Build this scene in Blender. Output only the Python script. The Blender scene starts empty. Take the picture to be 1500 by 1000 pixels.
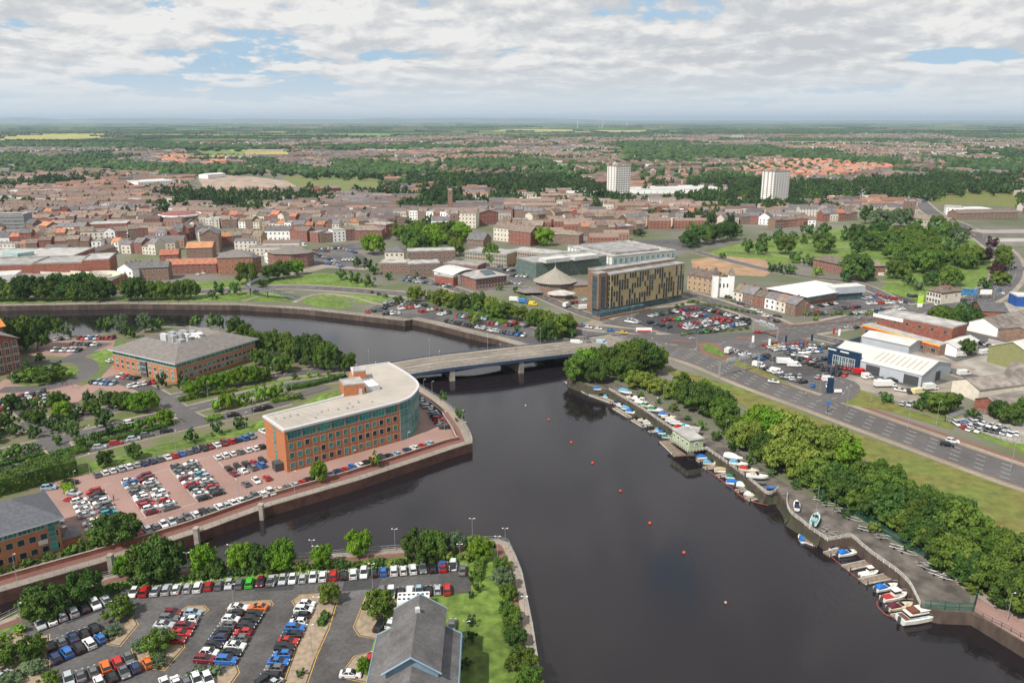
import bpy, bmesh, math, random
import numpy as np
from math import radians, sin, cos, atan2, hypot, pi, sqrt
from mathutils import Vector, Matrix, noise
from mathutils.geometry import tessellate_polygon
random.seed(7); NP = np.random.RandomState(5)
scn = bpy.context.scene
col = scn.collection
# ------------------------------------------------------------------ camera model (survey: photo pixel -> ground point)
FL = 28/36*1500.0; TH = math.atan(325.5/FL); CH = 105.0
WZ = -3.0
def P(px, py, z=0.0):
    u = (px-750)/FL; v = (500-py)/FL
    dy = cos(TH)+v*sin(TH); dz = -sin(TH)+v*cos(TH)
    t = (z-CH)/dz
    return (u*t, dy*t)
def depth_of(x, y, z=0): return y*cos(TH)-(z-CH)*sin(TH)
def proj(x, y, z=0):
    d = depth_of(x, y, z); up = y*sin(TH)+(z-CH)*cos(TH)
    return (750+FL*x/d, 500-FL*up/d)
def PL(pts, z=0): return [P(a, b, z) for a, b in pts]
# ------------------------------------------------------------------ materials
MATS = {}
def lin(c):
    return tuple(((v/255)/12.92 if v/255 <= .04045 else ((v/255+.055)/1.055)**2.4) for v in c)
def mat(name, c, rough=.8, var=.15, scale=1.0, metal=0.0, spec=.3, c2=None, bump=0.0, detail=4.0, objrand=0.0, stretch=None, ramp=(.35,.65)):
    if name in MATS: return MATS[name]
    m = bpy.data.materials.new(name); m.use_nodes = True
    nt = m.node_tree; b = nt.nodes['Principled BSDF']
    b.inputs['Roughness'].default_value = rough; b.inputs['Metallic'].default_value = metal
    b.inputs['Specular IOR Level'].default_value = spec
    c = tuple(c)+(1,)
    tc = nt.nodes.new('ShaderNodeTexCoord'); nz = nt.nodes.new('ShaderNodeTexNoise')
    nz.inputs['Scale'].default_value = scale; nz.inputs['Detail'].default_value = detail
    if stretch:
        mp = nt.nodes.new('ShaderNodeMapping'); mp.inputs['Scale'].default_value = stretch
        nt.links.new(tc.outputs['Object'], mp.inputs['Vector']); nt.links.new(mp.outputs['Vector'], nz.inputs['Vector'])
    else:
        nt.links.new(tc.outputs['Object'], nz.inputs['Vector'])
    rp = nt.nodes.new('ShaderNodeValToRGB'); e = rp.color_ramp.elements
    e[0].position = ramp[0]; e[1].position = ramp[1]
    if c2: e[0].color = c; e[1].color = tuple(c2)+(1,)
    else:
        e[0].color = tuple(v*(1-var) for v in c[:3])+(1,); e[1].color = tuple(min(1, v*(1+var)) for v in c[:3])+(1,)
    nt.links.new(nz.outputs['Fac'], rp.inputs['Fac'])
    out = rp.outputs['Color']
    if objrand:
        oi = nt.nodes.new('ShaderNodeObjectInfo'); hs = nt.nodes.new('ShaderNodeHueSaturation')
        mr = nt.nodes.new('ShaderNodeMapRange'); mr.inputs['To Min'].default_value = 1-objrand; mr.inputs['To Max'].default_value = 1+objrand
        mh = nt.nodes.new('ShaderNodeMapRange'); mh.inputs['To Min'].default_value = .5-objrand*.06; mh.inputs['To Max'].default_value = .5+objrand*.06
        mu = nt.nodes.new('ShaderNodeMath'); mu.operation = 'FRACT'; mm = nt.nodes.new('ShaderNodeMath'); mm.operation = 'MULTIPLY'; mm.inputs[1].default_value = 7.31
        nt.links.new(oi.outputs['Random'], mr.inputs['Value']); nt.links.new(oi.outputs['Random'], mm.inputs[0]); nt.links.new(mm.outputs[0], mu.inputs[0])
        nt.links.new(mu.outputs[0], mh.inputs['Value'])
        nt.links.new(mr.outputs[0], hs.inputs['Value']); nt.links.new(mh.outputs[0], hs.inputs['Hue']); nt.links.new(out, hs.inputs['Color'])
        out = hs.outputs['Color']
    nt.links.new(out, b.inputs['Base Color'])
    if bump:
        bp = nt.nodes.new('ShaderNodeBump'); bp.inputs['Distance'].default_value = bump; bp.inputs['Strength'].default_value = .6
        nt.links.new(nz.outputs['Fac'], bp.inputs['Height']); nt.links.new(bp.outputs['Normal'], b.inputs['Normal'])
    MATS[name] = m
    return m
def two_scale(m, scale2, amt, ramp=(.35, .65), rough=None):
    """multiply a second, larger noise over the base colour (wear, patching)"""
    nt = m.node_tree; b = nt.nodes['Principled BSDF']
    src = b.inputs['Base Color'].links[0].from_socket
    tc = nt.nodes.new('ShaderNodeTexCoord'); nz = nt.nodes.new('ShaderNodeTexNoise'); nz.inputs['Scale'].default_value = scale2; nz.inputs['Detail'].default_value = 6
    nt.links.new(tc.outputs['Object'], nz.inputs['Vector'])
    rp = nt.nodes.new('ShaderNodeValToRGB'); e = rp.color_ramp.elements; e[0].position, e[1].position = ramp
    e[0].color = (1-amt, 1-amt, 1-amt, 1); e[1].color = (1+amt*.5, 1+amt*.5, 1+amt*.5, 1)
    mx = nt.nodes.new('ShaderNodeMix'); mx.data_type = 'RGBA'; mx.blend_type = 'MULTIPLY'; mx.inputs['Factor'].default_value = 1
    nt.links.new(nz.outputs['Fac'], rp.inputs['Fac']); nt.links.new(src, mx.inputs['A']); nt.links.new(rp.outputs['Color'], mx.inputs['B'])
    nt.links.new(mx.outputs['Result'], b.inputs['Base Color'])
    return m
def attr_mat(name, rough=.85, scale=.3, var=.25, spec=.2):
    m = bpy.data.materials.new(name); m.use_nodes = True; nt = m.node_tree; b = nt.nodes['Principled BSDF']
    b.inputs['Roughness'].default_value = rough; b.inputs['Specular IOR Level'].default_value = spec
    at = nt.nodes.new('ShaderNodeAttribute'); at.attribute_name = 'tint'
    tc = nt.nodes.new('ShaderNodeTexCoord'); nz = nt.nodes.new('ShaderNodeTexNoise'); nz.inputs['Scale'].default_value = scale; nz.inputs['Detail'].default_value = 3
    nt.links.new(tc.outputs['Object'], nz.inputs['Vector'])
    rp = nt.nodes.new('ShaderNodeMapRange'); rp.inputs['From Min'].default_value = .3; rp.inputs['From Max'].default_value = .7
    rp.inputs['To Min'].default_value = 1-var; rp.inputs['To Max'].default_value = 1+var
    mx = nt.nodes.new('ShaderNodeVectorMath'); mx.operation = 'SCALE'
    nt.links.new(nz.outputs['Fac'], rp.inputs['Value']); nt.links.new(at.outputs['Color'], mx.inputs[0]); nt.links.new(rp.outputs[0], mx.inputs['Scale'])
    nt.links.new(mx.outputs[0], b.inputs['Base Color'])
    return m
# ------------------------------------------------------------------ mesh builder
class MB:
    def __init__(s): s.v = []; s.f = []; s.m = []; s.mi = 0; s.sm = False
    def face(s, pts, mi=None):
        n = len(s.v); s.v += [tuple(p) for p in pts]; s.f.append(tuple(range(n, n+len(pts)))); s.m.append(s.mi if mi is None else mi)
    def box(s, x0, x1, y0, y1, z0, z1, mi=None, top=None, bottom=True):
        m = s.mi if mi is None else mi; t = m if top is None else top
        n = len(s.v)
        s.v += [(x0,y0,z0),(x1,y0,z0),(x1,y1,z0),(x0,y1,z0),(x0,y0,z1),(x1,y0,z1),(x1,y1,z1),(x0,y1,z1)]
        F = [(0,1,5,4),(1,2,6,5),(2,3,7,6),(3,0,4,7)]
        s.f += [tuple(n+i for i in q) for q in F]; s.m += [m]*4
        s.f.append((n+4,n+5,n+6,n+7)); s.m.append(t)
        if bottom: s.f.append((n+3,n+2,n+1,n)); s.m.append(m)
        return s
    def obox(s, c, ax, L, W, z0, z1, mi=None, top=None):
        """box centred c=(x,y), long axis angle ax"""
        ca, sa = cos(ax), sin(ax); n = len(s.v); m = s.mi if mi is None else mi; t = m if top is None else top
        q = [(-L/2,-W/2),(L/2,-W/2),(L/2,W/2),(-L/2,W/2)]
        for z in (z0, z1):
            for a, b in q: s.v.append((c[0]+a*ca-b*sa, c[1]+a*sa+b*ca, z))
        for q in [(0,1,5,4),(1,2,6,5),(2,3,7,6),(3,0,4,7),(3,2,1,0)]: s.f.append(tuple(n+i for i in q)); s.m.append(m)
        s.f.append((n+4,n+5,n+6,n+7)); s.m.append(t)
    def prism(s, poly, z0, z1, mi=None, top=None, cap=True):
        """extruded polygon, ccw"""
        if sum(poly[i][0]*poly[(i+1) % len(poly)][1]-poly[(i+1) % len(poly)][0]*poly[i][1] for i in range(len(poly))) < 0: poly = poly[::-1]
        m = s.mi if mi is None else mi; t = m if top is None else top
        n = len(s.v); k = len(poly)
        s.v += [(x, y, z0) for x, y in poly]+[(x, y, z1) for x, y in poly]
        for i in range(k): j = (i+1) % k; s.f.append((n+i, n+j, n+k+j, n+k+i)); s.m.append(m)
        if cap:
            for tr in tessellate_polygon([[Vector((x, y, 0)) for x, y in poly]]):
                a, b, c = tr
                cr = (poly[b][0]-poly[a][0])*(poly[c][1]-poly[a][1])-(poly[b][1]-poly[a][1])*(poly[c][0]-poly[a][0])
                if cr < 0: a, c = c, a
                s.f.append((n+k+a, n+k+b, n+k+c)); s.m.append(t)
    def tube(s, pts, r, k=6, mi=None, r2=None, cap=True):
        m = s.mi if mi is None else mi; rings = []
        pts = [Vector(p) for p in pts]; N = len(pts)
        for i, p in enumerate(pts):
            d = (pts[min(i+1, N-1)]-pts[max(i-1, 0)]).normalized()
            a = d.cross(Vector((0, 0, 1))) if abs(d.z) < .95 else d.cross(Vector((1, 0, 0)))
            a.normalize(); b = d.cross(a).normalized()
            rr = r if r2 is None else r+(r2-r)*i/(N-1)
            n = len(s.v); rings.append(n)
            for j in range(k):
                t = 2*pi*j/k; s.v.append(tuple(p+a*(rr*cos(t))+b*(rr*sin(t))))
        for i in range(N-1):
            for j in range(k):
                q = (j+1) % k; s.f.append((rings[i]+j, rings[i]+q, rings[i+1]+q, rings[i+1]+j)); s.m.append(m)
        if cap:
            s.f.append(tuple(rings[-1]+j for j in range(k))); s.m.append(m)
            s.f.append(tuple(rings[0]+j for j in reversed(range(k)))); s.m.append(m)
    def sphere(s, c, r, k=8, h=5, mi=None, sz=1.0):
        m = s.mi if mi is None else mi; n = len(s.v)
        for i in range(h+1):
            a = pi*i/h
            for j in range(k):
                t = 2*pi*j/k; s.v.append((c[0]+r*sin(a)*cos(t), c[1]+r*sin(a)*sin(t), c[2]+r*sz*cos(a)))
        for i in range(h):
            for j in range(k):
                q = (j+1) % k; s.f.append((n+i*k+j, n+(i+1)*k+j, n+(i+1)*k+q, n+i*k+q)); s.m.append(m)
    def loft(s, rings, mi=None, cap=True, closed=True):
        m = s.mi if mi is None else mi; st = []
        for r in rings: st.append(len(s.v)); s.v += [tuple(p) for p in r]
        k = len(rings[0])
        for i in range(len(rings)-1):
            for j in range(k if closed else k-1):
                q = (j+1) % k; s.f.append((st[i]+j, st[i]+q, st[i+1]+q, st[i+1]+j)); s.m.append(m)
        if cap:
            s.f.append(tuple(st[-1]+j for j in range(k))); s.m.append(m)
            s.f.append(tuple(st[0]+j for j in reversed(range(k)))); s.m.append(m)
    def mesh(s, name, mats, smooth=False):
        me = bpy.data.meshes.new(name); me.from_pydata(s.v, [], s.f)
        if not isinstance(mats, (list, tuple)): mats = [mats]
        for m in mats: me.materials.append(m)
        if len(mats) > 1: me.polygons.foreach_set('material_index', s.m)
        if smooth: me.polygons.foreach_set('use_smooth', [True]*len(s.f))
        me.update(); return me
    def build(s, name, mats, parent=None, smooth=False):
        o = bpy.data.objects.new(name, s.mesh(name, mats, smooth)); col.objects.link(o)
        if parent: o.parent = parent
        return o
def link(name, me, parent=None, loc=(0, 0, 0), rz=0, sc=None):
    o = bpy.data.objects.new(name, me); col.objects.link(o); o.location = loc; o.rotation_euler = (0, 0, rz)
    if parent: o.parent = parent
    if sc: o.scale = sc
    return o
def tag(o, label=None, cat=None, group=None, kind=None):
    if label: o['label'] = label
    if cat: o['category'] = cat
    if group: o['group'] = group
    if kind: o['kind'] = kind
    return o
def empty(name, label, cat, loc=(0, 0, 0), rz=0, group=None):
    o = bpy.data.objects.new(name, None); col.objects.link(o); o.location = loc; o.rotation_euler = (0, 0, rz); o.empty_display_size = .5
    return tag(o, label, cat, group)
def sheet(name, poly, z, m, kind='structure', px=True, label=None, cat=None):
    """flat sheet(s) from one polygon or a list of polygons"""
    polys = poly if isinstance(poly[0][0], (list, tuple)) else [poly]
    mb = MB(); z0_ = z
    for pi_, p in enumerate(polys):
        w = PL(p) if px else p; z = z0_+pi_*.0004
        n = len(mb.v); mb.v += [(x, y, z) for x, y in w]
        for a, b, c in tessellate_polygon([[Vector((x, y, 0)) for x, y in w]]):
            cr = (w[b][0]-w[a][0])*(w[c][1]-w[a][1])-(w[b][1]-w[a][1])*(w[c][0]-w[a][0])
            if cr < 0: a, c = c, a
            mb.f.append((n+a, n+b, n+c)); mb.m.append(0)
    o = mb.build(name, m); o['kind'] = kind
    if label: tag(o, label, cat)
    return o
def smooth_path(pts, n=8):
    """Catmull-Rom through world points"""
    out = []
    Pn = [pts[0]]+list(pts)+[pts[-1]]
    for i in range(1, len(Pn)-2):
        p0, p1, p2, p3 = Pn[i-1], Pn[i], Pn[i+1], Pn[i+2]
        for k in range(n):
            t = k/n
            out.append(tuple(.5*((2*p1[a])+(-p0[a]+p2[a])*t+(2*p0[a]-5*p1[a]+4*p2[a]-p3[a])*t*t+(-p0[a]+3*p1[a]-3*p2[a]+p3[a])*t**3) for a in range(len(p1))))
    out.append(tuple(Pn[-2])); return out
def offset(path, d):
    out = []
    for i, p in enumerate(path):
        a = path[max(i-1, 0)]; b = path[min(i+1, len(path)-1)]
        dx, dy = b[0]-a[0], b[1]-a[1]; L = hypot(dx, dy) or 1
        dd = d[i] if isinstance(d, (list, tuple)) else d
        out.append((p[0]-dy/L*dd, p[1]+dx/L*dd))
    return out
def strip(mb, path, d0, d1, z, mi=0):
    """ribbon between lateral offsets d0<d1 (left positive)"""
    a = offset(path, d0); b = offset(path, d1)
    for i in range(len(path)-1):
        mb.face([(*a[i], z), (*a[i+1], z), (*b[i+1], z), (*b[i], z)], mi)
def wallstrip(mb, path, d0, d1, z0, z1, mi=0):
    a = offset(path, d0); b = offset(path, d1)
    for i in range(len(path)-1):
        mb.face([(*a[i], z1), (*a[i+1], z1), (*b[i+1], z1), (*b[i], z1)], mi)
        mb.face([(*a[i], z0), (*a[i+1], z0), (*a[i+1], z1), (*a[i], z1)], mi)
        mb.face([(*b[i+1], z0), (*b[i], z0), (*b[i], z1), (*b[i+1], z1)], mi)
    for i, f in ((0, 1), (-1, -1)):
        q = [(*a[i], z0), (*b[i], z0), (*b[i], z1), (*a[i], z1)]
        mb.face(q if f == -1 else q[::-1], mi)
def dashes(mb, path, d, L, gap, w, z, mi=0, start=0):
    """dashed line along a path at lateral offset d"""
    pts = offset(path, d); pos = start; acc = 0
    for i in range(len(pts)-1):
        x0, y0 = pts[i]; x1, y1 = pts[i+1]; s = hypot(x1-x0, y1-y0)
        if s < 1e-6: continue
        ux, uy = (x1-x0)/s, (y1-y0)/s
        while pos < acc+s:
            t = pos-acc
            if t >= 0:
                cx, cy = x0+ux*(t+L/2), y0+uy*(t+L/2)
                mb.face([(cx-ux*L/2+uy*w/2, cy-uy*L/2-ux*w/2, z), (cx+ux*L/2+uy*w/2, cy+uy*L/2-ux*w/2, z), (cx+ux*L/2-uy*w/2, cy+uy*L/2+ux*w/2, z), (cx-ux*L/2-uy*w/2, cy-uy*L/2+ux*w/2, z)], mi)
            pos += L+gap
        acc += s
def resample(path, step):
    """points every step metres: (x, y, heading)"""
    out = []; acc = 0; pos = 0
    for i in range(len(path)-1):
        x0, y0 = path[i][:2]; x1, y1 = path[i+1][:2]; s = hypot(x1-x0, y1-y0)
        if s < 1e-9: continue
        while pos <= acc+s+1e-6:
            t = (pos-acc)/s; out.append((x0+(x1-x0)*t, y0+(y1-y0)*t, atan2(y1-y0, x1-x0))); pos += step
        acc += s
    return out
def inpoly(x, y, poly):
    c = False; j = len(poly)-1
    for i in range(len(poly)):
        if (poly[i][1] > y) != (poly[j][1] > y) and x < (poly[j][0]-poly[i][0])*(y-poly[i][1])/(poly[j][1]-poly[i][1])+poly[i][0]: c = not c
        j = i
    return c
ORD = ['first','second','third','fourth','fifth','sixth','seventh','eighth','ninth','tenth','eleventh','twelfth','thirteenth','fourteenth','fifteenth','sixteenth','seventeenth','eighteenth','nineteenth','twentieth']
TENS = {2:'twenty',3:'thirty',4:'forty',5:'fifty',6:'sixty',7:'seventy',8:'eighty',9:'ninety'}
def ordn(i):
    """0-based -> ordinal word"""
    if i == 0: return 'first'
    if i < 20: return ORD[i]
    t, r = divmod(i+1, 10)
    if t >= 10: return '%dth' % (i+1)
    return (TENS[t][:-1]+'ieth') if r == 0 else TENS[t]+'-'+ORD[r-1]
# ------------------------------------------------------------------ camera
cam = bpy.data.cameras.new('camera'); co = bpy.data.objects.new('camera', cam); col.objects.link(co)
cam.lens = 28; cam.sensor_width = 36; cam.clip_start = 1; cam.clip_end = 120000
co.location = (0, 0, CH); co.rotation_euler = (pi/2-TH, 0, 0); scn.camera = co
# ------------------------------------------------------------------ light
SUN_AZ = radians(222); SUN_EL = radians(50)      # azimuth clockwise from +Y: behind and left of the camera
sun = bpy.data.lights.new('sun', 'SUN'); sun.energy = 5.0; sun.angle = radians(.8); sun.color = (1, .95, .87)
so = bpy.data.objects.new('sun', sun); col.objects.link(so)
sd = Vector((sin(SUN_AZ)*cos(SUN_EL), cos(SUN_AZ)*cos(SUN_EL), sin(SUN_EL)))
so.rotation_euler = sd.to_track_quat('Z', 'Y').to_euler(); so.location = (0, -50, 300)
W = bpy.data.worlds.new('World'); scn.world = W; W.use_nodes = True; nt = W.node_tree; nd = nt.nodes; lk = nt.links
bg = nd['Background']; bg.inputs['Strength'].default_value = .076
sky = nd.new('ShaderNodeTexSky'); sky.sky_type = 'NISHITA'; sky.sun_disc = False; sky.sun_elevation = SUN_EL; sky.sun_rotation = SUN_AZ
sky.air_density = 1.0; sky.dust_density = 1.2; sky.ozone_density = 1.5
tc = nd.new('ShaderNodeTexCoord'); sep = nd.new('ShaderNodeSeparateXYZ'); lk.new(tc.outputs['Generated'], sep.inputs[0])
def M(op, a, b=None, c=None):
    n = nd.new('ShaderNodeMath'); n.operation = op
    for i, x in enumerate((a, b, c)):
        if x is None: continue
        if isinstance(x, (int, float)): n.inputs[i].default_value = x
        else: lk.new(x, n.inputs[i])
    return n.outputs[0]
zc = M('MAXIMUM', M('ADD', sep.outputs['Z'], .028), .02)
cx = M('DIVIDE', sep.outputs['X'], zc); cy = M('DIVIDE', sep.outputs['Y'], zc)
az = M('ARCTAN2', sep.outputs['X'], sep.outputs['Y']); el = M('LOGARITHM', M('MAXIMUM', M('ADD', sep.outputs['Z'], .03), .012), 2.71828)
cmb = nd.new('ShaderNodeCombineXYZ'); lk.new(M('MULTIPLY', az, 9.0), cmb.inputs[0]); lk.new(M('MULTIPLY', el, 3.0), cmb.inputs[1]); cmb.inputs[2].default_value = 3.7
def NZ(scale, det, rough=.55, off=0.0, dist=0.0, vec=None):
    n = nd.new('ShaderNodeTexNoise'); n.inputs['Scale'].default_value = scale; n.inputs['Detail'].default_value = det; n.inputs['Roughness'].default_value = rough; n.inputs['Distortion'].default_value = dist
    mp = nd.new('ShaderNodeMapping'); mp.inputs['Location'].default_value = (off, off*.7, off*1.3); lk.new(vec or cmb.outputs[0], mp.inputs['Vector']); lk.new(mp.outputs[0], n.inputs['Vector'])
    return n.outputs['Fac']
def RG(f, pts):
    r = nd.new('ShaderNodeValToRGB'); e = r.color_ramp.elements
    while len(e) < len(pts): e.new(.5)
    for i, (p, c) in enumerate(pts): e[i].position = p; e[i].color = (c if isinstance(c, tuple) else (c, c, c))+(1,)
    lk.new(f, r.inputs['Fac']); return r.outputs['Color']
def MIX(f, a, b):
    n = nd.new('ShaderNodeMix'); n.data_type = 'RGBA'
    if isinstance(f, (int, float)): n.inputs['Factor'].default_value = f
    else: lk.new(f, n.inputs['Factor'])
    for k, x in (('A', a), ('B', b)):
        if isinstance(x, tuple): n.inputs[k].default_value = x+(1,)
        else: lk.new(x, n.inputs[k])
    return n.outputs['Result']
up = nd.new('ShaderNodeVectorMath'); up.operation = 'ADD'; up.inputs[1].default_value = (-.08, .24, 0); lk.new(cmb.outputs[0], up.inputs[0])
n_a = NZ(1.15, 9, .60, 4.2, .2); n_b = NZ(1.15, 9, .60, 4.2, .2, up.outputs[0])
cover = RG(M('ADD', n_a, M('MULTIPLY', NZ(.35, 2, .5, 1.7), .5)), [(.60, 0.0), (.655, 1.0)])
lit = M('ADD', M('MULTIPLY', M('SUBTRACT', n_a, n_b), 2.2), NZ(.5, 3, .5, 7.3))
shade = RG(lit, [(.30, (7.0, 7.25, 7.6)), (.50, (8.5, 8.55, 8.65)), (.68, (10.3, 10.2, 10.0))])
blue = MIX(.8, sky.outputs['Color'], (5.2, 7.6, 10.0))
c1 = MIX(cover, blue, shade)
hz = RG(sep.outputs['Z'], [(0.0, 1.0), (.022, .75), (.06, 0.0)])
c2 = MIX(hz, c1, (8.2, 9.0, 9.6))
lk.new(c2, bg.inputs['Color'])
scn.view_settings.view_transform = 'Standard'; scn.view_settings.look = 'None'; scn.view_settings.exposure = .16; scn.view_settings.gamma = 1
# ------------------------------------------------------------------ palette
brick_o = mat('brick_orange', (.40, .155, .07), var=.13, scale=1.5)
brick_r = mat('brick_red', (.24, .092, .065), var=.2, scale=.8)
brick_b = mat('brick_brown', (.21, .135, .10), var=.2, scale=.8)
brick_y = mat('brick_buff', (.38, .26, .16), var=.15, scale=.8)
cream = mat('cream_render', (.62, .57, .48), var=.08, scale=.6)
white = mat('white_paint', (.78, .77, .75), var=.05, scale=.8)
stone = mat('stone', (.40, .36, .30), var=.15, scale=.8)
roof_white = two_scale(mat('roof_membrane', (.37, .335, .295), var=.05, scale=.25, rough=.7), .05, .12)
roof_brown = mat('roof_brown_tile', (.17, .135, .11), var=.25, scale=.5, objrand=.3)
roof_grey = mat('roof_slate', (.13, .125, .13), var=.22, scale=.5, objrand=.3)
roof_orange = mat('roof_orange_tile', (.34, .15, .085), var=.2, scale=.5, objrand=.2)
roof_tan = mat('roof_tan_tile', (.165, .15, .14), var=.14, scale=.6)
roof_felt = mat('roof_felt', (.30, .29, .28), var=.25, scale=.2, objrand=.25)
roof_sheet = two_scale(mat('roof_sheet_metal', (.50, .50, .48), var=.05, scale=.4, rough=.6), .08, .15)
roof_asb = two_scale(mat('roof_asbestos', (.20, .175, .155), var=.3, scale=.35), .06, .3)
glass_d = mat('window_glass', (.02, .028, .032), rough=.12, var=.3, scale=.4, spec=.6, objrand=.4)
glass_g = mat('green_glass', (.045, .22, .19), rough=.12, var=.45, scale=.35, spec=.7, objrand=.35)
glass_b = mat('blue_glass', (.05, .09, .11), rough=.12, var=.3, scale=.35, spec=.7)
frame_w = mat('window_frame', (.47, .48, .49), var=.03)
frame_g = mat('grey_frame', (.25, .27, .28), var=.05)
metal = mat('galvanised', (.38, .39, .40), rough=.5, metal=.4, var=.08)
metal_d = mat('dark_metal', (.06, .065, .07), rough=.5, var=.1)
conc = two_scale(mat('concrete', (.28, .25, .215), var=.14, scale=.7), .12, .25)
asphalt = two_scale(two_scale(mat('asphalt', (.10, .095, .095), var=.16, scale=1.2, detail=8), .035, .4), .22, .22)
asph_new = two_scale(mat('asphalt_dark', (.05, .05, .053), var=.1, scale=.8), .05, .15)
road_m = two_scale(mat('road_surface', (.098, .091, .091), var=.1, scale=.5, stretch=(1, 1, 1)), .025, .22)
pave = two_scale(mat('paving', (.26, .22, .18), var=.12, scale=.9), .06, .2)
pave_red = two_scale(mat('red_brick_paving', (.17, .085, .07), var=.1, scale=1.2), .05, .12)
pink_pave = two_scale(mat('pink_block_paving', (.275, .175, .15), var=.07, scale=1.4), .05, .14)
line_w = mat('line_white', (.55, .55, .53), var=.2, scale=1.5)
line_y = mat('line_yellow', (.55, .33, .06), var=.15, scale=1.5)
grass_m = two_scale(two_scale(mat('grass_lawn', (.085, .15, .022), var=.2, scale=.5, detail=9, c2=(.15, .215, .04)), .04, .3), .25, .25)
grass_dry = two_scale(mat('grass_rough', (.155, .135, .038), scale=.06, c2=(.115, .155, .03), detail=10), .3, .28)
# ================================================================== land, water
def water_mat():
    m = bpy.data.materials.new('river_water'); m.use_nodes = True; nt = m.node_tree; b = nt.nodes['Principled BSDF']
    b.inputs['Base Color'].default_value = (.0125, .0098, .0118, 1); b.inputs['Roughness'].default_value = .06
    b.inputs['IOR'].default_value = 1.42; b.inputs['Specular IOR Level'].default_value = .5
    tc = nt.nodes.new('ShaderNodeTexCoord')
    a = nt.nodes.new('ShaderNodeTexNoise'); a.inputs['Scale'].default_value = .9; a.inputs['Detail'].default_value = 4
    c = nt.nodes.new('ShaderNodeTexNoise'); c.inputs['Scale'].default_value = .018; c.inputs['Detail'].default_value = 3; c.inputs['Distortion'].default_value = .8
    mp = nt.nodes.new('ShaderNodeMapping'); mp.inputs['Scale'].default_value = (1, .5, 1); mp.inputs['Rotation'].default_value = (0, 0, .6)
    nt.links.new(tc.outputs['Object'], mp.inputs[0]); nt.links.new(mp.outputs[0], a.inputs['Vector']); nt.links.new(tc.outputs['Object'], c.inputs['Vector'])
    mr = nt.nodes.new('ShaderNodeMapRange'); mr.inputs['From Min'].default_value = .35; mr.inputs['From Max'].default_value = .65; mr.inputs['To Min'].default_value = .03; mr.inputs['To Max'].default_value = .5
    nt.links.new(c.outputs['Fac'], mr.inputs['Value'])
    bp = nt.nodes.new('ShaderNodeBump'); bp.inputs['Distance'].default_value = .14
    nt.links.new(mr.outputs[0], bp.inputs['Strength']); nt.links.new(a.outputs['Fac'], bp.inputs['Height']); nt.links.new(bp.outputs[0], b.inputs['Normal'])
    return m
w = MB(); w.face([(-1500, -300, WZ), (1500, -300, WZ), (1500, 1100, WZ), (-1500, 1100, WZ)]); wo = w.build('river_water', water_mat()); wo['kind'] = 'structure'
NB = [(-420, 452), (-200, 450), (0, 448), (180, 445), (350, 447), (445, 453), (525, 462), (593, 470), (604, 468), (628, 473), (688, 488), (728, 497), (765, 508), (800, 514), (826, 522), (836, 545), (833, 556), (862, 566), (892, 572), (940, 600), (988, 632), (1036, 658), (1084, 693), (1122, 724), (1139, 721), (1151, 737), (1159, 754), (1187, 775), (1212, 792), (1246, 789), (1279, 814), (1310, 835), (1332, 859), (1349, 890), (1380, 896), (1425, 898), (1500, 943), (1600, 1005), (1750, 1100)]
IB = [(-420, 520), (-200, 505), (0, 497), (54, 496), (130, 491), (167, 488), (240, 478), (330, 482), (400, 496), (500, 519), (523, 534), (560, 548), (600, 556), (614, 565), (644, 584), (668, 603), (685, 627), (692, 641), (692, 649), (668, 656), (615, 674), (524, 704), (428, 732), (400, 740), (288, 781), (160, 821), (80, 844), (0, 867), (-150, 905), (-400, 960)]
CB = [(-300, 985), (-150, 945), (0, 907), (40, 887), (93, 868), (149, 844), (197, 835), (280, 829), (340, 823), (436, 816), (548, 806), (598, 802), (708, 791), (730, 790), (746, 796), (756, 816), (766, 841), (780, 911), (794, 1000), (812, 1120), (700, 1300), (-300, 1300)]
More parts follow.
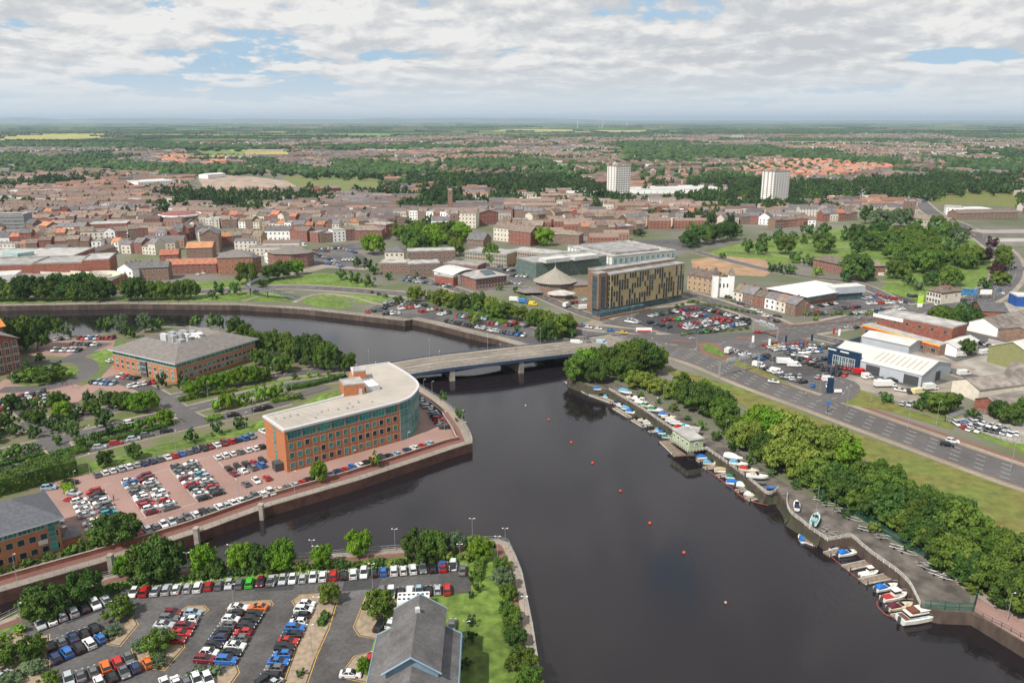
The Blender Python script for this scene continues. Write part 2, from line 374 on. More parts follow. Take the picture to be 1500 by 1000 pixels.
def fields_mat():
    m = bpy.data.materials.new('farmland'); m.use_nodes = True; nt = m.node_tree; b = nt.nodes['Principled BSDF']; b.inputs['Roughness'].default_value = .95; b.inputs['Specular IOR Level'].default_value = .05
    tc = nt.nodes.new('ShaderNodeTexCoord'); v = nt.nodes.new('ShaderNodeTexVoronoi'); v.inputs['Scale'].default_value = .0026; v.distance = 'MANHATTAN'
    mp = nt.nodes.new('ShaderNodeMapping'); mp.inputs['Rotation'].default_value = (0, 0, .35); mp.inputs['Scale'].default_value = (.8, .55, 1)
    nt.links.new(tc.outputs['Object'], mp.inputs[0]); nt.links.new(mp.outputs[0], v.inputs['Vector'])
    sp = nt.nodes.new('ShaderNodeSeparateColor'); nt.links.new(v.outputs['Color'], sp.inputs[0])
    r = nt.nodes.new('ShaderNodeValToRGB'); r.color_ramp.interpolation = 'CONSTANT'; e = r.color_ramp.elements
    cs = [(0, (.06, .11, .035)), (.2, (.10, .17, .045)), (.38, (.045, .085, .03)), (.5, (.17, .20, .07)), (.62, (.08, .13, .04)), (.74, (.27, .27, .11)), (.82, (.05, .09, .03)), (.92, (.14, .11, .07))]
    while len(e) < len(cs): e.new(.5)
    for i, (p, c) in enumerate(cs): e[i].position = p; e[i].color = c+(1,)
    nt.links.new(sp.outputs[0], r.inputs[0])
    n = nt.nodes.new('ShaderNodeTexNoise'); n.inputs['Scale'].default_value = .002; n.inputs['Detail'].default_value = 8; nt.links.new(tc.outputs['Object'], n.inputs['Vector'])
    mr = nt.nodes.new('ShaderNodeMapRange'); mr.inputs['From Min'].default_value = .3; mr.inputs['From Max'].default_value = .7; mr.inputs['To Min'].default_value = .45; mr.inputs['To Max'].default_value = 1.1
    nt.links.new(n.outputs['Fac'], mr.inputs['Value']); s = nt.nodes.new('ShaderNodeVectorMath'); s.operation = 'SCALE'; nt.links.new(r.outputs[0], s.inputs[0]); nt.links.new(mr.outputs[0], s.inputs['Scale'])
    nt.links.new(s.outputs[0], b.inputs['Base Color']); return m
farm = fields_mat()
town_m = two_scale(mat('town_ground', (.165, .15, .135), scale=.02, c2=(.095, .115, .05), detail=10), .004, .25)
bank_w = two_scale(mat('quay_wall', (.085, .062, .05), var=.3, scale=.5, stretch=(1, 1, .3)), .1, .3)
nb = PL(NB)
north = [(-60000, 300)]+nb+[(60000, 40), (60000, 70000), (-60000, 70000)]
sheet('ground', north, 0, farm, px=False)
sheet('business_park_ground', IB+[(-800, 800)], 0, mat('soil', (.15, .125, .09), scale=.1, c2=(.09, .125, .035)))
sheet('car_park_ground', CB, 0, grass_m)
def quay(name, px, drop=WZ-1, cap=.5, capm=conc, label=None, wallm=bank_w, t=1.2):
    pth = PL(px); mb = MB()
    for i in range(len(pth)-1):
        a, b = pth[i], pth[i+1]
        mb.face([(*a, drop), (*b, drop), (*b, 0.0), (*a, 0.0)], 0)
    wallstrip(mb, pth, -t if False else 0.0, .55, 0.0, .22, 1)
    return tag(mb.build(name, [wallm, capm]), label, 'quay wall')
quay('quay_wall', NB[:16], label='long dark stone quay wall along the far town bank of the river')
quay('quay_wall', NB[15:], capm=bank_w, label='low boatyard bank wall along the right side of the river')
quay('quay_wall', IB[::-1], wallm=mat('red_quay', (.095, .047, .036), var=.25, scale=.5), label='red brick quay wall round the curved office headland')
quay('quay_wall', CB[:-3][::-1], label='quay wall round the lower car park and lawn')
# town ground over the farmland
TOWN = [(-400, 460)]+[(x, y) for x, y in NB[2:15]]+[(836, 545)]+NB[17:]+[(2600, 900), (2500, 420), (2200, 262), (1300, 238), (700, 240), (-300, 242), (-900, 300)]
sheet('town_ground', TOWN, .006, town_m)
# ---- grass areas
G1 = [(-60, 440), (60, 436), (200, 434), (280, 436), (330, 431), (420, 434), (440, 442), (350, 442), (180, 441), (0, 444)]
G2 = [(287, 414), (355, 408), (420, 406), (470, 400), (505, 402), (530, 409), (548, 420), (540, 425), (480, 421), (430, 418), (360, 418), (290, 425)]
G3 = [(283, 432), (330, 428), (400, 428), (432, 433), (425, 441), (350, 441), (290, 439)]
G4 = [(443, 437), (470, 434), (505, 438), (518, 447), (500, 452), (462, 449), (443, 443)]
G5 = [(440, 430), (500, 430), (560, 434), (575, 440), (530, 446), (505, 436), (470, 433)]
G6 = [(965, 535), (1010, 545), (1090, 570), (1200, 614), (1330, 662), (1500, 716), (1700, 770), (1700, 850), (1500, 800), (1400, 750), (1300, 690), (1200, 640), (1100, 600), (1000, 560)]
G7 = [(1285, 575), (1330, 592), (1390, 618), (1440, 642), (1500, 664), (1600, 690), (1600, 670), (1500, 640), (1400, 610), (1370, 596), (1325, 583), (1290, 570), (1262, 573), (1262, 582)]
PARK = [(1035, 372), (1060, 362), (1110, 352), (1160, 345), (1230, 335), (1300, 330), (1370, 330), (1420, 345), (1455, 370), (1465, 400), (1455, 425), (1420, 440), (1340, 452), (1310, 440), (1290, 425), (1300, 408), (1240, 400), (1180, 385), (1100, 388)]
sheet('grass', [G1, G2, G3, G4, G5, PARK, [(1022, 503), (1045, 505), (1062, 520), (1055, 524), (1030, 515)], [(858, 487), (895, 491), (890, 497), (860, 495)], [(888, 464), (905, 463), (935, 465), (915, 475), (892, 472)], [(1395, 622), (1440, 640), (1500, 660), (1500, 650), (1410, 618)]], .02, grass_m)
sheet('rough_grass', [G6, G7, [(1345, 270), (1500, 280), (1500, 305), (1430, 300), (1370, 300)], [(1160, 556), (1168, 580), (1146, 576), (1150, 556)]], .02, grass_dry)
sheet('brownfield_ground', [[(290, 262), (330, 257), (380, 260), (420, 265), (440, 276), (400, 280), (300, 277)]], .022, mat('rubble', (.30, .23, .18), var=.3, scale=.05, detail=9))
sheet('scrub_ground', [[(400, 268), (420, 258), (520, 257), (560, 262), (560, 280), (440, 280), (395, 276)], [(270, 212), (290, 209), (420, 218), (420, 222), (300, 226)]], .02, mat('scrub', (.16, .15, .05), c2=(.10, .15, .04), scale=.02, detail=9))
sheet('building_site_ground', [[(1012, 380), (1060, 375), (1120, 380), (1135, 395), (1120, 405), (1060, 402), (1015, 395)]], .0257, mat('dirt', (.30, .19, .11), var=.25, scale=.08, detail=9))
sheet('meadow', [[(735, 190), (800, 189.2), (945, 191.5), (940, 193.5), (860, 194), (720, 192.5)], [(0, 197), (140, 195), (200, 200), (100, 204), (0, 206)], [(330, 218), (420, 222), (430, 227), (350, 226)]], .024, mat('yellow_field', (.30, .28, .07), var=.15, scale=.01))
sheet('pasture', [[(840, 204), (985, 200), (1000, 208), (860, 212)], [(440, 197), (560, 196), (700, 200), (560, 203)], [(95, 213), (140, 213), (135, 217), (95, 216)], [(300, 222), (360, 222), (355, 228), (310, 228)], [(800, 242), (825, 240), (830, 252), (802, 250)]], .024, mat('bright_grass', (.11, .20, .045), var=.15, scale=.01))
mbk = MB(); pth = PL(NB[15:29]); pth = [p[:2] for p in resample(pth, 2.5)]
for i in range(len(pth)-1):
    (x0, y0), (x1, y1) = pth[i], pth[i+1]; L = hypot(x1-x0, y1-y0); nx, ny = (y1-y0)/L, -(x1-x0)/L
    for (da, za), (db, zb2) in (((.02, -.7), (.5, -2.1)), ((.5, -2.1), (1.15, -3.1))):
        j0, j1 = noise.noise(Vector((x0*.3, y0*.3, 0)))*.7, noise.noise(Vector((x1*.3, y1*.3, 0)))*.7
        f = lambda x, y, d, j, z: (x+nx*(d*(1+j)), y+ny*(d*(1+j)), z)
        mbk.face([f(x0, y0, da, j0, za), f(x0, y0, db, j0, zb2), f(x1, y1, db, j1, zb2), f(x1, y1, da, j1, za)])
mbk.build('mud_bank', mat('mud_and_weed', (.040, .033, .027), c2=(.05, .055, .028), scale=.5, detail=8))['kind'] = 'structure'
# ---- hills on the horizon
hm = MB(); hill_c = mat('far_hills', (.10, .13, .09), var=.3, scale=.001)
for i in range(60):
    x = -26000+i*900+random.uniform(-300, 300); d = 26000+random.uniform(-3000, 5000)
    env = 150 if x < 4000 else 70
    h = random.uniform(.35, 1.0)*env; r = random.uniform(2500, 6000)
    n = len(hm.v); K = 14
    for j in range(K+1):
        t = j/K; hh = h*sin(pi*t)**1.6
        for q in range(5):
            s = q/4; hm.v.append((x+(t-.5)*r*2, d+(s-.5)*r, hh*sin(pi*s)-1))
    for j in range(K):
        for q in range(4): a = n+j*5+q; hm.f.append((a, a+5, a+6, a+1)); hm.m.append(0)
tag(hm.build('hills', hill_c, smooth=True), kind='structure')
# ================================================================== roads
rm = MB(); pv = MB(); ln = MB(); yl = MB(); rp = MB(); kb = MB()
RZ = [.06]
def road(px, w, z=None, m=None, pavew=2.5, pm=None, dash=True, mb=rm, lanes=2, edge=None, n=6, kerb=True, dual=False):
    RZ[0] += .0045; z = RZ[0]
    pth = smooth_path(PL(px), n)
    if pavew: 
        for s in (-1, 1):
            a, b = sorted((s*w/2, s*(w/2+pavew)))
            strip(pv if pm is None else pm, pth, a, b, .05-RZ[0]*.12)
    strip(mb, pth, -w/2, w/2, z)
    if dash:
        for i in range(1, lanes):
            off = -w/2+w*i/lanes
            if dual and i == lanes//2: continue
            dashes(ln, pth, off, 3, 5, .15, z+.012)
    if dual:
        wallstrip(pv, pth, -.8, .8, 0, z+.1)
    if edge:
        for s in (-1, 1): strip(edge, pth, s*(w/2-.45)-.08, s*(w/2-.45)+.08, z+.012)
    return pth
# main dual carriageway from bridge to bottom right
A_main = [(900, 498), (960, 508), (1030, 528), (1110, 560), (1200, 592), (1300, 628), (1400, 664), (1500, 699), (1620, 738), (1800, 795)]
pth_main = road(A_main, 17, lanes=5, pavew=2.5, edge=yl)
strip(rp, offset(pth_main, 0), 11, 13.6, .03)
# junction plateau
sheet('road_junction', [(858, 499), (880, 489), (960, 490), (1040, 489), (1105, 487), (1165, 478), (1200, 478), (1195, 492), (1150, 500), (1075, 505), (1100, 524), (1130, 545), (1080, 548), (1030, 532), (960, 512), (905, 505), (862, 508)], .052, road_m)
# riverside road (far bank)
river_road = [(-500, 436), (-200, 434), (0, 432), (170, 430), (300, 427), (390, 421), (450, 421), (540, 427), (600, 432), (660, 441), (720, 457), (780, 472), (840, 486), (880, 491)]
road(river_road, 11, pavew=3, lanes=3)
road([(700, 426), (760, 420), (790, 433), (830, 450), (862, 462), (890, 470)], 7, mb=rm, lanes=2, pavew=1.5)
road([(620, 408), (680, 428), (740, 452), (800, 468), (850, 478), (900, 482), (960, 489)], 7, lanes=2, pavew=2.5)
# road east round the park
east = [(1150, 486), (1210, 478), (1280, 463), (1340, 453), (1400, 446), (1440, 436), (1468, 415), (1478, 395), (1470, 372), (1440, 348), (1405, 330), (1370, 315), (1352, 300), (1343, 288), (1352, 282)]
pth_e = road(east, 17, lanes=4, pavew=3)
road([(1000, 428), (1040, 440), (1090, 456), (1130, 470), (1160, 484)], 11, lanes=2, pavew=3)
road([(1020, 369), (1070, 382), (1120, 394), (1180, 405), (1240, 412), (1280, 425), (1320, 445), (1345, 453)], 8, lanes=2, pavew=2)
road([(1480, 395), (1520, 392), (1700, 380)], 12, lanes=2)
road([(1405, 330), (1450, 335), (1520, 338), (1700, 340)], 9, lanes=2)
# side roads by the dealership and industrial estate
road([(1195, 588), (1225, 582), (1240, 570), (1235, 560), (1205, 552)], 10, lanes=2, pavew=0, mb=rm)
road([(1190, 492), (1250, 505), (1330, 525), (1400, 545), (1470, 566), (1560, 590)], 8, lanes=2, pavew=2)
road([(1345, 453), (1400, 470), (1440, 490), (1500, 505)], 6, lanes=1, pavew=0)
# approach to the bridge and business park roads
appr = [(-300, 770), (-100, 718), (0, 691), (100, 666), (200, 640), (300, 616), (400, 592), (470, 570), (530, 556), (575, 547)]
pth_ap = road([(-300, 770), (-100, 718), (0, 691), (100, 666), (200, 640), (300, 617), (380, 598), (420, 588)], 7, lanes=1, pavew=1.2)
road([(-300, 740), (-100, 690), (0, 664), (100, 641), (200, 617), (300, 594), (400, 569), (470, 558), (575, 546)], 7.5, lanes=2, pavew=1.5)
road([(-300, 700), (-100, 655), (0, 634), (100, 612), (200, 592), (300, 573), (400, 551), (500, 541), (575, 540)], 7.5, lanes=2, pavew=1.5)
road([(340, 608), (400, 592), (440, 578), (480, 566)], 6, lanes=1, pavew=0)
road([(160, 552), (205, 566), (238, 583), (268, 605), (298, 621)], 7, lanes=1, pavew=1)
road([(35, 600), (58, 620), (78, 645), (98, 672)], 7, lanes=1, pavew=1)
# roundabout-like loop in the business park
sheet('forecourt', [[(30, 540), (120, 566), (140, 556), (152, 565), (112, 590), (60, 600), (0, 600), (0, 560)], [(150, 550), (165, 535), (225, 560), (232, 575), (170, 578), (140, 565)], [(55, 500), (170, 494), (165, 510), (130, 516), (95, 522), (40, 520)], [(60, 574), (110, 568), (95, 596), (-20, 604), (-20, 575)]], .03, pink_pave)
loop = smooth_path(PL([(0, 571), (60, 568), (105, 558), (128, 545), (127, 532), (110, 525), (118, 518), (140, 508), (155, 502)]), 6)
strip(rm, loop, -4, 4, .047)
loop2 = smooth_path(PL([(110, 527), (70, 530), (20, 537), (-30, 548)]), 6); strip(rm, loop2, -3.5, 3.5, .051)
sheet('grass', [[(14, 556), (30, 545), (60, 538), (100, 536), (116, 541), (112, 551), (80, 561), (40, 565), (18, 562)]], .056, grass_m)
rm.build('road', road_m)['kind'] = 'structure'
# car parks
_edge = [p for p in offset(PL(IB[13:]), -5.6) if proj(*p)[0] > 110]
sheet('car_park', PL([(100, 800), (78, 770), (60, 708), (130, 694), (250, 664), (385, 630), (420, 602), (560, 560)])+_edge, .03, pink_pave, px=False)
sheet('lawn', [[(112, 706), (110, 684), (180, 664), (280, 641), (388, 614), (388, 628), (250, 661), (130, 692)], [(388, 612), (440, 594), (470, 578), (520, 566), (520, 600), (400, 625)], [(-300, 880), (-100, 868), (0, 850), (90, 822), (150, 802), (158, 812), (60, 842), (-100, 885), (-300, 930)], [(165, 560), (200, 560), (260, 590), (380, 560), (400, 545), (500, 535), (500, 545), (400, 560), (300, 580), (240, 596)], [(135, 520), (165, 505), (180, 500), (160, 530), (140, 545)]], .028, grass_m)
sheet('traffic_island', [[(1018, 501), (1048, 502), (1070, 522), (1058, 527), (1028, 517)], [(985, 497), (1010, 499), (1012, 502), (985, 500)], [(1075, 494), (1100, 492), (1105, 495), (1080, 497)], [(925, 498), (955, 501), (950, 503), (925, 500)], [(1120, 488), (1150, 484), (1150, 487), (1124, 491)]], .125, pave_red)
sheet('grass', [[(1026, 504), (1046, 505), (1062, 520), (1056, 523), (1032, 514)]], .132, grass_m)
sheet('park_verge', [[(1050, 522), (1068, 522), (1130, 548), (1195, 583), (1190, 586), (1120, 557), (1062, 532)], [(1228, 586), (1238, 575), (1262, 572), (1300, 588), (1400, 622), (1395, 630), (1300, 602), (1240, 592)], [(890, 498), (950, 505), (1000, 520), (1000, 524), (940, 512), (880, 503)]], .058, grass_dry)
sheet('yard_surface', [[(1222, 556), (1240, 548), (1350, 570), (1400, 556), (1412, 580), (1380, 604), (1330, 592), (1262, 571), (1240, 572)], [(1262, 492), (1380, 524), (1430, 540), (1420, 556), (1330, 530), (1255, 512)]], .036, mat('yard_surface', (.25, .215, .18), var=.25, scale=.12))
sheet('car_park', [[(-60, 960), (0, 930), (40, 905), (100, 878), (150, 860), (200, 862), (400, 848), (540, 838), (676, 826), (690, 846), (690, 868), (560, 876), (560, 905), (540, 960), (530, 1010), (520, 1110), (-100, 1110)]], .03, asphalt)
sheet('car_park', [[(535, 455), (560, 443), (620, 443), (700, 462), (770, 476), (800, 488), (795, 502), (760, 504), (700, 490), (630, 470), (590, 465)]], .024, asphalt)
sheet('car_park', [[(955, 448), (1025, 446), (1075, 450), (1105, 464), (1098, 478), (1040, 490), (985, 489), (925, 472), (930, 462)]], .035, asph_new)
sheet('car_park', [[(900, 465), (925, 460), (960, 475), (1000, 488), (960, 487), (880, 472)]], .033, asphalt)
sheet('car_park', [[(1215, 432), (1280, 422), (1340, 440), (1345, 458), (1230, 470), (1180, 462), (1185, 448)]], .033, asphalt)
sheet('car_park', [[(1050, 506), (1090, 498), (1170, 496), (1215, 505), (1310, 540), (1400, 560), (1400, 590), (1330, 590), (1260, 570), (1235, 560), (1222, 555), (1226, 570), (1218, 583), (1195, 584), (1120, 552), (1080, 530)]], .033, asphalt)
sheet('car_park', [[(445, 370), (470, 362), (520, 366), (545, 384), (520, 402), (470, 392)], [(600, 392), (660, 385), (720, 392), (800, 395), (800, 410), (760, 414), (690, 410), (640, 402)], [(480, 360), (560, 352), (560, 366), (500, 366)], [(930, 352), (1000, 350), (1020, 366), (960, 368)], [(1330, 480), (1420, 470), (1450, 490), (1440, 520), (1400, 530), (1340, 500)]], .033, asphalt)
sheet('fenced_yard', [[(1388, 616), (1440, 606), (1520, 628), (1520, 650), (1480, 648)], [(1300, 455), (1500, 440), (1520, 560), (1400, 545), (1330, 500)]], .026, mat('yard_concrete', (.27, .25, .22), var=.2, scale=.15))
sheet('plaza', [[(838, 480), (870, 468), (890, 463), (960, 448), (1010, 438), (1020, 446), (955, 452), (915, 462), (880, 474), (1000, 492), (900, 486)], [(415, 402), (470, 388), (540, 392), (540, 396), (480, 392), (430, 405)]], .038, pave)
sheet('boatyard_track', [[(860, 560), (878, 553), (898, 558), (920, 570), (985, 600), (1050, 640), (1100, 675), (1150, 708), (1200, 735), (1250, 760), (1300, 790), (1360, 826), (1420, 868), (1424, 897), (1380, 895), (1349, 889), (1332, 858), (1310, 834), (1279, 813), (1246, 788), (1212, 791), (1187, 774), (1160, 752), (1150, 735), (1139, 719), (1122, 722), (1084, 691), (1036, 656), (988, 630), (940, 598), (892, 570)]], .03, two_scale(mat('gravel_track', (.115, .10, .088), var=.4, scale=.25, detail=10), .05, .35))
# promenade right corner, promenades left
sheet('promenade', [[(1424, 898), (1430, 876), (1500, 905), (1600, 960), (1600, 1004), (1500, 941)]], .03, pink_pave)
fp = MB(); strip(fp, smooth_path(PL([(1310, 770), (1350, 805), (1400, 848), (1450, 880), (1520, 915)]), 5), -1.3, 1.3, .034); strip(fp, smooth_path(PL([(430, 443), (450, 434), (480, 430), (520, 436), (560, 446), (620, 446)]), 5), -1.5, 1.5, .034)
strip(fp, smooth_path(PL([(355, 441), (395, 430), (430, 428)]), 4), -1, 1, .033)
for pts in ([(1060, 366), (1130, 372), (1180, 383)], [(1170, 350), (1230, 362), (1300, 358), (1380, 365), (1460, 380)], [(1290, 412), (1340, 415), (1400, 420), (1440, 425)], [(1300, 335), (1320, 360), (1290, 405)]): strip(fp, smooth_path(PL(pts), 5), -1.3, 1.3, .033)
nbp = PL([(-420, 450)]+NB[2:13]); strip(fp, nbp, .6, 5.5, .035)
fp.build('footpath', pave)['kind'] = 'structure'
ibp = PL(IB[13:][::-1]); ip = MB(); strip(ip, ibp, .6, 3.0, .035); ip.build('promenade', pave)['kind'] = 'structure'
ip = MB(); strip(ip, ibp, 3.0, 5.6, .037); ip.build('brick_walk', pave_red)['kind'] = 'structure'
cbp = smooth_path(PL(CB[1:-3][::-1]), 4); ip = MB(); strip(ip, cbp, .6, 2.2, .035); ip.build('promenade', pave)['kind'] = 'structure'
ip = MB(); strip(ip, cbp, 2.2, 4.2, .037); ip.build('brick_walk', pave_red)['kind'] = 'structure'
rp.build('brick_verge', pave_red)['kind'] = 'structure'
pv.build('pavement', pave)['kind'] = 'structure'
# ================================================================== trees
def leaf_mat(name, c, c2):
    return mat(name, c, c2=c2, rough=.85, spec=.12, scale=.45, detail=3, objrand=.22, ramp=(.38, .62))
LEAF = {'mid': leaf_mat('foliage_green', (.054, .10, .016), (.110, .168, .028)),
        'dark': leaf_mat('foliage_dark', (.036, .074, .017), (.074, .128, .026)),
        'lime': leaf_mat('foliage_lime', (.085, .17, .014), (.14, .25, .022)),
        'willow': leaf_mat('foliage_willow', (.105, .145, .022), (.165, .215, .040)),
        'purple': leaf_mat('foliage_copper', (.030, .014, .018), (.055, .026, .028)),
        'grey': leaf_mat('foliage_grey', (.075, .115, .055), (.11, .155, .08))}
LCOL = {'mid': (.058, .112, .021), 'dark': (.037, .077, .020), 'lime': (.11, .21, .018), 'willow': (.11, .147, .028), 'purple': (.04, .02, .022), 'grey': (.09, .135, .065)}
bark = mat('bark', (.10, .08, .06), var=.3, scale=2)
def crown_arrays(shape, seed, nl, nq, leaf):
    """unit crown (radius 1, z 0..1): opaque lumpy lobes plus loose leaf clumps"""
    r = np.random.RandomState(seed); V = []; Fc = []
    def prof(t):
        if shape == 'round': return .25+.75*sqrt(max(0, 1-abs((t-.45)/.56)**2.2))
        if shape == 'cone': return max(.1, 1-t*.95)*(.55+.45*min(1, t*6+.2))
        if shape == 'bush': return sqrt(max(0, 1-t**2.2))
        return .4+.6*sqrt(max(0, 1-abs((t-.5)/.52)**3))
    lobes = []
    for i in range(nl):
        t = (i+.5)/nl; t = .1+.82*t; a = i*2.4+r.uniform(-.5, .5); R = prof(t)
        lr = r.uniform(.16, .30)*(.6+.4*R); q = max(0, R-lr)*r.uniform(.55, 1.3)
        lobes.append((q*cos(a), q*sin(a), t, lr))
    lobes.append((0, 0, .45, .55 if shape != 'cone' else .3))
    ico = bmesh.new(); bmesh.ops.create_icosphere(ico, subdivisions=1, radius=1); iv = np.array([v.co[:] for v in ico.verts]); jf = [[v.index for v in f.verts] for f in ico.faces]; ico.free()
    zs = .62 if shape in ('round', 'bush') else .45
    for (x, y, z, lr) in lobes:
        n = sum(len(a) for a in V); k = iv*(1+r.uniform(-.18, .18, (len(iv), 1)))*lr*.86
        k = k*np.array([1, 1, zs])+np.array([x, y, z]); V.append(k); Fc += [[n+i for i in f] for f in jf]
    per = max(1, nq//len(lobes))
    for (x, y, z, lr) in lobes:
        for _ in range(per):
            d = r.normal(size=3); d /= np.linalg.norm(d)
            if d[2] < -.3: d[2] *= -1
            c = np.array([x, y, z])+d*np.array([1, 1, zs])*lr*r.choice([r.uniform(.85, 1.2), r.uniform(1.1, 1.55)], p=[.75, .25])
            # leaf clump: a bent quad facing roughly outwards
            nrm = d+r.normal(size=3)*.55; nrm /= np.linalg.norm(nrm)
            u = np.cross(nrm, r.normal(size=3)); u /= np.linalg.norm(u); w = np.cross(nrm, u); s = leaf*r.uniform(.6, 1.3)
            n = sum(len(a) for a in V)
            V.append(np.array([c-u*s, c-w*s*.7+nrm*s*.2, c+u*s, c+w*s*.7-nrm*s*.1])); Fc.append([n, n+1, n+2, n+3])
    return np.concatenate(V), Fc
SHAPES = {}
def crown_protos():
    for sh, n, nl, nq in (('round', 5, 34, 3000), ('tall', 3, 32, 2600), ('bush', 2, 16, 900), ('cone', 1, 16, 900)):
        SHAPES[sh] = [crown_arrays(sh, 11*i+len(sh), nl, nq, .062) for i in range(n)]
crown_protos()
CM = {}
def crown_mesh(shape, kind, i):
    k = (shape, kind, i)
    if k not in CM:
        v, f = SHAPES[shape][i]; me = bpy.data.meshes.new('crown'); me.from_pydata(v.tolist(), [], f); me.materials.append(LEAF[kind]); me.update(); CM[k] = me
    return CM[k]
tk = MB(); tk.tube([(0, 0, 0), (.02, 0, .5), (0, .03, 1)], .5, 6, r2=.28)
for a in (0.3, 2.4, 4.5): tk.tube([(0, 0, .85), (1.6*cos(a), 1.6*sin(a), 1.35)], .22, 4, r2=.08)
TRUNK = tk.mesh('trunk', bark)
TREES = []    # (x, y, radius, height, kind, shape, zone)
def T(px, py, w, h, kind='mid', shape=None, zone='town', world=False):
    x, y = (px, py) if world else P(px, py)
    k = .62 if ('business park' in zone or 'hedged strips' in zone or 'shrub bed' in zone) else (.82 if 'plant roofed' in zone else (.88 if zone == 'park' else .9))
    if zone.startswith('belt'): k = .84
    w *= k; h *= k
    TREES.append((x, y, w/2, h, kind, shape or ('bush' if h < w*.75 else 'round'), zone))
def pick(kinds): 
    k = random.choice(kinds.split()); return k
def TL(p1, p2, n, w, h, kinds, zone, jit=.25, shape=None, pts=None):
    path = PL(pts if pts else [p1, p2]); L = sum(hypot(path[i+1][0]-path[i][0], path[i+1][1]-path[i][1]) for i in range(len(path)-1))
    rs = resample(path, L/max(1, n-1)*.9999) if n > 1 else [(*path[0], 0)]
    for x, y, a in rs[:n]:
        s = random.uniform(1-jit, 1+jit)
        T(x+random.uniform(-1, 1)*w*jit*.5, y+random.uniform(-1, 1)*w*jit*.5, w*s, h*s*random.uniform(.9, 1.1), pick(kinds), shape, zone, True)
def TA(poly, n, w, h, kinds, zone, jit=.25, shape=None):
    wp = PL(poly); xs = [p[0] for p in wp]; ys = [p[1] for p in wp]; got = []; tries = 0
    while len(got) < n and tries < n*60:
        tries += 1; x = random.uniform(min(xs), max(xs)); y = random.uniform(min(ys), max(ys))
        if not inpoly(x, y, wp): continue
        if any(hypot(x-a, y-b) < w*.55*(1-tries/(n*60)) for a, b in got): continue
        got.append((x, y)); s = random.uniform(1-jit, 1+jit); T(x, y, w*s, h*s, pick(kinds), shape, zone, True)
# --- right bank belt
Z = 'belt between boatyard and main road'
Z0 = 'clump at the bridge right end'
for a in [(848, 556, 13, 11, 'mid'), (872, 560, 11, 11, 'dark'), (878, 545, 12, 12, 'mid'), (860, 545, 12, 11, 'lime'), (842, 548, 9, 8, 'mid'), (907, 556, 12, 10, 'mid'), (925, 552, 15, 14, 'mid'), (945, 548, 16, 14, 'dark'), (958, 545, 12, 12, 'mid'), (912, 535, 12, 11, 'mid'), (935, 530, 14, 11, 'dark')]: T(*a, zone=Z0)
for a in [(930, 568, 10, 8, 'willow'), (950, 572, 13, 9, 'willow'), (968, 578, 12, 8, 'willow'), (985, 583, 12, 9, 'willow'), (1000, 572, 12, 9, 'mid'), (1005, 592, 11, 9, 'dark'), (1022, 600, 14, 12, 'dark'), (1040, 610, 13, 12, 'dark'), (1030, 582, 12, 9, 'mid'), (1045, 590, 11, 8, 'mid'), (1060, 600, 12, 9, 'dark'), (1060, 622, 12, 11, 'mid'), (1070, 640, 10, 9, 'mid')]: T(*a, zone=Z)
for a in [(1085, 655, 11, 10, 'willow'), (1100, 662, 12, 12, 'willow'), (1115, 672, 10, 10, 'dark'), (1110, 645, 15, 14, 'lime'), (1135, 655, 17, 14, 'lime'), (1160, 668, 18, 15, 'willow'), (1190, 680, 19, 15, 'willow'), (1215, 680, 18, 14, 'willow'), (1235, 688, 14, 12, 'lime'), (1150, 690, 15, 12, 'willow'), (1175, 702, 15, 11, 'willow'), (1130, 680, 11, 9, 'mid'), (1195, 714, 13, 10, 'mid'), (1220, 722, 13, 10, 'dark')]: T(*a, zone=Z)
TL(None, None, 17, 10.5, 9, 'mid mid dark', Z, .2, pts=[(1225, 732), (1262, 752), (1300, 772), (1340, 795), (1380, 825), (1430, 858), (1480, 885), (1540, 915)])
TL(None, None, 15, 11.5, 10.5, 'mid dark mid', Z, .2, pts=[(1255, 722), (1300, 745), (1345, 765), (1390, 795), (1440, 822), (1490, 850), (1560, 885)])
TL(None, None, 9, 10.5, 9, 'mid mid dark', Z, .2, pts=[(1278, 712), (1310, 728), (1360, 752), (1400, 772), (1440, 795), (1500, 822)])
TL(None, None, 16, 4, 3, 'mid willow dark', 'bushes along the boatyard fence', .3, 'bush', [(940, 580), (990, 604), (1040, 640), (1090, 672), (1140, 700), (1190, 728), (1240, 755), (1290, 785), (1350, 820), (1420, 866)])
# --- verge trees
for a in [(1360, 598, 9, 7, 'dark'), (1375, 604, 10, 8, 'mid'), (1392, 600, 9, 7, 'dark'), (1345, 600, 6, 4, 'mid'), (1300, 590, 6, 4.5, 'dark'), (1293, 583, 4, 3, 'mid'), (1462, 612, 8, 7, 'dark'), (1480, 620, 9, 7, 'dark'), (1500, 612, 10, 8, 'mid'), (1425, 612, 7, 4, 'mid'), (1415, 520, 8, 8, 'dark'), (1352, 512, 5, 4, 'dark')]: T(*a, zone='verge beside the industrial sheds')
TA([(1360, 478), (1380, 462), (1420, 458), (1435, 470), (1430, 480), (1390, 485)], 16, 9, 8, 'mid dark dark', 'scrub behind the striped warehouse')
